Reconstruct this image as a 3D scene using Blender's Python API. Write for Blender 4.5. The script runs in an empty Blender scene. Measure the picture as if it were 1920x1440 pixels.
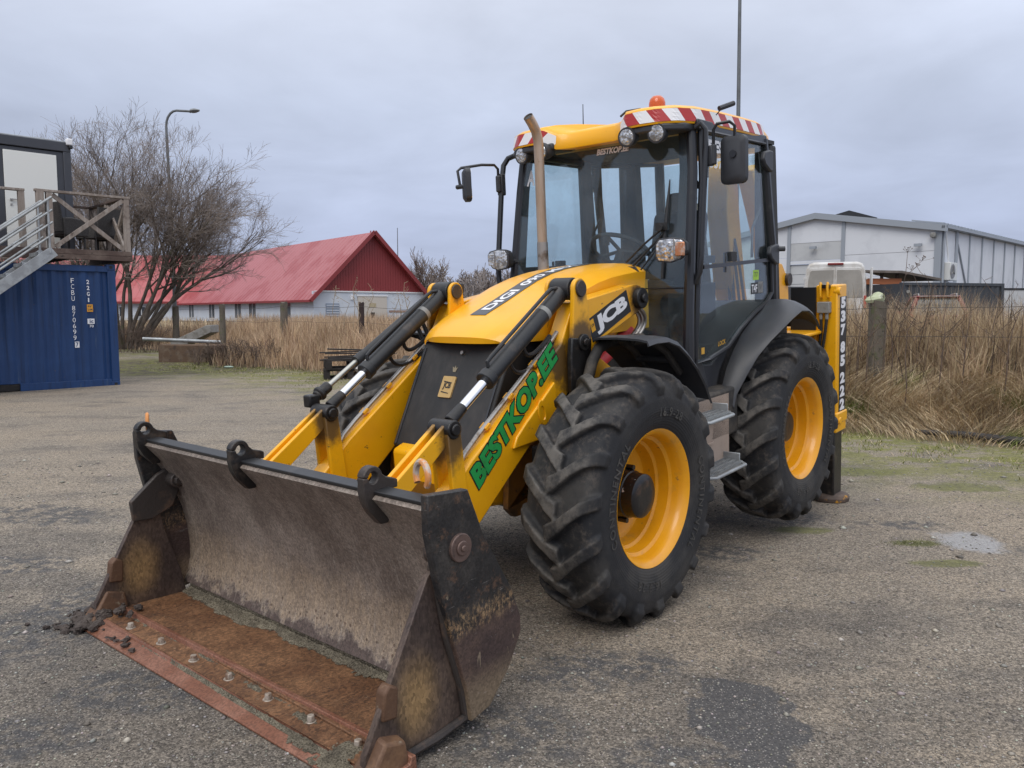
import bpy, bmesh, math, random
import numpy as np
from mathutils import Vector, Matrix

random.seed(7); RNG = np.random.default_rng(7)
S = bpy.context.scene
COL = S.collection
R_ = math.radians

# ------------------------------------------------------------------ camera, sky, sun, exposure
cam_d = bpy.data.cameras.new('camera'); cam = bpy.data.objects.new('camera', cam_d); COL.objects.link(cam)
cam.location = (0, 0, 1.738)
cam.rotation_euler = (R_(90 - 5.139), 0, 0)
cam_d.sensor_width = 36; cam_d.lens = 27.94
cam_d.clip_start = .05; cam_d.clip_end = 3000
S.camera = cam
SUN_EL, SUN_AZ = 48, 205            # a veiled sun behind the photographer
sun_d = bpy.data.lights.new('sun', 'SUN'); sun = bpy.data.objects.new('sun', sun_d); COL.objects.link(sun)
sun_d.energy = 1.4; sun_d.angle = R_(35); sun_d.color = (1, .96, .9)
sun.rotation_euler = (R_(90 - SUN_EL), 0, R_(180 - SUN_AZ))
sun.location = (0, 0, 40)
S.view_settings.view_transform = 'Standard'; S.view_settings.look = 'None'
S.view_settings.exposure = 0; S.view_settings.gamma = 1
S.cycles.use_denoising = True
S.cycles.max_bounces = 8; S.cycles.transparent_max_bounces = 16

def build_world():
    w = bpy.data.worlds.new('World'); S.world = w; w.use_nodes = True
    nt = w.node_tree; n = nt.nodes; l = nt.links; n.clear()
    out = n.new('ShaderNodeOutputWorld'); bg = n.new('ShaderNodeBackground')
    sky = n.new('ShaderNodeTexSky'); sky.sky_type = 'NISHITA'; sky.sun_disc = False
    sky.sun_elevation = R_(SUN_EL); sky.sun_rotation = R_(SUN_AZ)
    tc = n.new('ShaderNodeTexCoord'); sep = n.new('ShaderNodeSeparateXYZ')
    l.new(tc.outputs['Generated'], sep.inputs[0])
    def m(op, a, b=None, clamp=False):
        q = n.new('ShaderNodeMath'); q.operation = op; q.use_clamp = clamp
        for i, v in enumerate((a, b)):
            if v is None: continue
            if isinstance(v, (int, float)): q.inputs[i].default_value = v
            else: l.new(v, q.inputs[i])
        return q.outputs[0]
    zc = m('MAXIMUM', sep.outputs[2], 0.0)
    den = m('ADD', zc, .16)
    comb = n.new('ShaderNodeCombineXYZ')
    l.new(m('DIVIDE', sep.outputs[0], den), comb.inputs[0]); l.new(m('DIVIDE', sep.outputs[1], den), comb.inputs[1])
    def noise(scale, detail, rough, off):
        mp = n.new('ShaderNodeMapping'); mp.inputs['Location'].default_value = (off, off * .7, 0)
        l.new(comb.outputs[0], mp.inputs[0])
        t = n.new('ShaderNodeTexNoise'); t.inputs['Scale'].default_value = scale; t.inputs['Detail'].default_value = detail
        t.inputs['Roughness'].default_value = rough; t.inputs['Distortion'].default_value = .4
        l.new(mp.outputs[0], t.inputs['Vector']); return t.outputs[0]
    n1 = noise(.55, 5, .5, 3.1); n2 = noise(1.7, 7, .55, 9.2)
    # overcast: darker at the horizon, brighter to the zenith
    ramp = n.new('ShaderNodeValToRGB'); e = ramp.color_ramp.elements
    e[0].position = 0; e[0].color = (.385, .435, .60, 1)
    e[1].position = 1; e[1].color = (1.62, 1.66, 1.74, 1)
    for p, c in ((.10, (.425, .48, .645, 1)), (.24, (.545, .605, .755, 1)), (.42, (.70, .745, .86, 1)), (.60, (.95, 1.0, 1.10, 1))):
        k = e.new(p); k.color = c
    l.new(zc, ramp.inputs[0])
    cl = m('ADD', m('MULTIPLY', m('SUBTRACT', n1, .5), .85), m('MULTIPLY', m('SUBTRACT', n2, .5), .46))
    fac = m('ADD', m('ADD', cl, 1.09), m('MULTIPLY', sep.outputs[0], .14))
    mul = n.new('ShaderNodeMix'); mul.data_type = 'RGBA'; mul.blend_type = 'MULTIPLY'; mul.inputs[0].default_value = 1
    l.new(ramp.outputs[0], mul.inputs[6]); l.new(fac, mul.inputs[7])
    sk = n.new('ShaderNodeMix'); sk.data_type = 'RGBA'; sk.blend_type = 'MULTIPLY'; sk.inputs[0].default_value = 1
    l.new(sky.outputs[0], sk.inputs[6]); sk.inputs[7].default_value = (.1, .1, .1, 1)
    mx = n.new('ShaderNodeMix'); mx.data_type = 'RGBA'; mx.inputs[0].default_value = .94
    l.new(sk.outputs[2], mx.inputs[6]); l.new(mul.outputs[2], mx.inputs[7])
    l.new(mx.outputs[2], bg.inputs[0]); bg.inputs[1].default_value = 1.0
    l.new(bg.outputs[0], out.inputs[0])
build_world()

# ------------------------------------------------------------------ materials
class NT:
    """small helper around a material's node tree"""
    def __init__(s, name):
        s.m = bpy.data.materials.new(name); s.m.use_nodes = True
        s.t = s.m.node_tree; s.n = s.t.nodes; s.l = s.t.links
        s.b = s.n['Principled BSDF']; s.out = s.n['Material Output']
        s.tc = s.n.new('ShaderNodeTexCoord').outputs['Object']
    def put(s, sock, v):
        if isinstance(v, (int, float)): sock.default_value = v
        elif isinstance(v, tuple): sock.default_value = v if len(v) == 4 or sock.type == 'VECTOR' else (*v, 1)
        else: s.l.new(v, sock)
    def math(s, op, a, b=0, clamp=False):
        q = s.n.new('ShaderNodeMath'); q.operation = op; q.use_clamp = clamp
        s.put(q.inputs[0], a); s.put(q.inputs[1], b); return q.outputs[0]
    def vec(s, scale=(1, 1, 1), loc=(0, 0, 0), rot=(0, 0, 0)):
        q = s.n.new('ShaderNodeMapping'); q.inputs['Scale'].default_value = scale
        q.inputs['Location'].default_value = loc; q.inputs['Rotation'].default_value = rot
        s.l.new(s.tc, q.inputs[0]); return q.outputs[0]
    def noise(s, scale, detail=6, rough=.6, stretch=None, rot=(0, 0, 0), loc=(0, 0, 0), dist=0, vec=None):
        q = s.n.new('ShaderNodeTexNoise'); q.inputs['Scale'].default_value = scale; q.inputs['Detail'].default_value = detail
        q.inputs['Roughness'].default_value = rough; q.inputs['Distortion'].default_value = dist
        s.l.new(vec if vec is not None else (s.vec(stretch or (1, 1, 1), loc, rot)), q.inputs['Vector']); return q.outputs[0]
    def voro(s, scale, out='Distance', feature='F1', rnd=1, vec=None):
        q = s.n.new('ShaderNodeTexVoronoi'); q.feature = feature; q.inputs['Scale'].default_value = scale
        q.inputs['Randomness'].default_value = rnd
        s.l.new(vec if vec is not None else s.tc, q.inputs['Vector']); return q.outputs[out]
    def step(s, v, lo, hi):
        q = s.n.new('ShaderNodeMapRange'); q.interpolation_type = 'SMOOTHSTEP'
        s.put(q.inputs[0], v); q.inputs[1].default_value = lo; q.inputs[2].default_value = hi
        q.inputs[3].default_value = 0; q.inputs[4].default_value = 1; return q.outputs[0]
    def mix(s, f, a, b, mode='MIX'):
        q = s.n.new('ShaderNodeMix'); q.data_type = 'RGBA'; q.blend_type = mode
        s.put(q.inputs[0], f); s.put(q.inputs[6], a); s.put(q.inputs[7], b); return q.outputs[2]
    def xyz(s):
        q = s.n.new('ShaderNodeSeparateXYZ'); s.l.new(s.tc, q.inputs[0]); return q.outputs
    def attr(s, name, fac=False):
        q = s.n.new('ShaderNodeAttribute'); q.attribute_name = name; return q.outputs['Fac' if fac else 'Color']
    def bump(s, h, strength=.3, dist=.01):
        q = s.n.new('ShaderNodeBump'); q.inputs['Strength'].default_value = strength; q.inputs['Distance'].default_value = dist
        s.put(q.inputs['Height'], h)
        if s.b.inputs['Normal'].is_linked: s.l.new(s.b.inputs['Normal'].links[0].from_socket, q.inputs['Normal'])
        s.l.new(q.outputs[0], s.b.inputs['Normal'])
    def set(s, **k):
        names = dict(base='Base Color', rough='Roughness', metal='Metallic', spec='Specular IOR Level', coat='Coat Weight',
                     coatr='Coat Roughness', trans='Transmission Weight', ior='IOR', sheen='Sheen Weight')
        for a, v in k.items(): s.put(s.b.inputs[names[a]], v)
        return s

def mat(name, base, rough=.5, metal=0, spec=.5, layers=(), bump=0, bscale=40, coat=0, rvar=0):
    """layers: (colour, noise scale, low, high[, stretch]) mixed one over the other"""
    t = NT(name); c = (*base, 1)
    col = None
    for i, L in enumerate(layers):
        f = t.step(t.noise(L[1], 8, .65, L[4] if len(L) > 4 else None, loc=(i * 3.7, i * 1.3, i * 2.1)), L[2], L[3])
        col = t.mix(f, col if col is not None else c, (*L[0], 1))
    t.set(base=col if col is not None else c, rough=rough, metal=metal, spec=spec)
    if coat: t.set(coat=coat, coatr=.12)
    if rvar: t.set(rough=t.math('ADD', t.math('MULTIPLY', t.math('SUBTRACT', t.noise(9, 5), .5), rvar * 2), rough, True))
    if bump: t.bump(t.noise(bscale, 5, .6), bump)
    return t.m

YEL = (.88, .425, .006)
M = {}
M['yellow'] = mat('yellow_paint', YEL, .36, layers=[((.80, .36, .006), 2.2, .45, .75), ((.30, .16, .04), 6, .60, .80), ((.10, .055, .025), 26, .64, .70), ((.45, .27, .09), 55, .60, .74)], coat=.25, rvar=.1)
def greased(name, spots):
    # yellow paint with black grease spread about the pins (x, z, radius) and dribbling below them
    t = NT(name); x, y, z = t.xyz(); n = t.noise(9, 8, .7)
    c = t.mix(t.step(t.noise(2.2, 6, .6), .45, .75), (*YEL, 1), (.80, .36, .006, 1))
    c = t.mix(t.step(t.noise(5, 8, .7, (1, 1, .5), loc=(3, 3, 3)), .60, .82), c, (.34, .18, .045, 1))
    c = t.mix(t.step(t.noise(26, 7, .7, loc=(1, 8, 2)), .64, .69), c, (.10, .055, .025, 1))
    g = None
    for (a, b, r) in spots:
        dx = t.math('SUBTRACT', x, a); dz = t.math('SUBTRACT', z, b); dz = t.math('MULTIPLY', dz, t.math('SUBTRACT', 1, t.math('MULTIPLY', t.math('LESS_THAN', dz, 0), .45)))
        d = t.math('SQRT', t.math('ADD', t.math('MULTIPLY', dx, dx), t.math('MULTIPLY', dz, dz)))
        k = t.step(t.math('ADD', d, t.math('MULTIPLY', t.math('SUBTRACT', n, .5), r * 1.6)), r * 1.35, r * .55)
        g = k if g is None else t.math('MAXIMUM', g, k)
    c = t.mix(t.math('MULTIPLY', g, .88), c, (.030, .022, .018, 1))
    t.set(base=c, rough=t.math('ADD', .34, t.math('MULTIPLY', g, .2)), coat=.2, coatr=.15); return t.m
M['yellow_arm'] = greased('greased_arm_paint', [(2.20, 1.40, .17), (1.49, 1.785, .10), (2.36, 1.50, .10), (3.20, .72, .08), (3.45, .5, .10)])
M['yellow_link'] = greased('greased_link_paint', [(3.25, 1.21, .095), (3.68, .93, .07), (3.18, .70, .07)])
M['yellow_tower'] = greased('greased_tower_paint', [(2.205, 1.885, .045), (2.20, 1.58, .13)])
M['yellow_clean'] = mat('yellow_bonnet_paint', (.92, .44, .006), .36, layers=[((.86, .40, .008), 1.6, .42, .72), ((.62, .36, .09), 9, .58, .82, (1, 1, .4)), ((.40, .21, .03), 34, .68, .76)], coat=.18, rvar=.06)
M['yellow_dirty'] = mat('yellow_paint_stained', (.80, .37, .008), .5, layers=[((.34, .17, .04), 3.6, .52, .74), ((.05, .035, .025), 10, .62, .74)], rvar=.1)
M['yellow_brown'] = mat('rust_stained_paint', (.30, .13, .02), .65, layers=[((.10, .06, .035), 4, .42, .66), ((.045, .035, .03), 12, .55, .72)])
M['black'] = mat('black_steel', (.018, .019, .021), .45, layers=[((.075, .06, .05), 6, .55, .78)], bump=.05, bscale=60, rvar=.1)
M['black_grease'] = mat('greasy_black_steel', (.012, .011, .011), .38, layers=[((.06, .045, .035), 11, .52, .72)], bump=.25, bscale=55)
M['plastic'] = mat('black_moulded_plastic', (.036, .038, .045), .48, layers=[((.055, .054, .055), 3, .45, .75), ((.10, .095, .09), 14, .66, .8)], bump=.04, bscale=300, rvar=.06)
M['plastic_dirty'] = mat('muddy_black_plastic', (.028, .026, .025), .75, layers=[((.085, .07, .055), 5, .48, .7)], bump=.3, bscale=40)
M['pillar'] = mat('black_cab_paint', (.016, .017, .021), .33, layers=[((.045, .043, .042), 8, .58, .8)], coat=.2)
M['chrome'] = mat('chrome_rod', (.82, .82, .83), .12, 1)
M['steel'] = mat('bare_steel', (.42, .40, .38), .42, .9, layers=[((.16, .11, .07), 8, .5, .7)])
M['galv'] = mat('galvanised_steel', (.40, .42, .43), .5, .55, layers=[((.30, .31, .32), 5, .42, .6), ((.22, .21, .2), 14, .62, .76)])
M['exhaust'] = mat('heat_stained_steel', (.50, .39, .30), .42, .55, layers=[((.40, .28, .19), 3, .42, .66, (6, 6, .7)), ((.20, .12, .075), 9, .60, .74)])
M['white'] = mat('white_sticker', (.80, .80, .82), .4)
M['whitepaint'] = mat('white_paint', (.74, .75, .77), .45, layers=[((.62, .63, .65), 1.2, .5, .8)])
M['redstk'] = mat('red_reflective_sticker', (.42, .028, .028), .35)
M['greenstk'] = mat('green_sticker', (.022, .33, .075), .4, layers=[((.03, .22, .055), 6, .5, .7)])
M['blackstk'] = mat('black_sticker', (.016, .017, .02), .4)
M['greystk'] = mat('dark_grey_sticker', (.06, .062, .07), .4)
M['redcyl'] = mat('red_safety_strut', (.62, .045, .05), .45, layers=[((.42, .04, .035), 6, .5, .72)])
M['orange'] = mat('orange_lifting_paint', (.62, .25, .07), .6, layers=[((.50, .42, .36), 16, .44, .60), ((.1, .06, .04), 8, .6, .75)])
M['amber'] = NT('amber_lens').set(base=(.75, .13, .01), rough=.22, trans=.35, coat=.3).m
M['beige'] = mat('muddy_beige_panel', (.40, .31, .25), .7, layers=[((.30, .23, .18), 4, .45, .7), ((.05, .04, .035), 7, .62, .72)])
M['seat'] = mat('grey_seat_fabric', (.035, .036, .04), .9, bump=.2, bscale=180)
M['interior'] = mat('cab_interior_plastic', (.03, .031, .034), .7, layers=[((.05, .048, .046), 7, .5, .75)])
M['hose'] = mat('rubber_hose', (.014, .014, .015), .5, layers=[((.10, .06, .035), 8, .58, .76)])
M['mirror'] = mat('mirror_glass', (.85, .87, .9), .03, 1)
M['lime'] = mat('lime_sticker', (.36, .60, .05), .5)
M['litebox'] = mat('light_grey_box', (.24, .24, .23), .6, layers=[((.14, .12, .1), 9, .5, .7)])

def glass_mat(name, tint, dirt, gloss=1.0):
    t = NT(name); t.n.remove(t.b)
    tr = t.n.new('ShaderNodeBsdfTransparent'); tr.inputs[0].default_value = (*tint, 1)
    gl = t.n.new('ShaderNodeBsdfGlossy'); gl.inputs['Roughness'].default_value = .015; gl.inputs[0].default_value = (.95, .98, 1, 1)
    df = t.n.new('ShaderNodeBsdfDiffuse'); df.inputs[0].default_value = (.30, .31, .32, 1)
    fr = t.n.new('ShaderNodeFresnel'); geo = t.n.new('ShaderNodeNewGeometry'); t.put(fr.inputs[0], t.math('SUBTRACT', 1.5, t.math('MULTIPLY', geo.outputs['Backfacing'], 1.5 - 1 / 1.5)))
    m1 = t.n.new('ShaderNodeMixShader'); t.put(m1.inputs[0], t.math('MULTIPLY', fr.outputs[0], gloss))
    t.l.new(tr.outputs[0], m1.inputs[1]); t.l.new(gl.outputs[0], m1.inputs[2])
    m2 = t.n.new('ShaderNodeMixShader')
    t.put(m2.inputs[0], t.math('MULTIPLY', t.step(t.noise(2.5, 8, .7), .3, .75), dirt))
    t.l.new(m1.outputs[0], m2.inputs[1]); t.l.new(df.outputs[0], m2.inputs[2]); t.l.new(m2.outputs[0], t.out.inputs[0])
    return t.m
M['windscreen'] = glass_mat('windscreen_glass', (.86, .93, .95), .11)
M['cabglass'] = glass_mat('tinted_cab_glass', (.87, .92, .92), .04)
M['clearglass'] = glass_mat('clear_glass', (.9, .93, .93), .05)

def lamp_lens():
    # clear cover over a faceted reflector
    t = NT('lamp_lens'); v = t.voro(26); n = t.noise(22, 3)
    t.set(base=t.mix(t.step(n, .42, .58), (.80, .80, .80, 1), (.36, .36, .37, 1)), rough=.16, metal=.75, coat=.7)
    t.bump(t.voro(44), .5, .01); t.bump(t.noise(90, 2), .2); return t.m
M['lens'] = lamp_lens()

def rubber():
    t = NT('tyre_rubber'); x, y, z = t.xyz()
    rad = t.math('SQRT', t.math('ADD', t.math('MULTIPLY', x, x), t.math('MULTIPLY', z, z)))
    base = t.mix(t.step(t.noise(3.2, 8, .65), .40, .68), (.017, .0175, .020, 1), (.046, .043, .040, 1))
    wornm = t.math('MULTIPLY', t.step(rad, .690, .722), t.step(t.noise(9, 7, .7), .34, .62))
    base = t.mix(t.math('MULTIPLY', wornm, .9), base, (.125, .113, .10, 1))
    base = t.mix(t.math('MULTIPLY', t.step(t.noise(26, 6, .7, loc=(4, 4, 4)), .66, .76), .55), base, (.20, .18, .155, 1))
    caked = t.math('MULTIPLY', t.math('MULTIPLY', t.step(rad, .60, .65), t.step(rad, .700, .685)), t.step(t.noise(7, 8, .75, loc=(9, 1, 4)), .50, .64))
    base = t.mix(t.math('MULTIPLY', caked, .55), base, (.115, .095, .078, 1))
    t.set(base=base, rough=t.math('ADD', .62, t.math('MULTIPLY', t.noise(5, 4), .25)), spec=.4)
    ring = t.math('SINE', t.math('MULTIPLY', rad, 420))
    side = t.math('MULTIPLY', t.math('MULTIPLY', ring, t.math('SUBTRACT', 1, t.step(rad, .50, .53))), .22)
    t.bump(t.math('ADD', side, t.noise(70, 6, .7)), .38, .006); return t.m
M['rubber'] = rubber()

def speckle(t, c, scale, lo, hi, stretch=(1, 1, 1)):
    # each small grain gets a tone of its own
    sp = t.n.new('ShaderNodeSeparateColor'); t.l.new(t.voro(scale, 'Color', vec=t.vec(stretch)), sp.inputs[0])
    k = t.math('ADD', lo, t.math('MULTIPLY', sp.outputs[0], hi - lo)); cb = t.n.new('ShaderNodeCombineColor')
    for i in range(3): t.l.new(k, cb.inputs[i])
    return t.mix(1.0, c, cb.outputs[0], 'MULTIPLY')
def bucket_mats():
    # mouldboard: rubbed steel, tan and pitted towards the lip, darker at the top
    t = NT('worn_mouldboard_steel'); x, y, z = t.xyz()
    st = t.noise(7, 9, .7, (.35, 1, .12), rot=(.45, 0, 0)); big = t.noise(2.6, 7, .6)
    c = t.mix(t.step(big, .36, .68), (.160, .128, .108, 1), (.275, .226, .190, 1))
    c = t.mix(t.math('MULTIPLY', t.step(st, .44, .68), .6), c, (.30, .255, .215, 1))
    zz = t.math('ADD', z, t.math('MULTIPLY', t.math('SUBTRACT', t.noise(9, 8, .7), .5), .34))
    tan = t.math('MULTIPLY', t.step(zz, .66, .40), t.step(zz, .245, .30))
    grain = t.step(t.noise(34, 8, .8, (.5, 1, .35)), .40, .62)
    c = t.mix(t.math('MULTIPLY', t.math('MULTIPLY', tan, t.math('ADD', .45, t.math('MULTIPLY', grain, .5))), 1.0), c, (.36, .275, .195, 1))
    c = t.mix(t.math('MULTIPLY', t.step(t.noise(75, 6, .8), .56, .68), .5), c, (.075, .058, .05, 1))
    pit = t.math('MULTIPLY', t.step(t.voro(26), .26, .12), t.math('MULTIPLY', t.step(zz, .42, .33), t.step(zz, .2, .25)))
    c = t.mix(t.math('MULTIPLY', pit, .8), c, (.10, .065, .05, 1))
    c = t.mix(t.math('MULTIPLY', t.step(zz, .275, .235), .85), c, (.095, .068, .06, 1))
    c = t.mix(t.step(t.noise(16, 7, .7, loc=(2, 9, 4)), .66, .78), c, (.05, .04, .036, 1))
    scr = t.step(t.noise(60, 4, .6, (.3, 1, .10), rot=(.55, 0, 0)), .58, .68)
    c = t.mix(t.math('MULTIPLY', scr, .45), c, (.33, .29, .25, 1))
    c = speckle(t, speckle(t, c, 95, .76, 1.28, (1, 1, .75)), 210, .82, 1.2)
    t.set(base=c, rough=t.math('ADD', .42, t.math('MULTIPLY', big, .3)), metal=.30)
    t.bump(t.math('ADD', t.math('ADD', st, t.noise(90, 6, .8)), t.math('MULTIPLY', pit, -1.0)), .38, .006); M['mould'] = t.m
    # side plates: purple brown with a tan rub
    t = NT('rusty_side_plate'); x, y, z = t.xyz(); n = t.noise(3.4, 8, .65)
    c = t.mix(t.step(n, .38, .66), (.060, .042, .037, 1), (.125, .088, .068, 1))
    ex = t.math('DIVIDE', t.math('SUBTRACT', x, 4.10), .15); ez = t.math('DIVIDE', t.math('SUBTRACT', z, .385), .21)
    el = t.math('ADD', t.math('SQRT', t.math('ADD', t.math('MULTIPLY', ex, ex), t.math('MULTIPLY', ez, ez))), t.math('MULTIPLY', t.math('SUBTRACT', t.noise(5, 7, .7), .5), .9))
    c = t.mix(t.math('MULTIPLY', t.step(el, 1.05, .15), .8), c, (.40, .255, .115, 1))
    c = t.mix(t.math('MULTIPLY', t.step(t.noise(40, 7, .8, (1, 1, .5)), .52, .66), .35), c, (.05, .036, .03, 1))
    c = t.mix(t.step(t.noise(24, 6, .7), .64, .74), c, (.032, .026, .024, 1))
    c = speckle(t, c, 110, .70, 1.30, (1, 1, .5)); t.set(base=c, rough=.52, metal=.3); t.bump(t.noise(50, 6, .7), .22, .005); M['cheek'] = t.m
    # outer plate: black paint above, bare rust below, straw and scratches between
    t = NT('scraped_black_plate'); x, y, z = t.xyz()
    zz = t.math('ADD', z, t.math('MULTIPLY', t.math('SUBTRACT', t.noise(6, 9, .7), .5), .16))
    low = t.step(zz, .60, .54)
    c = t.mix(t.step(t.noise(5, 8, .7), .42, .7), (.020, .020, .022, 1), (.060, .054, .050, 1))
    c = t.mix(t.math('MULTIPLY', t.step(t.noise(12, 8, .75, loc=(5, 2, 8)), .54, .66), .8), c, (.13, .075, .048, 1))
    rb = t.mix(t.step(t.noise(3, 7, .6, loc=(3, 3, 1)), .38, .66), (.062, .040, .036, 1), (.135, .085, .062, 1))
    rb = t.mix(t.math('MULTIPLY', t.step(z, .42, .26), .55), rb, (.30, .225, .14, 1))
    c = t.mix(low, c, rb)
    band = t.math('MULTIPLY', t.step(zz, .53, .60), t.step(zz, .70, .60))
    c = t.mix(t.math('MULTIPLY', t.math('MULTIPLY', band, t.step(t.noise(48, 9, .85, (1, 1, .6)), .46, .60)), .85), c, t.mix(t.noise(20, 4), (.56, .40, .22, 1), (.28, .14, .07, 1)))
    scrt = t.step(t.noise(26, 6, .7, (.25, 1, 2.2), rot=(0, .5, 0), dist=.8), .64, .68)
    c = t.mix(t.math('MULTIPLY', scrt, .45), c, (.34, .32, .30, 1))
    fib = t.step(t.noise(30, 4, .6, (1, 1, .12), rot=(0, .9, 0), dist=1.5), .66, .70)
    c = t.mix(t.math('MULTIPLY', t.math('MULTIPLY', fib, t.step(zz, .85, .7)), .5), c, (.42, .33, .22, 1))
    c = speckle(t, c, 120, .72, 1.28); t.set(base=c, rough=t.math('ADD', .35, t.math('MULTIPLY', low, .25)), metal=.15)
    t.bump(t.noise(45, 7, .7), .18, .005); M['outerplate'] = t.m
    # floor: orange rust with pale dry sand
    t = NT('rusty_bucket_floor'); n = t.noise(3.2, 8, .65)
    c = t.mix(t.step(n, .36, .66), (.130, .060, .028, 1), (.225, .115, .056, 1))
    c = t.mix(t.step(t.noise(7, 8, .7, loc=(8, 1, 1)), .52, .68), c, (.085, .042, .024, 1))
    c = t.mix(t.math('MULTIPLY', t.step(t.noise(36, 8, .8, loc=(1, 7, 3)), .58, .70), t.math('ADD', .25, t.math('MULTIPLY', t.step(t.noise(2.2, 5, .6, loc=(6, 6, 0)), .40, .60), .65))), c, (.36, .28, .19, 1))
    c = t.mix(t.math('MULTIPLY', t.step(t.noise(90, 6, .8, loc=(3, 3, 3)), .54, .66), .45), c, (.065, .035, .02, 1))
    sc = t.step(t.noise(46, 6, .7, (.12, 1, 1)), .56, .68)
    c = t.mix(t.math('MULTIPLY', sc, .5), c, (.30, .16, .085, 1))
    sc2 = t.step(t.noise(60, 6, .7, (.10, 1, 1), loc=(5, 5, 5)), .56, .66)
    c = t.mix(t.math('MULTIPLY', sc2, .5), c, (.06, .03, .018, 1))
    c = speckle(t, speckle(t, c, 80, .62, 1.40), 200, .75, 1.25); t.set(base=c, rough=.62, metal=.1); t.bump(t.noise(60, 7, .75), .45, .006); M['bfloor'] = t.m
    t = NT('bare_rust_edge'); n = t.noise(4, 8, .65)
    c = t.mix(t.step(n, .4, .66), (.20, .082, .048, 1), (.28, .135, .09, 1))
    c = t.mix(t.step(t.noise(26, 7, .7), .60, .72), c, (.12, .06, .038, 1))
    c = speckle(t, c, 130, .72, 1.28); t.set(base=c, rough=.5, metal=.25); t.bump(t.noise(60, 6, .7), .2, .004); M['edge'] = t.m
bucket_mats()
def sand_mat():
    t = NT('dried_grey_sand'); n = t.noise(9, 8, .7); sp = t.n.new('ShaderNodeSeparateColor'); t.l.new(t.voro(190, 'Color'), sp.inputs[0])
    c = t.mix(t.step(n, .36, .66), (.235, .205, .150, 1), (.140, .120, .090, 1))
    k = t.math('ADD', .45, t.math('MULTIPLY', sp.outputs[0], 1.05)); cb = t.n.new('ShaderNodeCombineColor')
    for i in range(3): t.l.new(k, cb.inputs[i])
    c = t.mix(1.0, c, cb.outputs[0], 'MULTIPLY'); t.set(base=c, rough=.95, spec=.2); t.bump(t.noise(130, 6, .8), 1.0, .012); return t.m
M['sand'] = sand_mat()
M['mud'] = mat('dark_clay_mud', (.060, .046, .040), .85, layers=[((.11, .088, .075), 9, .5, .7)], bump=.8, bscale=60)
M['weld'] = mat('rusted_lug_steel', (.055, .046, .042), .5, .3, layers=[((.14, .09, .065), 9, .5, .7), ((.018, .017, .018), 5, .55, .68)], bump=.3, bscale=60)

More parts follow.
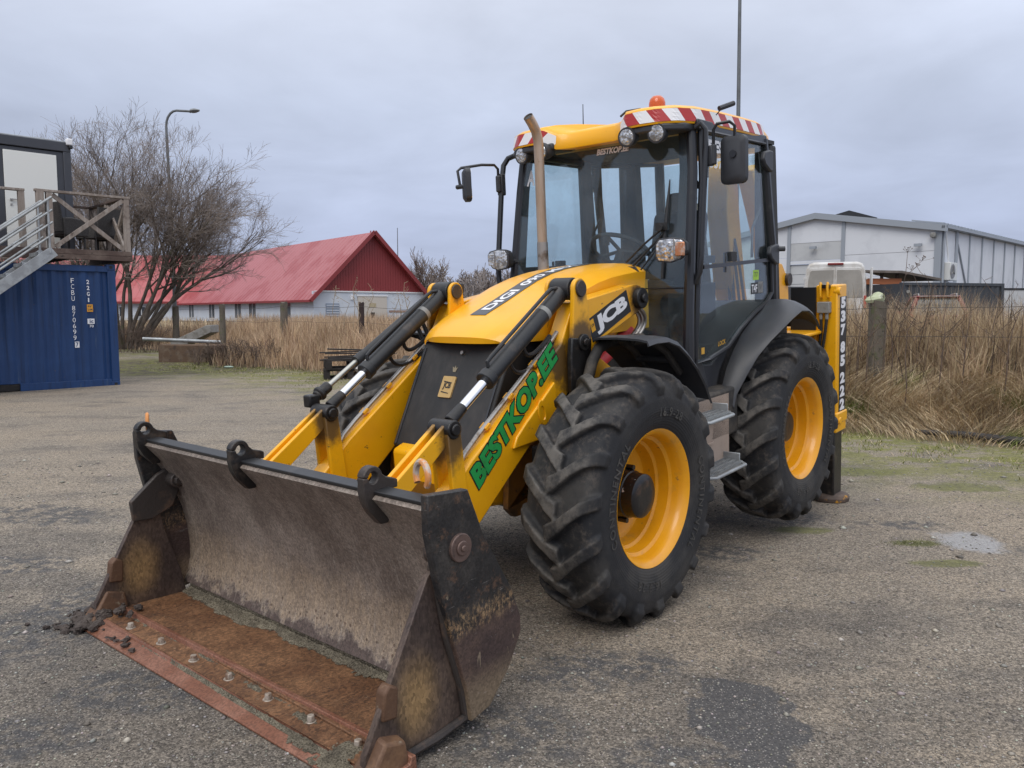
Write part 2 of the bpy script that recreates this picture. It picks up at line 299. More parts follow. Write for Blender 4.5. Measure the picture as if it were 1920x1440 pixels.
# ------------------------------------------------------------------ mesh building
class MB:
    """collects vertices and faces; build() makes ONE mesh object"""
    def __init__(s): s.v = []; s.f = []
    def add(s, vs, fs):
        o = len(s.v); s.v.extend(tuple(map(float, p)) for p in vs); s.f.extend(tuple(i + o for i in f) for f in fs); return s
    def box(s, c, d, rot=None):
        x, y, z = (k / 2 for k in d)
        vs = [Vector((i * x, j * y, k * z)) for i in (-1, 1) for j in (-1, 1) for k in (-1, 1)]
        if rot is not None: vs = [rot @ p for p in vs]
        return s.add([p + Vector(c) for p in vs], [(0, 1, 3, 2), (4, 6, 7, 5), (0, 4, 5, 1), (2, 3, 7, 6), (0, 2, 6, 4), (1, 5, 7, 3)])
    def beam(s, a, b, w, h, up=(0, 0, 1)):
        a, b = Vector(a), Vector(b); d = (b - a); L = d.length; d.normalize(); u = Vector(up)
        if abs(d.dot(u)) > .98: u = Vector((1, 0, 0))
        r = d.cross(u).normalized(); u = r.cross(d)
        return s.box((a + b) / 2, (w, L, h), Matrix((r, d, u)).transposed())
    def prism(s, poly, axis, a, b):
        """polygon in the two other axes (in xyz order) extruded along axis from a to b"""
        def P(q, k):
            l = list(q); l.insert('xyz'.index(axis), k); return tuple(l)
        n = len(poly)
        ar = sum(poly[i][0] * poly[(i + 1) % n][1] - poly[(i + 1) % n][0] * poly[i][1] for i in range(n))
        if ar < 0: poly = poly[::-1]
        lo = [P(q, a) for q in poly]; hi = [P(q, b) for q in poly]
        fs = [tuple(range(n))[::-1], tuple(range(n, 2 * n))] + [(i, (i + 1) % n, n + (i + 1) % n, n + i) for i in range(n)]
        if axis == 'y': fs = [f[::-1] for f in fs]
        return s.add(lo + hi, fs)
    def tube(s, pts, r, n=8, caps=True, squash=None):
        pts = [Vector(p) for p in pts]; m = len(pts)
        rs = r if isinstance(r, (list, tuple)) else [r] * m
        ring = []; prev = None
        for i, p in enumerate(pts):
            d = (pts[min(i + 1, m - 1)] - pts[max(i - 1, 0)]).normalized()
            if prev is None:
                u = Vector((0, 0, 1)) if abs(d.z) < .9 else Vector((1, 0, 0))
                prev = (u - d * u.dot(d)).normalized()
            else:
                q = prev - d * prev.dot(d)
                prev = q.normalized() if q.length > 1e-6 else prev
            w = d.cross(prev)
            ring.append([p + (prev * math.cos(2 * math.pi * k / n) + w * math.sin(2 * math.pi * k / n)) * rs[i] for k in range(n)])
        fs = [(i * n + k, i * n + (k + 1) % n, (i + 1) * n + (k + 1) % n, (i + 1) * n + k) for i in range(m - 1) for k in range(n)]
        if caps: fs += [tuple(range(n))[::-1], tuple((m - 1) * n + k for k in range(n))]
        return s.add([p for q in ring for p in q], fs)
    def cyl(s, a, b, r, n=20, r2=None): return s.tube([a, b], [r, r if r2 is None else r2], n)
    def lathe(s, prof, c=(0, 0, 0), axis='y', n=48, closed=False):
        """prof: (radius, height along axis)"""
        vs = []
        for (r, h) in prof:
            for k in range(n):
                t = 2 * math.pi * k / n; x, z = r * math.cos(t), r * math.sin(t)
                p = {'y': (x, h, z), 'z': (x, z, h), 'x': (h, x, z)}[axis]
                vs.append((p[0] + c[0], p[1] + c[1], p[2] + c[2]))
        m = len(prof); fs = []
        for i in range(m if closed else m - 1):
            j = (i + 1) % m
            for k in range(n):
                fs.append((i * n + k, j * n + k, j * n + (k + 1) % n, i * n + (k + 1) % n))
        if axis == 'z': fs = [f[::-1] for f in fs]
        if not closed:
            a, b = tuple(range(n)), tuple((m - 1) * n + k for k in range(n))
            if axis == 'z': a, b = a[::-1], b[::-1]
            if prof[0][0] > 1e-4: fs.append(a)
            if prof[-1][0] > 1e-4: fs.append(b[::-1])
        return s.add(vs, fs)
    def grid(s, rows, closed=False):
        n = len(rows[0]); m = len(rows)
        fs = [(i * n + k, i * n + k + 1, (i + 1) * n + k + 1, (i + 1) * n + k) for i in range(m - 1) for k in range(n - 1)]
        return s.add([p for r in rows for p in r], fs)
    def sheet(s, rows, th):
        """a grid given thickness th along its normals"""
        A = np.array(rows, float); du = np.gradient(A, axis=0); dv = np.gradient(A, axis=1)
        nn = np.cross(du, dv); nn /= (np.linalg.norm(nn, axis=2, keepdims=True) + 1e-9); B = A + nn * th
        m, n = A.shape[:2]; N = m * n; q = lambda i, k: i * n + k
        fs = []
        for i in range(m - 1):
            for k in range(n - 1):
                f = (q(i, k), q(i, k + 1), q(i + 1, k + 1), q(i + 1, k)); fs.append(f); fs.append(tuple(N + t for t in f[::-1]))
        per = [q(0, k) for k in range(n)] + [q(i, n - 1) for i in range(1, m)] + [q(m - 1, k) for k in range(n - 2, -1, -1)] + [q(i, 0) for i in range(m - 2, 0, -1)]
        for a, b in zip(per, per[1:] + per[:1]): fs.append((b, a, N + a, N + b))
        return s.add([tuple(p) for p in A.reshape(-1, 3)] + [tuple(p) for p in B.reshape(-1, 3)], fs)
    def map(s, fn): s.v = [tuple(fn(p)) for p in s.v]; return s
    def mirror_y(s):
        s.v = [(x, -y, z) for x, y, z in s.v]; s.f = [f[::-1] for f in s.f]; return s
    def mesh(s, name, material, smooth=35):
        me = bpy.data.meshes.new(name); me.from_pydata(s.v, [], s.f); me.update()
        if material is not None: me.materials.append(material)
        if smooth:
            me.polygons.foreach_set('use_smooth', [True] * len(me.polygons))
            me.set_sharp_from_angle(angle=R_(smooth))
        return me
    def build(s, name, material, parent=None, bevel=0, smooth=35, fix=True):
        me = s.mesh(name, material, 0)
        if fix:
            bm = bmesh.new(); bm.from_mesh(me); bmesh.ops.recalc_face_normals(bm, faces=bm.faces); bm.to_mesh(me); bm.free()
        if smooth:
            me.polygons.foreach_set('use_smooth', [True] * len(me.polygons)); me.set_sharp_from_angle(angle=R_(smooth))
        return link(name, me, parent, bevel)

def link(name, me, parent=None, bevel=0):
    o = bpy.data.objects.new(name, me); COL.objects.link(o)
    if parent is not None: o.parent = parent
    if bevel:
        b = o.modifiers.new('bevel', 'BEVEL'); b.width = bevel; b.segments = 2; b.limit_method = 'ANGLE'; b.angle_limit = R_(40)
    return o
def thing(name, label, cat, loc=(0, 0, 0), rz=0, group=None):
    o = bpy.data.objects.new(name, None); COL.objects.link(o); o.location = loc; o.rotation_euler = (0, 0, rz)
    o.empty_display_size = .2
    return tag(o, label, cat, group)
def tag(o, label, cat, group=None):
    o['label'] = label; o['category'] = cat
    if group: o['group'] = group
    return o
def kind(o, k): o['kind'] = k; return o
def copy_tree(o, parent=None):
    c = o.copy(); COL.objects.link(c); c.parent = parent
    for ch in [x for x in bpy.data.objects if x.parent == o]: copy_tree(ch, c)
    return c
def raw_mesh(name, V, F4=None, F3=None, material=None, color=None, attr='Col'):
    """fast numpy mesh; color: one RGB per vertex"""
    me = bpy.data.meshes.new(name); V = np.asarray(V, np.float32)
    me.vertices.add(len(V)); me.vertices.foreach_set('co', V.ravel())
    loops = []; sizes = []
    if F4 is not None and len(F4): loops.append(np.asarray(F4, np.int32).ravel()); sizes.append(np.full(len(F4), 4, np.int32))
    if F3 is not None and len(F3): loops.append(np.asarray(F3, np.int32).ravel()); sizes.append(np.full(len(F3), 3, np.int32))
    lo = np.concatenate(loops); sz = np.concatenate(sizes)
    me.loops.add(len(lo)); me.loops.foreach_set('vertex_index', lo)
    me.polygons.add(len(sz)); st = np.concatenate([[0], np.cumsum(sz)[:-1]]).astype(np.int32)
    me.polygons.foreach_set('loop_start', st); me.polygons.foreach_set('loop_total', sz)
    me.update(calc_edges=True)
    if color is not None:
        a = me.color_attributes.new(attr, 'FLOAT_COLOR', 'POINT')
        c = np.ones((len(V), 4), np.float32); c[:, :3] = color; a.data.foreach_set('color', c.ravel())
    if material is not None: me.materials.append(material)
    return me

def text_geo(body, size=1, bold=0, shear=0, space=1, sx=1):
    """2-D outline of a word: vertices (u,v) centred on 0 and faces"""
    c = bpy.data.curves.new('t', 'FONT'); c.body = body; c.size = size; c.offset = bold * size; c.shear = shear
    c.align_x = 'CENTER'; c.align_y = 'CENTER'; c.space_character = space; c.resolution_u = 3; c.fill_mode = 'FRONT'
    o = bpy.data.objects.new('t', c); COL.objects.link(o)
    dg = bpy.context.evaluated_depsgraph_get(); dg.update()
    me = bpy.data.meshes.new_from_object(o.evaluated_get(dg))
    vs = [(v.co.x * sx, v.co.y) for v in me.vertices]; fs = [tuple(p.vertices) for p in me.polygons]
    bpy.data.objects.remove(o); bpy.data.curves.remove(c); bpy.data.meshes.remove(me)
    xs = [a for a, b in vs]; ys = [b for a, b in vs]; cx, cy = (min(xs) + max(xs)) / 2, (min(ys) + max(ys)) / 2
    return [(a - cx, b - cy) for a, b in vs], fs
def decal(name, body, material, parent, origin, U, V, width, height=None, bold=.02, shear=0, lift=.002, space=1, surf=None):
    """flat print: word centred at origin, running along U, upright along V"""
    vs, fs = text_geo(body, 1, bold, shear, space)
    w = max(a for a, b in vs) * 2; h = max(b for a, b in vs) * 2
    sx = width / w; sy = sx if height is None else height / h
    U, V = Vector(U).normalized(), Vector(V).normalized(); N = U.cross(V).normalized(); o = Vector(origin)
    pts = [o + U * a * sx + V * b * sy + N * lift for a, b in vs]
    if surf: pts = [surf(p) for p in pts]
    m = MB(); m.add(pts, fs)
    return m.build(name, material, parent, smooth=0, fix=False)
def patch(name, material, parent, origin, U, V, w, h, lift=.001, th=.0015, r=0):
    U, V = Vector(U).normalized(), Vector(V).normalized(); N = U.cross(V).normalized(); o = Vector(origin) + N * lift
    pts = []
    if r:
        for cx, cy, a0 in ((w / 2 - r, h / 2 - r, 0), (-w / 2 + r, h / 2 - r, 90), (-w / 2 + r, -h / 2 + r, 180), (w / 2 - r, -h / 2 + r, 270)):
            for k in range(4):
                t = R_(a0 + 30 * k); pts.append((cx + r * math.cos(t), cy + r * math.sin(t)))
    else: pts = [(w / 2, h / 2), (-w / 2, h / 2), (-w / 2, -h / 2), (w / 2, -h / 2)]
    n = len(pts); lo = [o + U * a + V * b - N * th for a, b in pts]; hi = [o + U * a + V * b for a, b in pts]
    m = MB(); m.add(lo + hi, [tuple(range(n))[::-1], tuple(range(n, 2 * n))] + [(i, (i + 1) % n, n + (i + 1) % n, n + i) for i in range(n)])
    return m.build(name, material, parent, smooth=0, fix=False)
# ================================================================== the ground
TOE = np.array([(30, -18), (16, -2), (6.9, 9.2), (5.2, 10.3), (-1, 15.8), (-5.5, 20.4), (-8.2, 21.6), (-9.4, 26.5), (-14, 29.2), (-60, 37), (-200, 62)], float)
def edge_dist(x, y):
    """signed distance to the yard's edge, positive in the rough grass"""
    x = np.asarray(x, float); y = np.asarray(y, float); best = np.full(x.shape, 1e9); sg = np.ones(x.shape)
    for a, b in zip(TOE[:-1], TOE[1:]):
        d = b - a; L2 = d @ d; t = np.clip(((x - a[0]) * d[0] + (y - a[1]) * d[1]) / L2, 0, 1)
        dx, dy = x - a[0] - t * d[0], y - a[1] - t * d[1]; q = np.hypot(dx, dy)
        cr = d[0] * (y - a[1]) - d[1] * (x - a[0])
        up = q < best - 1e-9; sg = np.where(up, np.where(cr < 0, 1.0, -1.0), sg); best = np.minimum(best, q)
    return best * sg
def ground_z(x, y):
    x = np.asarray(x, float); y = np.asarray(y, float); s = edge_dist(x, y)
    yard = np.clip(.0155 * (y - 4.5), 0, .42)
    t = np.clip((s + .1) / 3.2, 0, 1); t = t * t * (3 - 2 * t)
    wob = .05 * np.sin(x * 1.3 + y * .7) * np.clip(s, 0, 1) + .03 * np.sin(3.1 * x - 1.7 * y) * np.clip(s, 0, 1)
    return yard * (1 - t) + .76 * t + wob
def make_ground():
    ax = lambda a, b, st, far: np.unique(np.concatenate([-np.geomspace(-a + st, far, 22)[::-1] if a < 0 else [], np.arange(a, b + st / 2, st), np.geomspace(b + st, far, 22)]))
    X = ax(-24., 16., .22, 900.); Y = np.unique(np.concatenate([-np.geomspace(2, 600, 12)[::-1], np.arange(-1.5, 34, .22), np.geomspace(34.3, 1500, 26)]))
    gx, gy = np.meshgrid(X, Y); V = np.stack([gx, gy, ground_z(gx, gy)], -1).reshape(-1, 3)
    ny, nx = gx.shape; i = np.arange(ny - 1)[:, None] * nx + np.arange(nx - 1)[None]; i = i.ravel()
    F = np.stack([i, i + 1, i + nx + 1, i + nx], 1)
    me = raw_mesh('ground', V, F, None, ground_mat())
    a = me.attributes.new('edge', 'FLOAT', 'POINT'); a.data.foreach_set('value', edge_dist(V[:, 0], V[:, 1]).astype(np.float32))
    me.polygons.foreach_set('use_smooth', [True] * len(me.polygons))
    return kind(link('ground', me), 'structure')
def ground_mat():
    t = NT('worn_gravel_asphalt'); x, y, z = t.xyz()
    big = t.noise(.55, 6, .6); mid = t.noise(2.6, 8, .65, (1, 1.5, 1), loc=(3, 1, 0)); fine = t.noise(55, 8, .75); fine2 = t.noise(150, 4, .7, loc=(5, 5, 5))
    mot = t.noise(9, 8, .75, loc=(7, 2, 0))
    def cells(scale):
        vc = t.voro(scale, 'Color'); vd = t.voro(scale, 'Distance')
        sp = t.n.new('ShaderNodeSeparateColor'); t.l.new(vc, sp.inputs[0]); return sp.outputs, vd
    (r1, g1, b1), vd = cells(92); (r2, g2, b2), vd2 = cells(190)
    # two surfaces: tan grit washed over the yard, and grey chippings set in old bitumen
    tan = t.mix(t.step(big, .36, .66), (.282, .232, .176, 1), (.242, .206, .165, 1))
    grey = t.mix(t.step(mid, .36, .66), (.180, .155, .128, 1), (.126, .110, .094, 1))
    worn = t.math('ADD', t.math('MULTIPLY', t.noise(.9, 8, .65, (1, 1.7, 1), loc=(11, 4, 0)), 1.0), t.math('MULTIPLY', mot, .14))
    worn = t.math('ADD', worn, t.math('ADD', t.math('MULTIPLY', t.step(y, 5.2, 3.0), .12), t.math('MULTIPLY', t.step(x, .5, -2.5), t.math('MULTIPLY', t.step(y, 7.5, 4.0), .13))))
    wm = t.step(worn, .54, .76)
    c = t.mix(t.math('MULTIPLY', wm, .92), tan, grey)
    c = t.mix(t.math('MULTIPLY', t.step(t.noise(20, 8, .8, loc=(7, 2, 0)), .48, .68), .45), c, (.125, .108, .094, 1))
    # every chipping its own tone
    tone = t.math('ADD', .50, t.math('MULTIPLY', r1, .95)); tone2 = t.math('ADD', .62, t.math('MULTIPLY', r2, .75))
    tv = t.n.new('ShaderNodeCombineColor'); tm = t.math('MULTIPLY', tone, tone2)
    for i in range(3): t.l.new(tm, tv.inputs[i])
    c = t.mix(1.0, c, tv.outputs[0], 'MULTIPLY')
    stone = t.math('MULTIPLY', t.step(g1, .85, .90), t.step(vd, .42, .28))
    c = t.mix(t.math('MULTIPLY', stone, .85), c, t.mix(b1, (.36, .31, .25, 1), (.60, .57, .52, 1)))
    dark = t.math('MULTIPLY', t.step(b1, .80, .86), t.step(vd, .46, .26))
    c = t.mix(t.math('MULTIPLY', dark, .8), c, (.055, .048, .043, 1))
    class _S: outputs = (r1, g1, b1)
    sp = _S
    # bare bitumen: worn-through patches
    def blob(cx, cy, rx, ry, amp=.9, ns=3.0):
        dx = t.math('DIVIDE', t.math('SUBTRACT', x, cx), rx); dy = t.math('DIVIDE', t.math('SUBTRACT', y, cy), ry)
        d = t.math('SQRT', t.math('ADD', t.math('MULTIPLY', dx, dx), t.math('MULTIPLY', dy, dy)))
        return t.math('ADD', d, t.math('MULTIPLY', t.math('SUBTRACT', t.noise(ns, 7, .65, loc=(cx, cy, 0)), .5), amp * 2))
    asp = t.mix(t.step(fine, .40, .68), (.052, .052, .056, 1), (.105, .102, .102, 1))
    asp = t.mix(t.math('MULTIPLY', t.math('MULTIPLY', t.step(sp.outputs[0], .58, .66), t.step(vd, .38, .24)), .8), asp, (.34, .32, .29, 1))
    m1 = t.math('MULTIPLY', t.step(blob(1.02, 3.30, .27, .36, .85, 3.2), 1.0, .90), t.step(t.noise(7, 7, .7, loc=(1, 1, 0)), .34, .42))
    patches = m1
    for (a, b, rx, ry) in ((.45, 3.75, .50, .30), (-.15, 3.15, .8, .32), (-2.6, 4.3, .6, .7), (-1.75, 3.55, .55, .35), (.75, 2.95, .4, .2), (-2.1, 3.1, .5, .3), (2.2, 6.5, .7, .30), (1.35, 5.6, .6, .25), (3.1, 6.3, .6, .2), (-4.2, 6.6, 1.1, .4), (-3.6, 5.3, .7, .35), (4.2, 5.6, .8, .22), (.9, 8.1, .8, .5)):
        patches = t.math('MAXIMUM', patches, t.math('MULTIPLY', t.step(blob(a, b, rx, ry, 1.0, 2.2), .95, .45), t.step(t.noise(11, 7, .7, loc=(a, b, 0)), .42, .56)))
    c = t.mix(t.math('MULTIPLY', patches, .85), c, asp)
    c = t.mix(t.math('MULTIPLY', t.step(blob(3.44, 5.85, .27, .34, .75, 4), 1.0, .55), .8), c, t.mix(t.step(fine, .4, .6), (.27, .27, .28, 1), (.42, .42, .43, 1)))
    gcol = t.mix(t.step(t.noise(16, 6, .7), .35, .65), (.085, .090, .030, 1), (.165, .170, .050, 1))
    for (a, b, rx, ry) in ((3.02, 5.80, .22, .10), (3.0, 5.35, .30, .10), (2.3, 6.15, .30, .12), (4.4, 7.6, .6, .25), (3.6, 8.3, .8, .3)):
        c = t.mix(t.math('MULTIPLY', t.step(blob(a, b, rx, ry, .6, 5), 1.0, .55), .75), c, gcol)
    # moss and soil towards the rough edge
    e = t.attr('edge', True)
    mn = t.noise(1.1, 8, .7, (1, 1.6, 1)); mn2 = t.noise(6, 7, .7, loc=(2, 2, 2))
    mz = t.math('MULTIPLY', t.step(e, -4.2, -.8), t.step(t.math('ADD', mn, t.math('MULTIPLY', mn2, .35)), .60, .74))
    mz = t.math('MAXIMUM', mz, t.math('MULTIPLY', t.step(e, -1.3, -.35), t.step(mn2, .40, .56)))
    mosscol = t.mix(t.step(t.noise(20, 7, .7), .36, .64), (.095, .100, .024, 1), (.205, .205, .045, 1))
    c = t.mix(t.math('MULTIPLY', mz, .85), c, mosscol)
    lit = t.step(blob(-9.0, 22.0, 5.2, 3.6, .5, .8), 1.0, .6)
    litc = t.mix(t.step(t.noise(3.2, 8, .7, loc=(4, 4, 0)), .42, .60), (.062, .048, .036, 1), mosscol)
    litc = t.mix(t.step(t.noise(7, 8, .75, loc=(1, 9, 0)), .54, .68), litc, (.20, .17, .135, 1))
    c = t.mix(t.math('MULTIPLY', lit, .85), c, litc)
    soil = t.mix(t.step(t.noise(5, 8, .7), .38, .64), (.075, .057, .040, 1), (.165, .125, .080, 1))
    soil = t.mix(t.math('MULTIPLY', t.step(t.noise(2.2, 6, .6), .5, .62), .6), soil, (.075, .080, .028, 1))
    c = t.mix(t.step(e, -.25, .25), c, soil)
    t.set(base=c, rough=t.math('ADD', .70, t.math('MULTIPLY', t.noise(3, 4), .22)), spec=.35)
    h = t.math('ADD', t.math('MULTIPLY', t.math('SUBTRACT', .5, vd), .8), t.math('ADD', t.math('MULTIPLY', fine, .8), t.math('MULTIPLY', fine2, .5)))
    t.bump(t.math('MULTIPLY', mid, 1.0), .25, .03); t.bump(h, .8, .010)
    return t.m
make_ground()
# ================================================================== the backhoe loader
# Built in its own metres: x forward from the rear axle, y to its left, z up. It is jacked up a little at the
# back on its stabilisers, so the whole machine noses down by ALPHA about the front axle.
ALPHA = R_(3.898); TH = R_(229.292); ORG = (1.421, 6.783)
def to_site(x, y, z=0):
    return (ORG[0] - .6522 * x + .7581 * y, ORG[1] - .7581 * x - .6522 * y, z)
def w2m(p):
    """level ground coordinates under the machine -> machine coordinates"""
    x, y, z = p; x -= 2.22; z -= .70
    return (x * math.cos(ALPHA) - z * math.sin(ALPHA) + 2.22, y, x * math.sin(ALPHA) + z * math.cos(ALPHA) + .70)
LDR = thing('backhoe_loader', 'yellow backhoe loader with a big rusty front bucket resting on the gravel yard', 'backhoe loader')
LDR.matrix_world = (Matrix.Translation((*ORG, 0)) @ Matrix.Rotation(TH, 4, 'Z') @ Matrix.Translation((2.22, 0, .7))
                    @ Matrix.Rotation(ALPHA, 4, 'Y') @ Matrix.Translation((-2.22, 0, -.7)))

def circ(cx, cz, r, a0=0, a1=360, n=24):
    return [(cx + r * math.cos(R_(a0 + (a1 - a0) * k / n)), cz + r * math.sin(R_(a0 + (a1 - a0) * k / n))) for k in range(n + (0 if a1 - a0 >= 360 else 1))]
def keyhole(outer, hole):
    """polygon with a hole, joined by a bridge"""
    j = min(range(len(outer)), key=lambda i: (outer[i][0] - hole[0][0]) ** 2 + (outer[i][1] - hole[0][1]) ** 2)
    A = lambda P: sum(P[i][0] * P[(i + 1) % len(P)][1] - P[(i + 1) % len(P)][0] * P[i][1] for i in range(len(P)))
    if A(outer) * A(hole) > 0: hole = [hole[0]] + hole[:0:-1]
    return outer[:j + 1] + hole + [hole[0]] + outer[j:]
def arcpts(a, b, c, n=10):
    """quadratic curve a-b-c"""
    a, b, c = Vector(a), Vector(b), Vector(c)
    return [a * (1 - t) ** 2 + b * 2 * t * (1 - t) + c * t * t for t in [k / n for k in range(n + 1)]]
def hexbolt(c, r, h, axis, m=None):
    m = m or MB(); d = Vector(axis).normalized()
    m.cyl(c, Vector(c) + d * h * .3, r * 1.5, 14); m.cyl(Vector(c) + d * h * .3, Vector(c) + d * h, r, 6); return m

# ---------------------------------------------------------------- chassis, axles, nose
def chassis():
    m = MB()
    for s in (-1, 1): m.box((.75, s * .36, .80), (3.3, .10, .30))
    m.box((1.0, 0, .92), (2.6, .6, .30)); m.box((1.9, 0, 1.25), (1.3, .66, .55))
    m.prism([(1.5, .62), (2.55, .62), (2.50, .95), (2.28, 1.45), (2.1, 1.54), (1.35, 1.54)], 'y', -.30, .30)
    ch = m.build('chassis', M['plastic_dirty'], LDR, .01)
    # front nose block under the grille
    m = MB(); m.prism([(2.55, .62), (2.82, .66), (2.93, .80), (2.93, .97), (2.80, 1.01), (2.55, .98)], 'y', -.30, .30)
    m.build('nose_block', M['yellow'], LDR, .025)
    # cradle plate with a slotted hole, beside the axle
    pl = [(2.20, 1.02), (2.46, .95), (2.62, .82), (2.64, .62), (2.58, .56), (2.40, .55), (2.30, .62), (2.26, .80), (2.18, .90)]
    hole = [(2.43 + .035 * math.cos(t), .70 + .055 * math.sin(t)) for t in [2 * math.pi * k / 12 for k in range(12)]]
    for s in (-1, 1):
        m = MB(); m.prism(keyhole(pl, hole), 'y', s * .34 - .02, s * .34 + .02)
        m.build('axle_cradle', M['yellow_brown'], LDR, .006)
    m = MB(); m.tube([(2.22, -.72, .66), (2.22, -.3, .66), (2.22, -.14, .66), (2.22, .14, .66), (2.22, .3, .66), (2.22, .72, .66)], [.09, .11, .18, .18, .11, .09], 16)
    m.box((2.22, .62, .66), (.2, .2, .26)); m.box((2.22, -.62, .66), (.2, .2, .26))
    a = m.build('front_axle', M['weld'], LDR, .01)
    m = MB(); m.cyl((2.42, -.45, .70), (2.42, .45, .70), .035, 12); m.cyl((2.42, -.62, .70), (2.42, .62, .70), .018, 10)
    m.cyl((2.40, .52, .74), (2.40, .52, .64), .05, 12)
    m.build('steering_ram', M['black_grease'], a)
    m = MB(); m.tube([(0, -.75, .70), (0, -.2, .70), (0, .2, .70), (0, .75, .70)], [.11, .17, .17, .11], 16)
    m.build('rear_axle', M['weld'], LDR)
chassis()

# ---------------------------------------------------------------- wheels
def tyre_mesh():
    half = [(.372, .178), (.392, .198), (.43, .216), (.50, .232), (.565, .232), (.618, .219), (.650, .200), (.666, .172), (.674, .10), (.678, .0)]
    prof = half + [(r, -y) for r, y in half[-2::-1]] + [(.36, -.15), (.36, .15)]
    m = MB(); m.lathe(prof, n=120, closed=True)
    N = 18
    path = [(.678, -.035, 0), (.676, .03, .20), (.674, .10, .50), (.668, .155, .76), (.655, .190, .90), (.625, .214, .97), (.590, .224, 1.0)]
    for side in (1, -1):
        for k in range(N):
            a0 = 2 * math.pi * (k + (.5 if side < 0 else 0)) / N
            rows = []
            for i, (r, y, t) in enumerate(path):
                ph = a0 + .29 * t
                nr, ny = [(1, 0), (1, .0), (1, .03), (.95, .3), (.72, .7), (.35, .94), (.2, .98)][i]
                h = [.048, .054, .054, .050, .040, .030, .010][i]; w = [.100, .074, .066, .070, .074, .076, .070][i]
                q = []
                for (hh, ww) in ((-.02, w * .62), (h, w * .48), (h, -w * .48), (-.02, -w * .62)):
                    rr = r + nr * hh; yy = (y + ny * hh) * side; an = ph + ww / r
                    q.append((rr * math.cos(an), yy, rr * math.sin(an)))
                rows.append(q)
            vs = [p for q in rows for p in q]; L = len(rows); fs = []
            for i in range(L - 1):
                for j in range(4): fs.append((i * 4 + j, i * 4 + (j + 1) % 4, i * 4 + 4 + (j + 1) % 4, i * 4 + 4 + j))
            fs += [(3, 2, 1, 0), tuple((L - 1) * 4 + j for j in range(4))]
            if side < 0: fs = [f[::-1] for f in fs]
            m.add(vs, fs)
    me = m.mesh('tyre_raw', None, 0)
    bm = bmesh.new(); bm.from_mesh(me)
    # outward normals, island by island
    bmesh.ops.recalc_face_normals(bm, faces=bm.faces); bm.to_mesh(me); bm.free()
    o = bpy.data.objects.new('tyre_raw', me); COL.objects.link(o)
    r = o.modifiers.new('r', 'REMESH'); r.mode = 'VOXEL'; r.voxel_size = .0085; r.use_smooth_shade = True
    sm = o.modifiers.new('s', 'SMOOTH'); sm.factor = .5; sm.iterations = 1
    dg = bpy.context.evaluated_depsgraph_get(); dg.update()
    out = bpy.data.meshes.new_from_object(o.evaluated_get(dg)); out.name = 'tyre'
    bpy.data.objects.remove(o); bpy.data.meshes.remove(me)
    out.polygons.foreach_set('use_smooth', [True] * len(out.polygons))
    out.materials.clear(); out.materials.append(M['rubber'])
    return out
TYRE = tyre_mesh()
M['rim'] = mat('yellow_rim_paint', (.80, .355, .006), .34, layers=[((.74, .31, .006), 4, .46, .72), ((.46, .24, .05), 5, .54, .78), ((.16, .10, .05), 14, .64, .74), ((.55, .45, .33), 40, .68, .76)], coat=.3)
def rim_mesh():
    prof = [(.130, -.075), (.235, -.070), (.262, -.055), (.286, -.050), (.296, -.030), (.300, .020), (.318, .030), (.324, .052), (.326, .095),
            (.345, .108), (.352, .135), (.358, .168), (.366, .180), (.384, .196), (.393, .201), (.394, .194), (.386, .184), (.372, .165), (.366, .10),
            (.335, .06), (.33, -.08), (.366, -.12), (.372, -.165), (.393, -.198), (.384, -.192), (.355, -.165), (.34, -.10), (.29, -.09), (.13, -.10)]
    m = MB(); m.lathe(prof, n=72, closed=True)
    return m
def hub_mesh(front):
    m = MB()
    if front: prof = [(0, .128), (.060, .130), (.112, .128), (.126, .118), (.130, .05), (.137, .045), (.140, -.01), (.150, -.02), (.150, -.10), (0, -.10)]
    else: prof = [(0, .075), (.06, .078), (.105, .075), (.118, .062), (.122, -.01), (.145, -.02), (.148, -.10), (0, -.10)]
    m.lathe(prof, n=40)
    for k in range(4):
        t = R_(20 + 90 * k); x, z = .145 * math.cos(t), .145 * math.sin(t)
        m.cyl((x * 1.05, -.08, z * 1.05), (x * 1.05, .035 if front else 0, z * 1.05), .016, 8)
    return m
M['hub'] = mat('greasy_hub', (.012, .012, .013), .30, layers=[((.075, .045, .032), 7, .56, .70), ((.62, .62, .62), 9, .665, .69)], bump=.2, bscale=30)
RIM = rim_mesh().mesh('rim', M['rim'], 30)
HUB = {f: hub_mesh(f).mesh('hub', M['hub'], 35) for f in (True, False)}
vm = MB(); vm.cyl((.26, .055, -.21), (.285, .085, -.225), .016, 10); vm.cyl((.285, .085, -.225), (.29, .11, -.228), .007, 8)
VALVE = vm.mesh('valve', M['weld'], 35)
def lettering():
    m = MB()
    for word, a0 in (('CONTINENTAL', 200), ('CONTINENTAL', 20), ('16.9-28', 110), ('16.9-28', 290)):
        vs, fs = text_geo(word, 1, .01, 0, 1.25); k = .052 / (2 * max(b for a, b in vs))
        pts = []
        for a, b in vs:
            r = .492 + b * k; an = R_(a0) - a * k / .5 * -1
            pts.append((r * math.cos(an) , .2345, r * math.sin(an)))
        m.add(pts, fs); m.add([(p[0], p[1] - .006, p[2]) for p in pts], [f[::-1] for f in fs])
    return m.mesh('tyre_lettering', mat('raised_rubber', (.050, .048, .046), .6, layers=[((.085, .078, .07), 9, .45, .65)]), 0)
LETTERS = lettering()
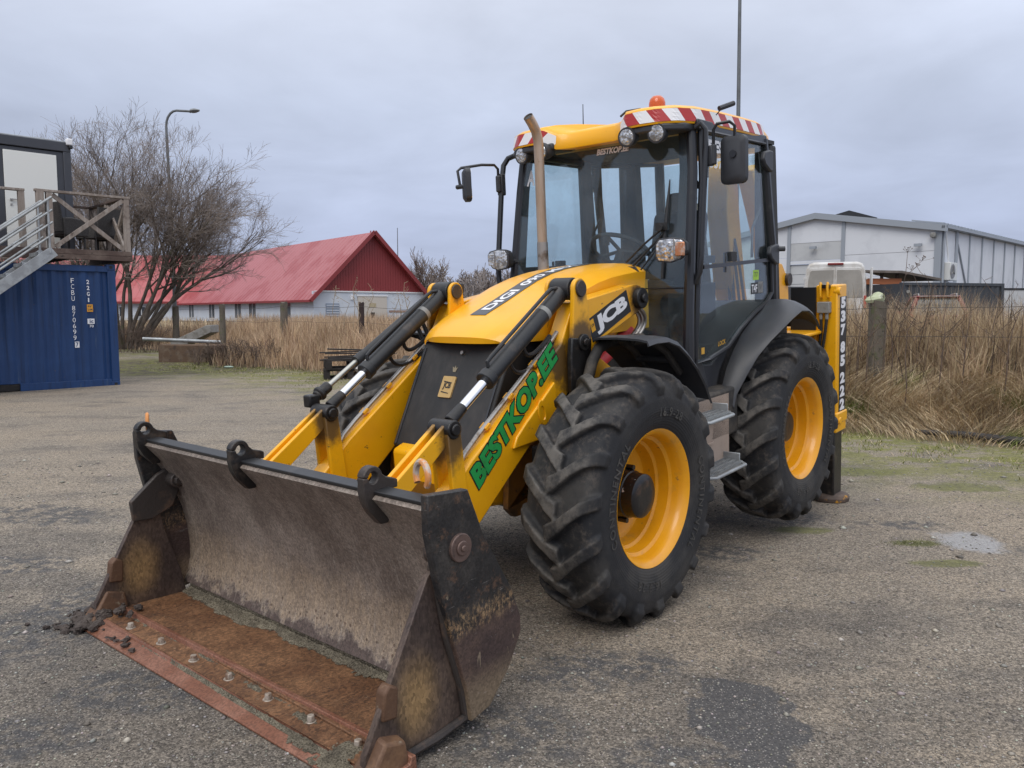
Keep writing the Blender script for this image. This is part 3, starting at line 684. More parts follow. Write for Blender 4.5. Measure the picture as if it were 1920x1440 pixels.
for wx, s, spin in ((2.22, 1, 4), (2.22, -1, 12), (0, 1, 9), (0, -1, 2)):
    w = link('wheel', RIM, LDR); w.location = (wx, s * .90, .70); w.scale = (1, s, 1); w.rotation_euler = (0, R_(spin), 0)
    w.name = 'wheel'
    link('tyre', TYRE, w); link('hub', HUB[wx > 1], w); link('valve', VALVE, w); link('tyre_lettering', LETTERS, w)

# ---------------------------------------------------------------- bonnet
BX = [2.64, 2.60, 2.52, 2.40, 2.22, 2.06, 1.90, 1.75, 1.60, 1.45, 1.28, 1.15]
BZ = [1.625, 1.655, 1.695, 1.745, 1.808, 1.868, 1.925, 1.965, 1.992, 2.008, 2.020, 2.022]
BW = [.365, .385, .405, .415, .42, .425, .43, .43, .43, .43, .43, .43]
def bonnet_z(x, y):
    zt = float(np.interp(x, BX[::-1], BZ[::-1])); w = float(np.interp(x, BX[::-1], BW[::-1]))
    return zt - .012 * (y / w) ** 2 - .055 * min(1, abs(y) / w) ** 5
def bonnet():
    rows = []
    for i, x in enumerate(BX):
        w = BW[i]; r = []; nose = max(0, 1 - i / 4) * .10
        zb = [1.585, 1.585, 1.585, 1.585, 1.58, 1.575, 1.57, 1.565, 1.565, 1.565, 1.565, 1.565][i]
        side = [1.0, .985, .94, .86, .74, .58, .40, .20, 0, -.2, -.4, -.6, -.76, -.88, -.95, -.99, -1.0]
        side = sorted(set(side + [-k for k in side]))
        for s in (1,):
            pts = []
            pts.append((x - nose, -w - .004, zb))
            pts.append((x - nose, -w - .004, min(zb + .03, bonnet_z(x, w) - .015)))
            for u in side:
                pts.append((x - nose * abs(u) ** 2.6, u * w, bonnet_z(x, u * w)))
            pts.append((x - nose, w + .004, min(zb + .03, bonnet_z(x, w) - .015)))
            pts.append((x - nose, w + .004, zb))
        rows.append(pts)
    # lip at the nose, turned under
    f = rows[0]; lip = [(p[0] - (.0 if k in (0, len(f) - 1) else .004), p[1] * .995, 1.585) for k, p in enumerate(f)]
    lip2 = [(p[0] - .08, p[1] * .97, 1.583) for p in f]
    m = MB(); m.grid([lip2, lip] + rows)
    o = m.build('bonnet', M['yellow_clean'], LDR, smooth=38)
    # rear closing panel
    m = MB(); m.prism([(-.43, 1.56), (.43, 1.56), (.43, 1.955), (.40, 1.99), (0, 2.01), (-.40, 1.99), (-.43, 1.955)], 'x', 1.255, 1.275)
    m.build('bonnet_rear_panel', M['plastic'], LDR)
    surf = lambda p: Vector((p[0], p[1], bonnet_z(p[0], p[1]) + .004 + (p[2] - 5)))
    m = MB(); xs = np.linspace(2.42, 1.22, 40); ys = np.linspace(-.075, .055, 5)
    m.sheet([[tuple(surf((x, y, 4.9985))) for x in xs] for y in ys], .0012)
    st = m.build('stripe_sticker', M['greystk'], o, smooth=0)
    for w_, xc, wd in (('DIGI', 2.20, .30), ('090', 1.87, .22), ('MAX', 1.55, .30)):
        decal('sticker_letters', w_, M['white'], st, (xc, -.010, 5.0), (-1, 0, 0), (0, -1, 0), wd, .078, bold=.03, lift=.001, surf=surf)
    # seam of the nose, cut as a thin dark joint strip
    return o
BON = bonnet()
def grille():
    m = MB(); m.prism([(2.535, 1.580), (2.545, 1.565), (2.865, .975), (2.84, .955), (2.50, .955), (2.22, 1.580)], 'y', -.365, .365)
    g = m.build('grille', mat('dusty_black_grille', (.020, .020, .021), .6, layers=[((.048, .043, .04), 4, .45, .7, (1, 1, .25)), ((.09, .08, .07), 40, .70, .78)], bump=.08, bscale=200), LDR, .012)
    d = Vector((.32, 0, -.59)).normalized(); up = -d; U = Vector((0, 1, 0)); o = Vector((2.545, 0, 1.565))
    n = U.cross(up).normalized()
    for s in (-1, 1):                                   # side seams
        m = MB(); m.beam(o + d * .03 + U * s * .335 + n * .002, o + d * .66 + U * s * .335 + n * .002, .012, .012, n); m.build('grille_edge', M['plastic'], g)
    bc = o + d * .275 + U * -.045
    b = patch('badge', mat('badge_tan', (.50, .33, .13), .5, layers=[((.42, .27, .1), 30, .5, .7)]), g, bc, U, up, .105, .135, lift=.010, th=.010, r=.008)
    decal('badge_letters', 'JCB', M['blackstk'], b, bc + up * .005, U, up, .062, .052, bold=.03, lift=.0125)
    m = MB(); m.add([bc + n * .0125 + U * a + up * c for a, c in ((-.032, .036), (.034, .028), (.036, .024), (-.036, .031))], [(0, 1, 2, 3)]); m.add([bc + n * .0125 + U * a + up * c for a, c in ((-.036, -.030), (.028, -.038), (.026, -.043), (-.036, -.036))], [(0, 1, 2, 3)])
    m.build('badge_frame', M['blackstk'], b, smooth=0)
    m = MB(); c = o + d * .055; m.cyl(c + n * .0, c + n * .02, .012, 14); m.build('grille_lock', M['steel'], g)
    m = MB(); c = o + d * .155 - U * .03
    m.add([c + n * .0035 + U * a + up * e for a, e in ((-.022, .012), (-.006, .004), (0, .022), (.008, .004), (.022, .010), (.012, -.022), (-.010, -.022))], [(0, 1, 2, 3, 4, 5, 6)])
    m.build('crest_sticker', mat('worn_crest', (.24, .20, .13), .6), g, smooth=0)
grille()
def exhaust():
    y, x = -.235, 1.47
    pts = [(x, y, 1.96), (x, y, 2.2), (x, y, 2.84), (x + .005, y, 2.90), (x + .025, y, 2.955), (x + .06, y, 3.00), (x + .105, y, 3.045)]
    m = MB(); m.tube(pts, .035, 24, caps=False); m.tube(pts, .031, 24, caps=False)
    e = m.build('exhaust_stack', M['exhaust'], LDR, fix=False)
    m = MB(); m.cyl((x, y, 1.95), (x, y, 2.19), .040, 24, .039); m.build('exhaust_sleeve', M['steel'], e)
    m = MB(); p, q = Vector(pts[-1]), Vector(pts[-1]) - Vector((.030, 0, .029)); m.cyl(p - Vector((.004, 0, .004)), q, .0315, 20); m.build('exhaust_bore', M['black_grease'], e)
exhaust()

# ---------------------------------------------------------------- loader arms, levers and rams
ARM = [(1.425, 1.80), (1.45, 1.862), (1.52, 1.88), (2.20, 1.795), (2.34, 1.56), (3.12, 1.045), (3.50, .74), (3.59, .50), (3.53, .34), (3.40, .40), (3.09, .695), (2.64, 1.035),
       (2.44, 1.06), (2.34, 1.22), (2.18, 1.36), (1.96, 1.54), (1.50, 1.69), (1.43, 1.735)]
GUS = [(2.81, 1.04), (2.78, 1.10), (2.70, 1.165), (2.58, 1.25), (2.43, 1.36), (2.415, 1.30), (2.41, 1.10), (2.51, 1.05)]
def arm(s):
    f = lambda m: m.mirror_y() if s < 0 else m
    m = MB(); m.prism(ARM, 'y', .45, .56); a = f(m).build('loader_arm', M['yellow_arm'], LDR, .008)
    m = MB(); m.prism(GUS, 'y', .558, .578); g = f(m).build('arm_gusset', M['yellow'], a, .007)
    m = MB(); m.lathe([(.030, 0), (.058, 0), (.060, .004), (.056, .008), (.034, .008)], closed=True, n=32)
    m.map(lambda p: (2.555 + p[0] * .62 + p[2] * .25, .578 + p[1] - .002, 1.20 + p[2] * 1.25)); f(m).build('gusset_ring', M['yellow'], a, smooth=30)
    # hydraulic pipe along the top edge
    pts = [(2.30, .505, 1.63), (2.36, .505, 1.585), (3.02, .505, 1.145), (3.12, .505, 1.07), (3.20, .50, .97)]
    m = MB(); m.tube(pts, .014, 10); f(m).build('hydraulic_pipe', M['steel'], a)
    for t in (.25, .6, .9):
        m = MB(); p = Vector(pts[1]).lerp(Vector(pts[2]), t); m.box(p + Vector((0, 0, -.004)), (.045, .05, .02), Matrix.Rotation(R_(34), 3, 'Y'))
        f(m).build('pipe_clamp', M['yellow_dirty'], a, .003)
    # rear pivot boss
    m = MB(); m.cyl((1.49, .40, 1.785), (1.49, .60, 1.785), .068, 24); m.cyl((1.49, .60, 1.785), (1.49, .622, 1.785), .03, 12); f(m).build('arm_pivot', M['black_grease'], a, .006)
    # tower lever
    tow = circ(2.205, 1.878, .062, -10, 190, 12) + [(2.105, 1.60), (2.11, 1.56), (2.30, 1.56), (2.29, 1.62)][::1]
    for y0, y1 in ((.585, .615), (.395, .42)):
        m = MB(); m.prism(tow, 'y', y0, y1); f(m).build('tower_plate', M['yellow_tower'], a, .006)
    low = [(2.105, 1.58), (2.30, 1.60), (2.315, 1.50), (2.32, 1.30), (2.30, 1.245), (2.22, 1.245), (2.19, 1.30), (2.12, 1.46)]
    m = MB(); m.prism(low, 'y', .582, .618); f(m).build('tower_foot', M['black_grease'], a, .008)
    m = MB(); m.cyl((2.20, .56, 1.565), (2.20, .635, 1.565), .05, 20); m.cyl((2.20, .635, 1.565), (2.20, .65, 1.565), .026, 6); f(m).build('lever_pivot', M['black_grease'], a, .005)
    m = MB(); m.cyl((2.205, .385, 1.878), (2.205, .628, 1.878), .048, 24); f(m).build('tower_pin', M['weld'], a, .005)
    # dump ram
    A = Vector((2.205, .50, 1.878)); B = Vector((3.25, .50, 1.227)); d = (B - A)
    m = MB(); m.cyl(A - d.normalized() * .03, A + d * .68, .048, 28); m.cyl(A + d * .655, A + d * .70, .055, 28)
    m.cyl(A + Vector((0, -.07, 0)), A + Vector((0, .07, 0)), .066, 22); r = f(m).build('dump_ram', M['black'], LDR, .006)
    m = MB(); m.cyl(A + d * .69, A + d * .92, .027, 24); f(m).build('ram_rod', M['chrome'], r)
    m = MB(); m.cyl(A + d * .865, A + d * .96, .030, 20, .036); m.cyl(B + Vector((0, -.078, 0)), B + Vector((0, .078, 0)), .048, 24)
    m.cyl(B + Vector((0, .075, 0)), B + Vector((0, .092, 0)), .030, 18); m.cyl(B + Vector((0, -.092, 0)), B + Vector((0, -.075, 0)), .030, 18)
    f(m).build('ram_eye', M['black_grease'], r, .006)
    n = Vector((d.z, 0, -d.x)).normalized(); n = n if n.z > 0 else -n
    q = lambda t, h: A + d * t + n * h
    m = MB(); m.tube([q(.05, .048), q(.09, .075), q(.12, .077), q(.60, .077), q(.635, .072), q(.645, .048)], .011, 8); f(m).build('ram_pipe', M['black'], r)
    m = MB(); m.cyl(q(.19, .0), q(.215, .0), .0495, 24); f(m).build('ram_sticker', M['litebox'], r)
    m = MB(); m.tube(arcpts(q(.40, -.03), q(.46, -.16), q(.22, -.14), 10) , .013, 8); m.tube(arcpts(q(.52, -.03), q(.56, -.22), q(.20, -.20), 12), .012, 8); f(m).build('ram_hose', M['hose'], r)
    # crank: lever to the arm and forked link to the bucket
    for y0, y1, mt in ((.540, .570, 'yellow_link'), (.432, .462, 'yellow_link')):
        m = MB(); m.prism([(3.205, 1.235), (3.295, 1.235), (3.265, .62), (3.15, .62)], 'y', y0, y1); f(m).build('crank_lever', M[mt], a, .006)
    lk = [(3.215, 1.195), (3.275, 1.262), (3.715, .985), (3.725, .91), (3.66, .885)]
    l = None
    for y0, y1 in ((.455, .480), (.522, .545)):
        m = MB(); m.prism(lk, 'y', y0, y1); l = f(m).build('bucket_link', M['yellow_link'], a, .005)
    m = MB(); m.prism([(3.32, 1.125), (3.35, 1.155), (3.67, .945), (3.645, .91)], 'y', .478, .524); f(m).build('link_web', M['yellow_link'], a)
    m = MB(); m.cyl((3.68, .41, .93), (3.68, .59, .93), .040, 18); f(m).build('bucket_pin', M['weld'], a)
    return a
ARM_L, ARM_R = arm(1), arm(-1)
# cross tube between the arms
m = MB(); m.cyl((3.38, -.47, .58), (3.38, .47, .58), .075, 20); m.build('arm_cross_tube', M['yellow'], LDR)
# stickers on the left arm
ref = text_geo('BESTKOP.EE', 1, .05, .18, 1.02); rw, rh = (2 * max(a for a, b in ref[0]), 2 * max(b for a, b in ref[0]))
def arm_word(mtl, bold, lift):
    vs, fs = text_geo('BESTKOP.EE', 1, bold, .18, 1.02); kx, ky = .955 / rw, .125 / rh
    decal('arm_letters', 'BESTKOP.EE', mtl, ARM_L, (2.760, .5605, 1.236), (-.731, 0, .622), (.622, 0, .731), 2 * max(a for a, b in vs) * kx, 2 * max(b for a, b in vs) * ky, bold=bold, shear=.18, lift=lift, space=1.02)
arm_word(M['blackstk'], .092, .0012); arm_word(M['greenstk'], .050, .0024)
U = Vector((-.442, 0, .163)).normalized(); V = Vector((.163, 0, .442)).normalized(); c0 = Vector((1.824, .5605, 1.695))
pn = patch('name_plate', M['blackstk'], ARM_L, c0, U, V, .466, .150, lift=.0015, th=.0015)
pn.data.transform(Matrix.Identity(4))
decal('plate_letters', 'JCB', M['white'], pn, c0 + U * .022, U, V, .375, .118, bold=.055, lift=.0025, space=.95)
b2 = patch('plate_badge', mat('badge_yellow', (.75, .37, .01), .4), pn, c0 - U * .197 + V * .022, U, V, .042, .078, lift=.0024, th=.0004)
decal('badge_letters', 'JCB', M['blackstk'], b2, c0 - U * .197 + V * .022, U, V, .03, .022, bold=.03, lift=.0032)
# second service ram on the right arm, for the clam
def service_ram():
    A, B = Vector((2.14, -.63, 1.90)), Vector((3.24, -.63, 1.285)); d = B - A
    m = MB(); m.cyl(A, A + d * .66, .030, 18); m.cyl(A + d * .63, A + d * .68, .035, 18); r = m.build('clam_ram', M['black'], LDR)
    m = MB(); m.cyl(A + d * .66, A + d * .90, .017, 14); m.build('ram_rod', mat('dull_chrome', (.48, .47, .42), .3, .9), r)
    m = MB(); m.cyl(A + d * .88, A + d * .97, .034, 14); m.box(B, (.075, .07, .075)); m.cyl(A + d * .93, A + d * .955, .045, 16); m.build('ram_eye', M['black_grease'], r, .01)
    m = MB(); m.box(A + Vector((-.05, .04, .0)), (.17, .16, .07), Matrix.Rotation(R_(-6), 3, 'Y')); m.build('valve_cover', M['plastic'], r, .012)
    m = MB()
    for t, h in ((.10, .05), (.18, .045), (.24, .05), (.64, .05), (.70, .045)):
        p = A + d * t + Vector((0, .065, -.02)); m.cyl(p, p + Vector((.03, 0, -.018)), .018, 8)
    m.build('pipe_union', M['steel'], r)
    m = MB(); m.tube([A + d * .12 + Vector((0, .06, -.03)), A + d * .7 + Vector((0, .06, -.03))], .010, 8); m.build('hydraulic_pipe', M['steel'], r)
    m = MB(); m.tube(arcpts(A + d * .2, A + Vector((.1, .1, -.5)), A + Vector((.35, .18, -.42)), 12), .014, 8); m.tube(arcpts(A + d * .24, A + Vector((.2, .15, -.55)), A + Vector((.40, .25, -.36)), 12), .014, 8); m.build('ram_hose', M['hose'], r)
service_ram()
# red safety strut and lift rams under each arm
for s in (1, -1):
    m = MB(); m.cyl((1.36, s * .41, 1.555), (1.93, s * .41, 1.305), .048, 22); m.build('safety_strut', M['redcyl'], LDR, .008)
    m = MB(); m.prism([(1.42, 1.60), (1.44, 1.655), (2.12, 1.365), (2.10, 1.22), (1.72, 1.335), (1.55, 1.50)], 'y', s * .37 - .025, s * .37 + .025); m.build('lift_ram_guard', M['yellow'], LDR, .008)
    m = MB()
    for k in range(3): m.tube(arcpts((1.47, s * (.50 + .03 * k), 1.72), (1.36 - .03 * k, s * .56, 1.62), (1.50, s * (.46 + .03 * k), 1.50), 10), .012, 8)
    m.build('hose_bundle', M['steel'], LDR)
    m = MB(); m.prism([(1.62, 1.08), (2.04, 1.10), (2.02, 1.36), (1.86, 1.44), (1.66, 1.32)], 'y', s * .47 - .02, s * .47 + .02); m.build('engine_side_plate', M['yellow_dirty'], LDR, .006)

# ---------------------------------------------------------------- front bucket (level on the ground)
MOULD = [(4.025, 1.000), (3.945, .91), (3.875, .81), (3.815, .70), (3.770, .58), (3.742, .46), (3.728, .35), (3.728, .26), (3.745, .18), (3.775, .105)]
M['tooth'] = mat('rusty_tooth_steel', (.125, .066, .038), .6, .2, layers=[((.21, .115, .06), 7, .45, .68), ((.06, .04, .032), 5, .54, .7), ((.26, .20, .14), 30, .60, .72)], bump=.3, bscale=50)
M['bolt'] = mat('rust_dusted_bolt', (.40, .345, .29), .55, .3, layers=[((.20, .13, .09), 30, .48, .66)])
def bucket():
    wide = lambda p: (p[0], p[1] if p[1] > 0 else p[1] * 1.085, p[2])      # the shovel reaches a little further out on its right
    W2 = lambda m: m.map(wide).map(w2m)
    ys = np.linspace(-1.15, 1.15, 30)
    m = MB(); m.sheet([[(x, y, z) for (x, z) in MOULD] for y in ys], -.022)
    B = W2(m).build('loader_bucket', M['mould'], LDR, smooth=40)
    m = MB(); m.prism([(4.03, 1.003), (4.035, 1.018), (3.955, 1.024), (3.85, .93), (3.87, .915), (3.95, .985)], 'y', -1.15, 1.15); W2(m).build('top_rail', M['black'], B, .004)
    m = MB(); m.prism([(3.85, .92), (3.72, .74), (3.60, .36), (3.66, .20), (3.71, .24), (3.70, .40), (3.76, .65), (3.84, .85)], 'y', -1.14, 1.14); W2(m).build('back_box', M['black'], B)
    side = [(3.83, 1.040), (4.05, 1.052), (4.045, .90), (4.00, .71), (3.92, .45), (3.835, .20), (3.815, .070), (3.70, .095), (3.58, .22), (3.50, .36), (3.505, .43), (3.56, .56), (3.74, .84)]
    cheek = [(3.985, .735), (4.01, .715), (4.20, .36), (4.325, .12), (4.33, .065), (3.80, .055), (3.83, .20), (3.915, .45)]
    bends = {-1: [(3.835, .805), (3.90, .835), (3.97, .80), (4.125, .665), (4.11, .55), (4.00, .545), (3.88, .60), (3.83, .70)], 1: [(3.835, .805), (3.90, .83), (3.94, .80), (3.97, .70), (3.95, .60), (3.88, .58), (3.83, .70)]}
    for s in (1, -1):
        f = lambda m: m.mirror_y() if s < 0 else m
        m = MB(); m.prism(side, 'y', 1.150, 1.190); W2(f(m)).build('side_plate', M['outerplate'], B, .005)
        m = MB(); m.prism(cheek, 'y', 1.112, 1.142); W2(f(m)).build('clam_cheek', M['cheek'], B, .004)
        m = MB(); m.tube([(3.99, 1.150, .75), (3.925, 1.152, .46), (3.84, 1.152, .22), (3.815, 1.152, .08), (3.98, 1.150, .055), (4.16, 1.15, .05)], [.012, .014, .016, .020, .020, .016], 8); W2(f(m)).build('cheek_edge', M['weld'], B)
        m = MB(); m.prism(bends[s], 'y', 1.085, 1.115); W2(f(m)).build('clam_arm', M['weld'], B, .008)
        m = MB(); m.cyl((3.875, 1.02, .765), (3.875, 1.15, .765), .045, 18); m.cyl((3.875, 1.00, .765), (3.875, 1.03, .765), .03, 6); W2(f(m)).build('clam_pivot', M['weld'], B, .006)
        m = MB(); m.cyl((3.88, 1.185, .815), (3.88, 1.204, .815), .058, 28); m.cyl((3.88, 1.204, .815), (3.88, 1.212, .815), .030, 20); m.cyl((3.88, 1.212, .815), (3.88, 1.220, .815), .013, 12); W2(f(m)).build('pivot_cap', mat('worn_pin_cap', (.15, .10, .085), .5, .4, layers=[((.07, .05, .045), 20, .5, .7)], bump=.2), B, .004)
        # side cutters at the front corners
        m = MB(); m.add([(4.385, 1.07, .004), (4.385, 1.20, .004), (4.15, 1.20, .02), (4.15, 1.08, .02), (4.265, 1.105, .185), (4.265, 1.19, .165), (4.165, 1.185, .135), (4.165, 1.105, .155)],
                        [(0, 3, 2, 1), (4, 5, 6, 7), (0, 1, 5, 4), (1, 2, 6, 5), (2, 3, 7, 6), (3, 0, 4, 7)]); W2(f(m)).build('corner_tooth', M['tooth'], B, .012)
        m = MB(); m.prism([(4.175, .215), (4.25, .225), (4.238, .335), (4.21, .36), (4.168, .335)], 'y', 1.100, 1.152); W2(f(m)).build('side_cutter', M['tooth'], B, .010)
    m = MB(); m.prism([(3.69, .028), (3.69, .060), (4.19, .066), (4.19, .030)], 'y', -1.112, 1.112); fl = W2(m).build('clam_floor', M['bfloor'], B, .004)
    m = MB(); m.prism([(4.155, .010), (4.160, .078), (4.182, .078), (4.190, .052), (4.30, .046), (4.306, .032), (4.385, .012), (4.385, .002), (4.2, .002)], 'y', -1.21, 1.21); m.map(lambda p: (p[0] - .018 * p[1], p[1], p[2])); e = W2(m).build('cutting_edge', M['edge'], B, .003)
    m = MB(); m.prism([(4.192, .0535), (4.298, .0478), (4.298, .0505), (4.192, .0565)], 'y', -1.08, 1.08); W2(m).build('edge_wear_strip', M['bfloor'], B)
    for i, (x, y) in enumerate(((4.300, -.83), (4.288, -.535), (4.280, -.24), (4.272, .05), (4.262, .36), (4.252, .66), (4.245, .96))):
        m = MB(); m.cyl((x - .03, y, .050), (x - .03, y, .056), .025, 12); m.cyl((x - .03, y, .056), (x - .03, y, .080), .019, 6, .016); W2(m).build('edge_bolt', M['bolt'], B, .003)
    # lifting eyes along the top
    for y in (-1.085, -.155, .835):
        out = circ(4.035, 1.070, .050, -20, 165, 14) + [(3.965, 1.066), (3.925, 1.056), (3.905, 1.048), (3.905, 1.014), (3.97, 1.012), (4.020, 1.0), (3.985, .955), (3.948, .900), (3.955, .872), (3.995, .872), (4.050, .930), (4.075, .975), (4.084, 1.02)]
        hole = circ(4.034, 1.072, .024, 0, 360, 16)
        m = MB(); m.prism(keyhole(out, hole), 'y', y - .022, y + .022); W2(m).build('lifting_eye', M['black_grease'] if y < .5 else M['weld'], B, .005)
    # orange painted rings welded on the top rail
    for y, k in ((1.00, 1), (-1.135, .62)):
        m = MB(); ring = [((3.90 if k == 1 else 3.985) + .02 * math.cos(t), y + .058 * math.cos(t) * k, (1.080 if k == 1 else 1.085) + (.056 if k == 1 else .068) * math.sin(t)) for t in [R_(-40 + 260 * i / 20) for i in range(21)]]
        m.tube(ring, .014 if k == 1 else .010, 8); W2(m).build('shackle_ring', M['orange'], B)
    return B
BUCKET = bucket()

# ---------------------------------------------------------------- front mudguards
def front_guard(s):
    rows = []
    prof = [(2.24, 1.590), (2.18, 1.597), (2.05, 1.592), (1.93, 1.555), (1.82, 1.485), (1.71, 1.395), (1.61, 1.285), (1.535, 1.165)]
    for y, dz in ((.57, -.045), (.655, -.01), (.70, .0), (.85, .008), (1.02, .006), (1.09, -.002), (1.105, -.028)):
        rows.append([(x - (.11 * (1.09 - y) / .43 if i < 2 else 0) + (.02 if i == 0 else 0) - ((.20, .16, .06)[i] if y < .6 and i < 3 else 0), s * y, z + dz) for i, (x, z) in enumerate(prof)])
    if s > 0: rows = rows[::-1]
    m = MB(); m.sheet(rows, .012); g = m.build('mudguard', M['plastic'], LDR, smooth=35)
    m = MB(); m.tube([(1.70, s * .97, 1.34), (1.86, s * .97, 1.49), (1.99, s * .95, 1.565), (2.1, s * .9, 1.57)], .024, 10); m.tube([(1.70, s * .74, 1.36), (1.86, s * .74, 1.50), (1.99, s * .74, 1.565), (2.05, s * .74, 1.57)], .024, 10)
    m.tube([(1.80, s * .74, 1.43), (1.80, s * .97, 1.43)], .022, 10); m.build('guard_frame', M['plastic_dirty'], g)
    m = MB(); m.tube([(1.62, s * .66, 1.535), (2.0, s * .66, 1.545), (2.10, s * .66, 1.52), (2.17, s * .66, 1.45), (2.26, s * .65, 1.24), (2.28, s * .64, .85)], .034, 12); m.build('guard_bracket', M['plastic_dirty'], g)
for s in (1, -1): front_guard(s)

# ---------------------------------------------------------------- rear mudguards
def rear_guard(s):
    rows_in = [(.82, .80, .98), (.79, .80, 1.10), (.71, .80, 1.235), (.59, .80, 1.36), (.45, .80, 1.465), (.30, .80, 1.545), (.12, .80, 1.61), (-.04, .80, 1.685), (-.20, .78, 1.675), (-.36, .78, 1.63), (-.50, .78, 1.57), (-.56, .78, 1.50)]
    rows_out = [(.80, .90, .98), (.77, .905, 1.07), (.68, .95, 1.215), (.62, 1.00, 1.335), (.55, 1.06, 1.435), (.44, 1.11, 1.520), (.30, 1.13, 1.585), (.14, 1.13, 1.625), (.0, 1.13, 1.615), (-.10, 1.13, 1.575), (-.18, 1.13, 1.525), (-.235, 1.13, 1.46)]
    g = []
    for t in (0, .12, .35, .6, .82, .94, 1):
        r = []
        for (a, b) in zip(rows_in, rows_out):
            p = Vector(a).lerp(Vector(b), t); p.z += .035 * math.sin(math.pi * t) + (-.012 if t == 1 else 0); p.y *= s
            r.append(tuple(p))
        g.append(r)
    if s > 0: g = g[::-1]
    m = MB(); m.sheet(g, .014); o = m.build('rear_mudguard', M['plastic'], LDR, smooth=40)
    # inner liner under the guard
    m = MB(); m.prism([(.80, .98), (.70, 1.22), (.46, 1.45), (.10, 1.59), (-.3, 1.60), (-.55, 1.48), (-.55, .9), (.0, .8)], 'y', s * .72 - .02, s * .72 + .02); m.build('wheel_arch', M['plastic_dirty'], o)
    
for s in (1, -1): rear_guard(s)

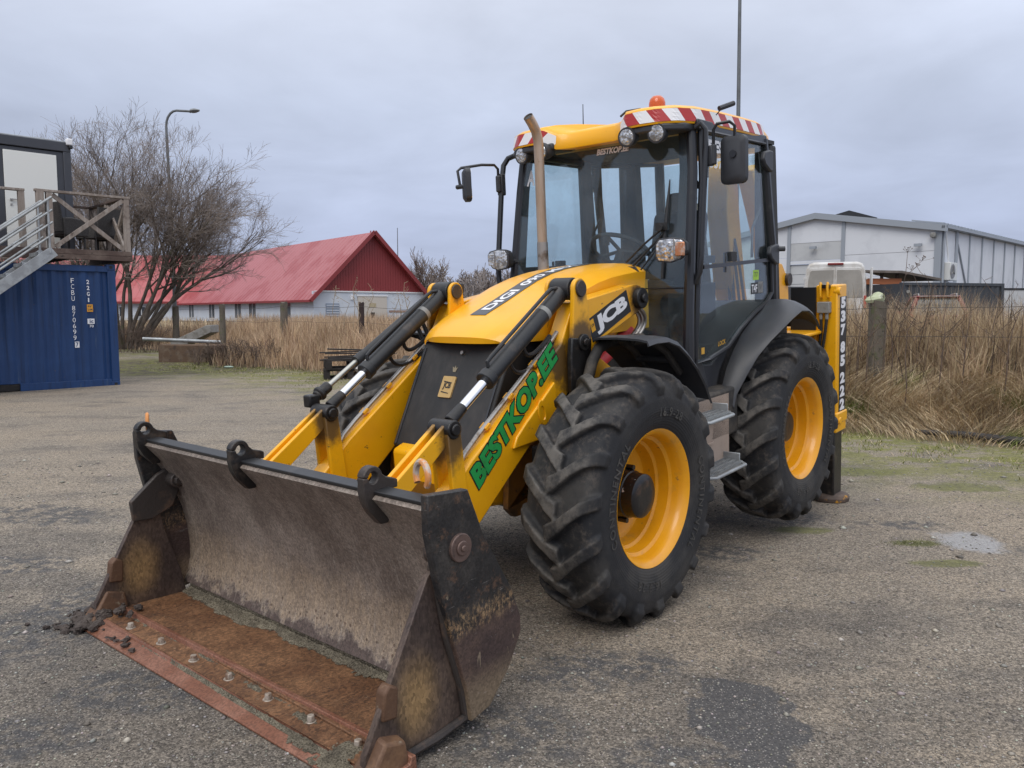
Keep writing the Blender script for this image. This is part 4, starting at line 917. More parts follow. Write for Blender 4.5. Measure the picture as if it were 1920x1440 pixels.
# ---------------------------------------------------------------- cab
def cab():
    m = MB(); F = M['pillar']
    # floor tub and sills
    m.prism([(1.14, 1.02), (1.14, 1.42), (.98, 1.30), (.86, 1.02)], 'y', -.76, .76)
    m.prism([(1.10, .98), (1.10, 1.30), (.82, 1.28), (.66, 1.36), (.45, 1.47), (.20, 1.58), (-.05, 1.66), (-.55, 1.66), (-.55, 1.30), (.0, 1.30), (.3, .98)], 'y', -.74, .74)
    C = m.build('cab_shell', M['plastic'], LDR, .01)
    for s in (1, -1):
        P = lambda x, y, z: (x, s * y, z)
        m = MB(); m.tube([P(1.225, .775, 1.30), P(1.205, .775, 1.70), P(1.075, .745, 2.60), P(1.035, .715, 2.93)], [.042, .036, .034, .034], 10); m.build('front_pillar', F, C)
        m = MB(); m.tube([P(1.16, .795, 1.36), P(1.135, .80, 1.75), P(1.025, .785, 2.55), P(.995, .765, 2.90)], .020, 8); m.build('door_front_edge', F, C)
        m = MB(); m.tube([P(-.17, .775, 1.66), P(-.13, .785, 2.05), P(-.04, .775, 2.6), P(-.01, .76, 2.90)], .038, 10); m.build('rear_door_pillar', F, C)
        m = MB(); m.tube([P(-.66, .50, 1.60), P(-.66, .50, 2.30), P(-.62, .49, 2.92)], .045, 10); m.build('rear_pillar', F, C)
        m = MB(); m.beam(P(1.06, .75, 2.90), P(-.02, .75, 2.895), .07, .07); m.beam(P(-.02, .75, 2.895), P(-.62, .49, 2.92), .07, .07); m.build('cab_top_rail', F, C, .01)
        # full-height glass door
        dz = [(1.145, 1.325), (.95, 1.330), (.66, 1.385), (.45, 1.495), (.20, 1.60), (-.02, 1.665), (-.125, 1.74), (-.10, 2.1), (-.02, 2.62), (.02, 2.86), (.985, 2.86), (1.045, 2.4)]
        m = MB(); m.prism(dz, 'y', s * .775 - .003, s * .775 + .003); D = m.build('cab_door', M['cabglass'], LDR)
        m = MB(); pts = [P(x, .788, z) for x, z in dz]; m.tube(pts[1:9], .017, 8); m.tube(pts[8:11], .014, 8); m.tube([pts[11], pts[0], pts[1]], .016, 8); m.build('door_seal', F, D)
        m = MB(); m.beam(P(1.03, .79, 1.965), P(-.06, .79, 1.995), .022, .026); m.build('door_bar', F, D)
        m = MB(); m.tube([P(.20, .765, 2.02), P(.14, .745, 2.24), P(-.02, .745, 2.42)], .010, 8); m.build('door_grab_handle', F, D)
        m = MB(); m.box(P(.56, .77, 2.03), (.09, .05, .07)); m.cyl(P(.66, .77, 2.06), P(.66, .77, 1.92), .012, 8); m.build('door_lock', M['interior'], D, .01)
        for z in (2.74, 2.04):
            x = .02 if z > 2.5 else -.10
            m = MB(); m.prism([(x + .10, z), (x + .075, z + .055), (x - .02, z + .075), (x - .075, z + .07), (x - .075, z - .085), (x - .02, z - .085), (x + .07, z - .04)], 'y', s * .80 - .012, s * .80 + .03); m.build('door_hinge', M['plastic'], D, .012)
        m = MB(); m.cyl(P(-.17, .82, 2.075), P(-.20, .86, 2.075), .02, 10); m.build('door_stop', M['plastic'], D)
        # rear side window
        m = MB(); m.add([P(-.14, .772, 1.70), P(-.64, .50, 1.64), P(-.60, .49, 2.88), P(-.03, .755, 2.88)], [(0, 1, 2, 3) if s < 0 else (3, 2, 1, 0)]); m.build('rear_side_window', M['cabglass'], LDR, smooth=0, fix=False)
        # grab rail that carries the mirror
        m = MB()
        m.tube([P(1.03, .76, 2.885), P(1.02, .84, 2.90), P(1.03, .90, 2.885), P(1.06, .925, 2.83), P(1.09, .925, 2.70), P(1.20, .905, 2.05), P(1.215, .89, 1.93), P(1.21, .86, 1.80), P(1.15, .80, 1.72)] if s < 0 else
               [P(1.06, .76, 2.88), P(1.055, .80, 2.90), P(1.045, .825, 2.86), P(1.05, .83, 2.75), P(1.145, .84, 2.05), P(1.16, .835, 1.94), P(1.16, .80, 1.86)], .0185 if s > 0 else .022, 10)
        rail = m.build('grab_rail', F, LDR)
        if s < 0:
            m = MB(); m.box((1.095, -.925, 2.68), (.05, .055, .17)); m.cyl((1.13, -.925, 2.62), (1.13, -.925, 2.75), .022, 10); m.build('mirror_clamp', M['plastic'], rail, .01)
            m = MB(); m.tube([(1.13, -.925, 2.73), (1.13, -.925, 2.80), (1.16, -.935, 2.83), (1.26, -.98, 2.83), (1.44, -1.03, 2.80), (1.475, -1.035, 2.775), (1.47, -1.02, 2.66)], .011, 8); m.cyl((1.475, -1.05, 2.655), (1.475, -.96, 2.655), .018, 8); m.build('mirror_arm', F, rail)
            mirror_c, rot = (1.44, -.965, 2.665), R_(-40)
        else:
            m = MB(); m.box((1.02, .845, 2.69), (.045, .05, .13)); m.cyl((1.02, .87, 2.63), (1.02, .87, 2.76), .02, 10); m.build('mirror_clamp', M['plastic'], rail, .008)
            m = MB(); m.tube([(1.02, .87, 2.73), (1.03, .875, 2.85), (1.03, .90, 2.885), (.985, .965, 2.895), (.95, .985, 2.87), (.945, .985, 2.74), (.955, .975, 2.69)], .011, 8); m.cyl((.955, .985, 2.69), (.985, .985, 2.69), .024, 12); m.build('mirror_arm', F, rail)
            mirror_c, rot = (.93, .975, 2.655), R_(-6)
        hw, hh = (.092, .155) if s > 0 else (.082, .125); pts = []
        for cx, cz, a0 in ((hw - .04, hh - .04, 0), (-hw + .04, hh - .04, 90), (-hw + .04, -hh + .04, 180), (hw - .04, -hh + .04, 270)):
            pts += [(cx + .04 * math.cos(R_(a0 + 18 * k)), cz + .04 * math.sin(R_(a0 + 18 * k))) for k in range(6)]
        m = MB(); m.prism([(a * 1.0, b) for a, b in pts], 'x', -.018, .022)
        n_ = len(pts); m.v += [(.040, a * .72, b * .80) for a, b in pts]; m.f.append(tuple(range(2 * n_, 3 * n_)))
        m.f += [(n_ + i, n_ + (i + 1) % n_, 2 * n_ + (i + 1) % n_, 2 * n_ + i) for i in range(n_)]
        Rz = Matrix.Rotation(rot, 3, 'Z'); m.map(lambda p: Rz @ Vector(p) + Vector(mirror_c)); mi = m.build('mirror', M['plastic'], LDR, .004, 40)
        m = MB(); m.prism([(a * .92, b * .94) for a, b in pts], 'x', -.0205, -.0175); m.map(lambda p: Rz @ Vector(p) + Vector(mirror_c)); m.build('mirror_glass', M['mirror'], mi)
    # glass, front and rear
    def pane(name, pts, th=.006, mt='windscreen'):
        p = [Vector(q) for q in pts]; n = (p[1] - p[0]).cross(p[2] - p[0]).normalized() * th
        m = MB(); k = len(p); m.add(p + [q + n for q in p], [tuple(range(k))[::-1], tuple(range(k, 2 * k))] + [(i, (i + 1) % k, k + (i + 1) % k, k + i) for i in range(k)])
        return m.build(name, M[mt], LDR, smooth=0)
    SCR = [(1.2508, -.770, 1.40), (1.2508, .770, 1.40), (1.2090, .760, 1.70), (1.0836, .728, 2.60), (1.0418, .700, 2.90), (1.0418, -.700, 2.90), (1.0836, -.728, 2.60), (1.2090, -.760, 1.70)]
    ws = pane('windscreen', SCR)
    gx = lambda z: 1.2508 - (z - 1.40) * .13933
    for s in (1, -1):
        m = MB(); gy = [(1.40, .770), (1.70, .760), (2.60, .728), (2.90, .70)]; q = [(gx(z) - .002, s * (y - .004), z) for z, y in gy]; r = [(gx(z) - .002, s * (y - (.105 if z < 2 else .075)), z) for z, y in gy]
        m.sheet([q, r] if s > 0 else [r, q], .002); m.build('black_edge_band', M['blackstk'], ws, smooth=0)
    m = MB(); m.sheet([[(gx(z) - .002, y, z) for y in (-.66, -.2, .2, .66)] for z in (1.90, 2.02)], .002); m.build('black_edge_band', M['blackstk'], ws, smooth=0)
    m = MB(); m.beam((1.195, .44, 1.835), (1.195, .74, 1.835), .012, .008); m.build('screen_joint', M['pillar'], ws)
    pane('rear_window', [(-.69, .47, 1.75), (-.69, -.47, 1.75), (-.65, -.46, 2.88), (-.65, .46, 2.88)], mt='cabglass')
    # dark shade band behind the top edge of the screen
    m = MB(); m.box((1.045, 0, 2.895), (.03, 1.40, .06)); m.build('screen_top_rail', M['pillar'], ws)
    nb = Vector((1, 0, .068)).normalized()
    decal('screen_letters', 'BESTKOP.EE', M['white'], ws, (1.0537, .115, 2.815), (0, 1, 0), (-.1393, 0, 1), .275, .045, bold=.05, shear=.15, lift=.012)
    decal('screen_letters', 'A', M['white'], ws, (1.0697, -.635, 2.70), (0, 1, 0), (-.1393, 0, 1), .075, .12, bold=.03, lift=.006)
    # wiper
    m = MB(); A = Vector((1.20, .29, 2.02)); K = Vector((1.165, .565, 2.24))
    m.tube([A, A.lerp(K, .5) + Vector((.02, 0, .0)), K], .008, 8); m.tube([A + Vector((0, .05, -.03)), K + Vector((.0, .01, -.035))], .009, 8); m.tube([A + Vector((.01, .11, -.07)), K + Vector((.01, .02, -.07))], .006, 8)
    m.cyl(K - Vector((.01, 0, 0)), K + Vector((.05, 0, 0)), .022, 10)
    m.tube([(1.198, .575, 1.90), (1.155, .575, 2.20), (1.125, .588, 2.42), (1.105, .592, 2.56)], [.010, .017, .012, .004], 8)
    m.box((1.17, .565, 2.25), (.03, .09, .05)); m.build('wiper', M['black'], ws)
    # stickers on the left door
    D = [o for o in bpy.data.objects if o.parent == LDR and o.name == 'cab_door'][0]
    decal('door_letters', 'BESTKOP', M['white'], D, (.60, .7785, 2.775), (-1, 0, 0), (0, 0, 1), .62, .085, bold=.05, lift=.001)
    decal('door_letters', '537 85 222', M['white'], D, (.60, .7785, 2.665), (-1, 0, 0), (0, 0, 1), .60, .07, bold=.03, lift=.001)
    s1 = patch('lime_notice', M['lime'], D, (.155, .7785, 1.885), (-1, 0, 0), (0, 0, 1), .10, .075); decal('notice_letters', '7.7', M['greystk'], s1, (.155, .7785, 1.89), (-1, 0, 0), (0, 0, 1), .06, .035, lift=.002)
    s2 = patch('emission_plate', M['blackstk'], D, (.135, .7785, 1.785), (-1, 0, 0), (0, 0, 1), .22, .085); decal('plate_letters', 'T4F', M['white'], s2, (.185, .7785, 1.785), (-1, 0, 0), (0, 0, 1), .10, .06, bold=.02, lift=.002)
    s3 = patch('plate_panel', M['litebox'], s2, (.075, .7785, 1.79), (-1, 0, 0), (0, 0, 1), .085, .085, lift=.0016, th=.0004); decal('plate_letters', 'IV', M['greystk'], s3, (.075, .7785, 1.79), (-1, 0, 0), (0, 0, 1), .05, .05, bold=.01, lift=.0025)
    s4 = patch('lock_badge', mat('badge_gold', (.65, .36, .05), .5), D, (1.02, .7785, 1.395), (-1, 0, 0), (0, 0, 1), .045, .045); decal('door_letters', 'TORQUE', M['white'], D, (.885, .7785, 1.408), (-.995, 0, .1), (.1, 0, .995), .19, .036, bold=.015, shear=.15, lift=.001); decal('door_letters', 'LOCK', M['badge_gold'] if 'badge_gold' in M else s4.data.materials[0], D, (.735, .7785, 1.425), (-.995, 0, .1), (.1, 0, .995), .12, .034, bold=.02, shear=.15, lift=.001)
    # ------- inside
    m = MB(); m.box((.85, 0, 1.36), (.5, 1.3, .08)); m.build('cab_floor', M['interior'], C)
    m = MB(); m.prism([(1.08, 1.40), (1.09, 1.93), (.98, 1.96), (.90, 1.86), (.92, 1.40)], 'y', -.26, .30); m.build('dashboard', M['interior'], C, .03)
    m = MB(); a, b = Vector((1.0, .0, 1.82)), Vector((.82, .0, 2.11)); m.tube([a, b], .03, 10); n = (b - a).normalized(); u = Vector((0, 1, 0)); v = n.cross(u)
    ring = [b + (u * math.cos(t) + v * math.sin(t)) * .23 for t in [2 * math.pi * k / 28 for k in range(29)]]
    m.tube(ring, .017, 8, caps=False)
    for t in (.3, math.pi - .3, math.pi * 1.5): m.tube([b, b + (u * math.cos(t) + v * math.sin(t)) * .23], .014, 8)
    m.build('steering_wheel', M['interior'], C)
    m = MB(); m.box((.22, 0, 1.80), (.50, .50, .14)); m.box((.18, 0, 1.58), (.36, .40, .34)); sb = Matrix.Rotation(R_(-12), 3, 'Y')
    m.box((-.06, 0, 2.12), (.13, .48, .62), sb); m.box((-.13, 0, 2.50), (.10, .28, .18), sb); m.build('driver_seat', M['seat'], C, .05)
    for s in (1, -1):
        m = MB(); m.box((.20, s * .34, 2.02), (.36, .08, .06)); m.box((.45, s * .40, 1.62), (.5, .14, .44)); m.cyl((.42, s * .37, 2.0), (.45, s * .37, 2.18), .012, 8); m.cyl((.45, s * .37, 2.17), (.455, s * .37, 2.24), .025, 10); m.build('arm_console', M['interior'], C, .02)
    m = MB(); m.box((.35, 0, 2.915), (1.45, 1.40, .03)); m.build('roof_lining', M['interior'], C)
    m = MB(); m.tube([(-.20, .08, 2.88), (-.24, .06, 2.70), (-.22, .12, 2.62)], .02, 8); m.tube([(-.20, .20, 2.88), (-.24, .13, 2.70)], .02, 8); m.build('light_bracket', M['interior'], C)
    for y0, y1 in ((-.73, -.56), (.56, .70)):
        m = MB(); m.prism([(-.30, 1.60), (-.30, 2.90), (-.42, 2.90), (-.52, 1.60)], 'y', y0, y1); m.build('rear_post', M['interior'], C, .02)
    m = MB(); m.prism([(.25, 1.6), (.28, 2.9), (.14, 2.9), (.05, 1.6)], 'y', -.77, -.71); m.build('side_window_post', M['interior'], C, .02)
    return C
CAB = cab()

# ---------------------------------------------------------------- roof with hazard stripes, lamps, beacon
def roof_loop(z, inset=0, drop=0):
    """plan outline, counter-clockwise from the front centre; front corners carry the lamp pods"""
    P = [(1.17 - drop * .2, 0), (1.17 - drop * .2, .20), (1.215, .28), (1.275, .36), (1.29, .47), (1.27, .59), (1.20, .70), (1.05, .765), (.75, .79), (.40, .795), (.10, .785), (-.03, .76), (-.30, .66), (-.62, .56), (-.74, .50), (-.76, .25), (-.76, 0)]
    L = P + [(x, -y) for x, y in P[-2:0:-1]]
    out = []
    for i, (x, y) in enumerate(L):
        k = 1 - inset / .8
        cx = .25; zz = z
        if abs(y) < .30 and x > 1.0: zz -= .045
        elif x < .1: zz -= .0
        out.append((cx + (x - cx) * (1 - inset / 1.0), y * k, zz))
    return out
def roof():
    loops = [roof_loop(2.905, .10), roof_loop(2.905, .004), roof_loop(2.915, 0), roof_loop(3.005, .012), roof_loop(3.024, .035), roof_loop(3.042, .11), roof_loop(3.056, .28), roof_loop(3.062, .55)]
    n = len(loops[0]); m = MB()
    for L in loops: m.v += L
    m.f += [(i * n + k, i * n + (k + 1) % n, (i + 1) * n + (k + 1) % n, (i + 1) * n + k) for i in range(len(loops) - 1) for k in range(n)]
    m.f += [tuple(range(n))[::-1], tuple((len(loops) - 1) * n + k for k in range(n))]
    R = m.build('cab_roof', M['yellow_clean'], LDR, smooth=42)
    # hazard stripes on the rim: along the left side and pod, and on the right pod
    lo, hi = roof_loop(2.915, 0), roof_loop(3.003, .012)
    def rim(idx):
        pl = [Vector(lo[i % n]) for i in idx]; ph = [Vector(hi[i % n]) for i in idx]
        cum = [0]
        for a, b in zip(pl, pl[1:]): cum.append(cum[-1] + (b - a).length)
        def at(P, s):
            s = min(max(s, 0), cum[-1])
            for i in range(len(cum) - 1):
                if s <= cum[i + 1]: return P[i].lerp(P[i + 1], (s - cum[i]) / max(1e-6, cum[i + 1] - cum[i]))
            return P[-1]
        return pl, ph, cum[-1], at
    def stripes(idx, slant, w=.105):
        pl, ph, T, at = rim(idx); k = 0; s0 = -.04
        cen = Vector((.25, 0, 2.95))
        while s0 < T:
            mt = 'redstk' if k % 2 else 'white'
            rows = []
            for j in range(6):
                r = []
                for t in (0, .33, .66, 1):
                    s = s0 + w * j / 5 + slant * (1 - t)
                    s = min(max(s, 0), T); p = at(pl, s).lerp(at(ph, s), .04 + .93 * t)
                    o = (p - cen); o.z = 0; o.normalize(); r.append(tuple(p + o * .0035))
                rows.append(r)
            if (Vector(rows[0][0]) - Vector(rows[-1][0])).length > .01 or (Vector(rows[0][-1]) - Vector(rows[-1][-1])).length > .01:
                mm = MB(); mm.sheet(rows, .0015); mm.build('hazard_stripe', M[mt], R, smooth=0, fix=False)
            s0 += w; k += 1
    stripes(list(range(2, 12)), .06)
    stripes([n - i for i in range(2, 9)], .06)
    # black lamp pods under the roof corners
    for s in (1, -1):
        m = MB(); m.prism([(1.24, s * .29), (1.27, s * .38), (1.275, s * .50), (1.25, s * .64), (1.15, s * .74), (1.02, s * .75), (1.02, s * .26)], 'z', 2.86, 2.907); m.build('lamp_pod', M['plastic'], R, .012)
        for (x, y) in ((1.215, .575), (1.245, .365)):
            d = Vector((1, s * .10, -.12)).normalized(); c = Vector((x, s * y, 2.855))
            m = MB(); m.tube([c - d * .085, c - d * .03, c + d * .028, c + d * .040], [.035, .058, .066, .063], 24); m.cyl(c + Vector((-.03, 0, .03)), c + Vector((-.03, 0, .08)), .018, 8); L = m.build('work_lamp', M['plastic'], R)
            m = MB(); m.tube([c + d * .036, c + d * .043, c + d * .048], [.055, .050, .02], 24); m.build('lamp_lens', M['lens'], L)
    # beacon
    m = MB(); m.lathe([(.060, 3.015), (.060, 3.052), (.056, 3.057)], (.96, .42, 0), 'z', 28); b = m.build('beacon_base', M['black'], R)
    m = MB(); m.lathe([(.056, 3.055), (.058, 3.068), (.057, 3.102), (.050, 3.128), (.032, 3.147), (0, 3.154)], (.96, .42, 0), 'z', 28); m.build('beacon', M['amber'], R)
    m = MB(); m.tube([(1.24, .30, 3.00), (1.20, .32, 3.035), (1.05, .34, 3.065)], .008, 6); m.build('beacon_cable', M['hose'], R)
    m = MB(); m.tube([(.55, -.50, 3.05), (.53, -.51, 3.30)], [.005, .003], 6); m.build('aerial', M['black'], R)
    m = MB(); m.tube([(.90, .83, 2.965), (.87, .87, 3.02)], .004, 6); m.tube([(.895, .85, 3.005), (.78, .90, 3.045)], .017, 8); m.build('stub_aerial', M['plastic'], R)
    # front and door headlamps on stalks
    for s in (1, -1):
        c = Vector((1.37, s * .745, 2.085))
        hw, hh = .112, .082
        out = [(-hw, -.040), (-hw + .018, -.070), (0, -hh), (hw - .045, -.062), (hw, -.006), (hw, .044), (hw - .025, .068), (0, hh), (-hw + .024, .075), (-hw, .044)]
        m = MB(); k = len(out)
        for dx, sc in ((-.11, .45), (-.06, .85), (.0, 1.0), (.012, 1.0)): m.v += [(dx, a * sc * s, b * sc) for a, b in out]
        m.f = [(i * k + j, i * k + (j + 1) % k, (i + 1) * k + (j + 1) % k, (i + 1) * k + j) for i in range(3) for j in range(k)] + [tuple(range(k))[::-1], tuple(3 * k + j for j in range(k))]
        Rz = Matrix.Rotation(R_(4 * s), 3, 'Z'); m.map(lambda p: Rz @ Vector(p) + c); H = m.build('headlamp', M['plastic'], LDR, .004)
        m = MB(); m.add([(.0135, a * .90 * s, b * .88) for a, b in out], [tuple(range(k))]); m.v += [(.020, a * .6 * s, b * .6) for a, b in out]; m.f = [(j, (j + 1) % k, k + (j + 1) % k, k + j) for j in range(k)] + [tuple(k + j for j in range(k))]
        m.map(lambda p: Rz @ Vector(p) + c); m.build('lamp_lens', M['lens'], H)
        m = MB(); m.box((.0165, s * .066, .004), (.012, .066, .088)); m.map(lambda p: Rz @ Vector(p) + c); m.build('turn_lamp', mat('turn_lens', (.55, .22, .10), .15, .3, coat=.5, layers=[((.6, .45, .38), 30, .45, .6)]) if s > 0 else M['lens'], H, .01)
        m = MB(); m.box((.018, s * .026, 0), (.012, .006, .135)); m.map(lambda p: Rz @ Vector(p) + c); m.build('lens_divider', M['steel'], H)
        m = MB(); m.tube([c + Vector((-.08, 0, 0)), c + Vector((-.16, s * .01, -.01)), c + Vector((-.26, -s * .01, -.03))], .020, 8); m.build('lamp_stalk', M['plastic'], H)
    return R
ROOF = roof()

# ---------------------------------------------------------------- steps, stabilisers, backhoe
def steps(s):
    P = lambda x, y, z: (x, s * y, z)
    m = MB(); m.prism([(1.22, .60), (1.53, .60), (1.52, .985), (1.15, .985)], 'y', s * .90 - .03, s * .90 + .03); m.box((1.2, s * .72, .85), (.7, .34, .5)); r = m.build('step_riser', M['beige'], LDR, .012)
    m = MB(); m.box(P(1.34, .935, .80), (.31, .012, .02)); m.build('riser_fold', M['beige'], r, .004)
    m = MB(); m.cyl(P(1.30, .93, .90), P(1.30, .945, .90), .022, 14); m.build('riser_hole', M['black_grease'], r)
    for z, x0, x1, y1 in ((.995, 1.10, 1.53, 1.06), (.625, .94, 1.47, 1.07)):
        y0 = .86; t = MB()
        t.tube([P(x1, y0, z), P(x1, y1 - .06, z), P(x1 - .05, y1, z), P(x0 + .05, y1, z), P(x0, y1 - .06, z), P(x0, y0, z)], .013, 8)
        t.box(P(x0 + .004, (y0 + y1) / 2 - .02, z + .025), (.012, y1 - y0 - .08, .075)); t.box(P(x1 - .004, (y0 + y1) / 2 - .04, z + .02), (.012, y1 - y0 - .1, .06))
        st = t.build('step', M['galv'], r, .004)
        for k in range(4):
            y = y0 + .03 + k * (y1 - y0 - .06) / 3.4
            g = MB(); g.box(P((x0 + x1) / 2, y, z), (x1 - x0 - .02, .022, .02))
            nt = int((x1 - x0) / .022)
            for j in range(nt): g.box(P(x0 + .02 + j * .022, y, z + .013), (.009, .022, .009))
            g.build('step_bar', M['galv'], r)
    m = MB(); m.box((1.16, s * .78, .95), (.9, .22, .34)); m.build('step_tank', M['plastic_dirty'], LDR, .02)
for s in (1, -1): steps(s)
M['pad'] = mat('rusty_pad_with_paint', (.085, .060, .048), .7, layers=[((.14, .095, .07), 6, .45, .66), ((.60, .28, .02), 7, .60, .68)], bump=.35, bscale=40)
def stabiliser(s):
    f = lambda m: m.mirror_y() if s < 0 else m
    m = MB(); m.prism([(-1.04, .80), (-1.04, .985), (-1.28, .985), (-1.28, .80)], 'z', .56, 1.755); m.box((-1.16, .8925, .585), (.27, .215, .10)); m.box((-1.16, .8925, .50), (.25, .20, .09))
    L = f(m).build('stabiliser_casing', M['yellow'], LDR, .012)
    m = MB(); m.box((-1.16, .8925, .12), (.20, .15, 1.1)); f(m).build('stabiliser_leg', M['black_grease'], LDR, .012)
    for p, q, r in (((-1.07, .95, 1.70), (-1.07, 1.005, 1.70), .035), ((-1.10, .985, .56), (-1.10, 1.01, .56), .032)): m = MB(); m.cyl(p, q, r, 16); f(m).build('casing_pin', M['yellow'], L, .006)
    m = MB(); m.box((-1.035, .885, 1.745), (.06, .085, .03)); f(m).build('casing_slot', M['black_grease'], L)
    m = MB()
    for y in (.855, .915): m.tube([(-1.02, y, 1.76), (-1.0, y, 1.775), (-.99, y, 1.75), (-1.0, y, 1.66), (-1.03, y, 1.65)], .011, 8)
    f(m).build('casing_hook', M['yellow'], L)
    m = MB(); m.box((-1.005, .885, 1.565), (.07, .105, .095)); m.cyl((-1.0, .86, 1.52), (-1.0, .86, 1.46), .016, 8); m.cyl((-1.0, .91, 1.52), (-1.0, .91, 1.46), .016, 8); f(m).build('valve_block', M['litebox'], L, .006)
    m = MB(); m.tube([(-1.0, .86, 1.47), (-1.0, .865, 1.38), (-1.0, .85, 1.22), (-.99, .80, 1.10), (-1.0, .72, 1.06)], .014, 8); m.tube([(-1.0, .91, 1.47), (-.995, .90, 1.36), (-.99, .88, 1.20), (-.98, .82, 1.07), (-1.0, .70, 1.02)], .014, 8); f(m).build('valve_hose', M['hose'], L)
    if s > 0:
        b = patch('number_strip', M['blackstk'], L, (-1.185, .9855, 1.130), (-1, 0, 0), (0, 0, 1), .165, 1.04, lift=.0015, th=.0012)
        z = 1.597
        for i, ch in enumerate('537 85 222'):
            if ch == ' ': z -= .034; continue
            decal('strip_digit', ch, M['white'], b, (-1.185, .9855, z), (-1, 0, 0), (0, 0, 1), .118, .100, bold=.065, lift=.0025); z -= .119
    # pad on the ground
    m = MB(); p0 = (-1.235, .880)
    m.lathe([(.155, .035), (.175, .045), (.18, .075), (.165, .10), (.12, .115), (0, .12)], (p0[0], p0[1], 0), 'z', 32); m.map(lambda p: (p[0], p[1] , p[2])); m.map(w2m); f(m).build('stabiliser_pad', M['pad'], LDR, .004)
    m = MB(); m.box((p0[0], p0[1], .17), (.16, .10, .14)); m.map(w2m); f(m).build('pad_bracket', M['black_grease'], LDR, .01)
for s in (1, -1): stabiliser(s)
def backhoe():
    m = MB(); m.box((-1.08, 0, 1.32), (.12, 1.62, .13)); m.box((-1.08, 0, .66), (.12, 1.62, .16)); m.box((-.86, .62, 1.35), (.5, .5, .03)); m.box((-.86, -.62, 1.35), (.5, .5, .03)); F = m.build('rear_frame', M['yellow'], LDR, .01)
    m = MB(); m.box((-.70, 0, 1.0), (.6, 1.3, .6)); m.build('rear_body', M['plastic_dirty'], LDR, .02)
    m = MB(); m.box((-1.22, .10, 1.0), (.20, .36, .85)); m.cyl((-1.40, .10, .70), (-1.40, .10, 1.35), .07, 16); K = m.build('king_post', M['yellow'], LDR, .015)
    bo = [(-1.50, .95), (-1.36, .95), (-1.02, 1.75), (-.90, 2.45), (-.94, 2.86), (-1.02, 2.92), (-1.12, 2.80), (-1.17, 2.40), (-1.28, 1.80)]
    m = MB(); m.prism(bo, 'y', -.16, .04); B = m.build('boom', M['yellow'], LDR, .012)
    m = MB(); m.cyl((-1.03, -.24, 2.84), (-1.03, .12, 2.84), .06, 18); m.build('boom_pin', M['black_grease'], B)
    di = [(-1.00, 2.80), (-1.12, 2.86), (-1.40, 2.45), (-1.78, 1.45), (-1.75, 1.30), (-1.64, 1.32), (-1.30, 2.25)]
    m = MB(); m.prism(di, 'y', .08, .24); m.build('dipper', M['yellow'], LDR, .012)
    m = MB(); m.cyl((-1.20, -.28, 1.35), (-1.0, -.28, 2.30), .05, 16); m.build('boom_ram', M['black'], B); m = MB(); m.cyl((-1.0, -.28, 2.30), (-.98, -.28, 2.55), .03, 14); m.build('ram_rod', M['chrome'], B)
    sh = [(-1.25, 2.05), (-1.42, 2.02), (-1.62, 1.80), (-1.62, 1.50), (-1.50, 1.42), (-1.20, 1.50)]
    m = MB(); m.prism([(-1.28, 1.98), (-1.44, 1.95), (-1.585, 1.80), (-1.60, 1.52), (-1.50, 1.48), (-1.36, 1.6)], 'y', .26, .34); q = m.build('bucket_tipping_lever', M['yellow'], LDR, .012)
    m = MB(); m.cyl((-1.55, .22, 1.80), (-1.55, .37, 1.80), .06, 16); m.build('lever_pin', M['weld'], q)
    arc = [(-1.62 - .34 * math.cos(t), 1.12 + .34 * math.sin(t)) for t in [R_(-100 + 24 * k) for k in range(9)]]
    m = MB(); m.sheet([[(x, y, z) for x, z in arc] for y in np.linspace(-.12, .46, 6)], .02); m.prism(arc + [(-1.5, .95)], 'y', .45, .48); m.prism(arc + [(-1.5, .95)], 'y', -.15, -.12); m.build('digging_bucket', M['weld'], LDR)
    m = MB()
    for k in range(4): m.tube(arcpts((-1.12, -.02 + .05 * k, 1.25), (-.98, .02 + .05 * k, 1.75), (-1.05, -.05 + .03 * k, 2.2), 10), .014, 8)
    m.build('boom_hose', M['hose'], B)
    # dark reflector plate on the far stabiliser side and side lamp bars
    m = MB(); m.box((-1.02, .70, 1.53), (.02, .22, .42)); m.build('rear_marker_board', M['blackstk'], F)
backhoe()
# ================================================================== the place around
H_ = lambda x, y: float(ground_z(np.array([x]), np.array([y]))[0])
def frame(ox, oy, ux, uy):
    """local frame on the ground: a along (ux,uy), b to its left, z up"""
    L = math.hypot(ux, uy); ux /= L; uy /= L
    return lambda a, b, z=0: (ox + a * ux - b * uy, oy + a * uy + b * ux, z)
def at_px(fr, px, b=0):
    """distance a along a wall seen at a bearing"""
    r = (px - 960) / 1490; p = fr(0, b); q = fr(1, b)
    dx, dy = q[0] - p[0], q[1] - p[1]
    return (p[0] - r * p[1]) / (r * dy - dx)
def quadwall(m, fr, a0, a1, b, z0, z1, th=.06):
    m.add([fr(a0, b, z0), fr(a1, b, z0), fr(a1, b + th, z0), fr(a0, b + th, z0), fr(a0, b, z1), fr(a1, b, z1), fr(a1, b + th, z1), fr(a0, b + th, z1)],
          [(0, 3, 2, 1), (4, 5, 6, 7), (0, 1, 5, 4), (1, 2, 6, 5), (2, 3, 7, 6), (3, 0, 4, 7)]); return m
def fbox(m, fr, a0, a1, b0, b1, z0, z1):
    return quadwall(m, fr, a0, a1, b0, z0, z1, b1 - b0)

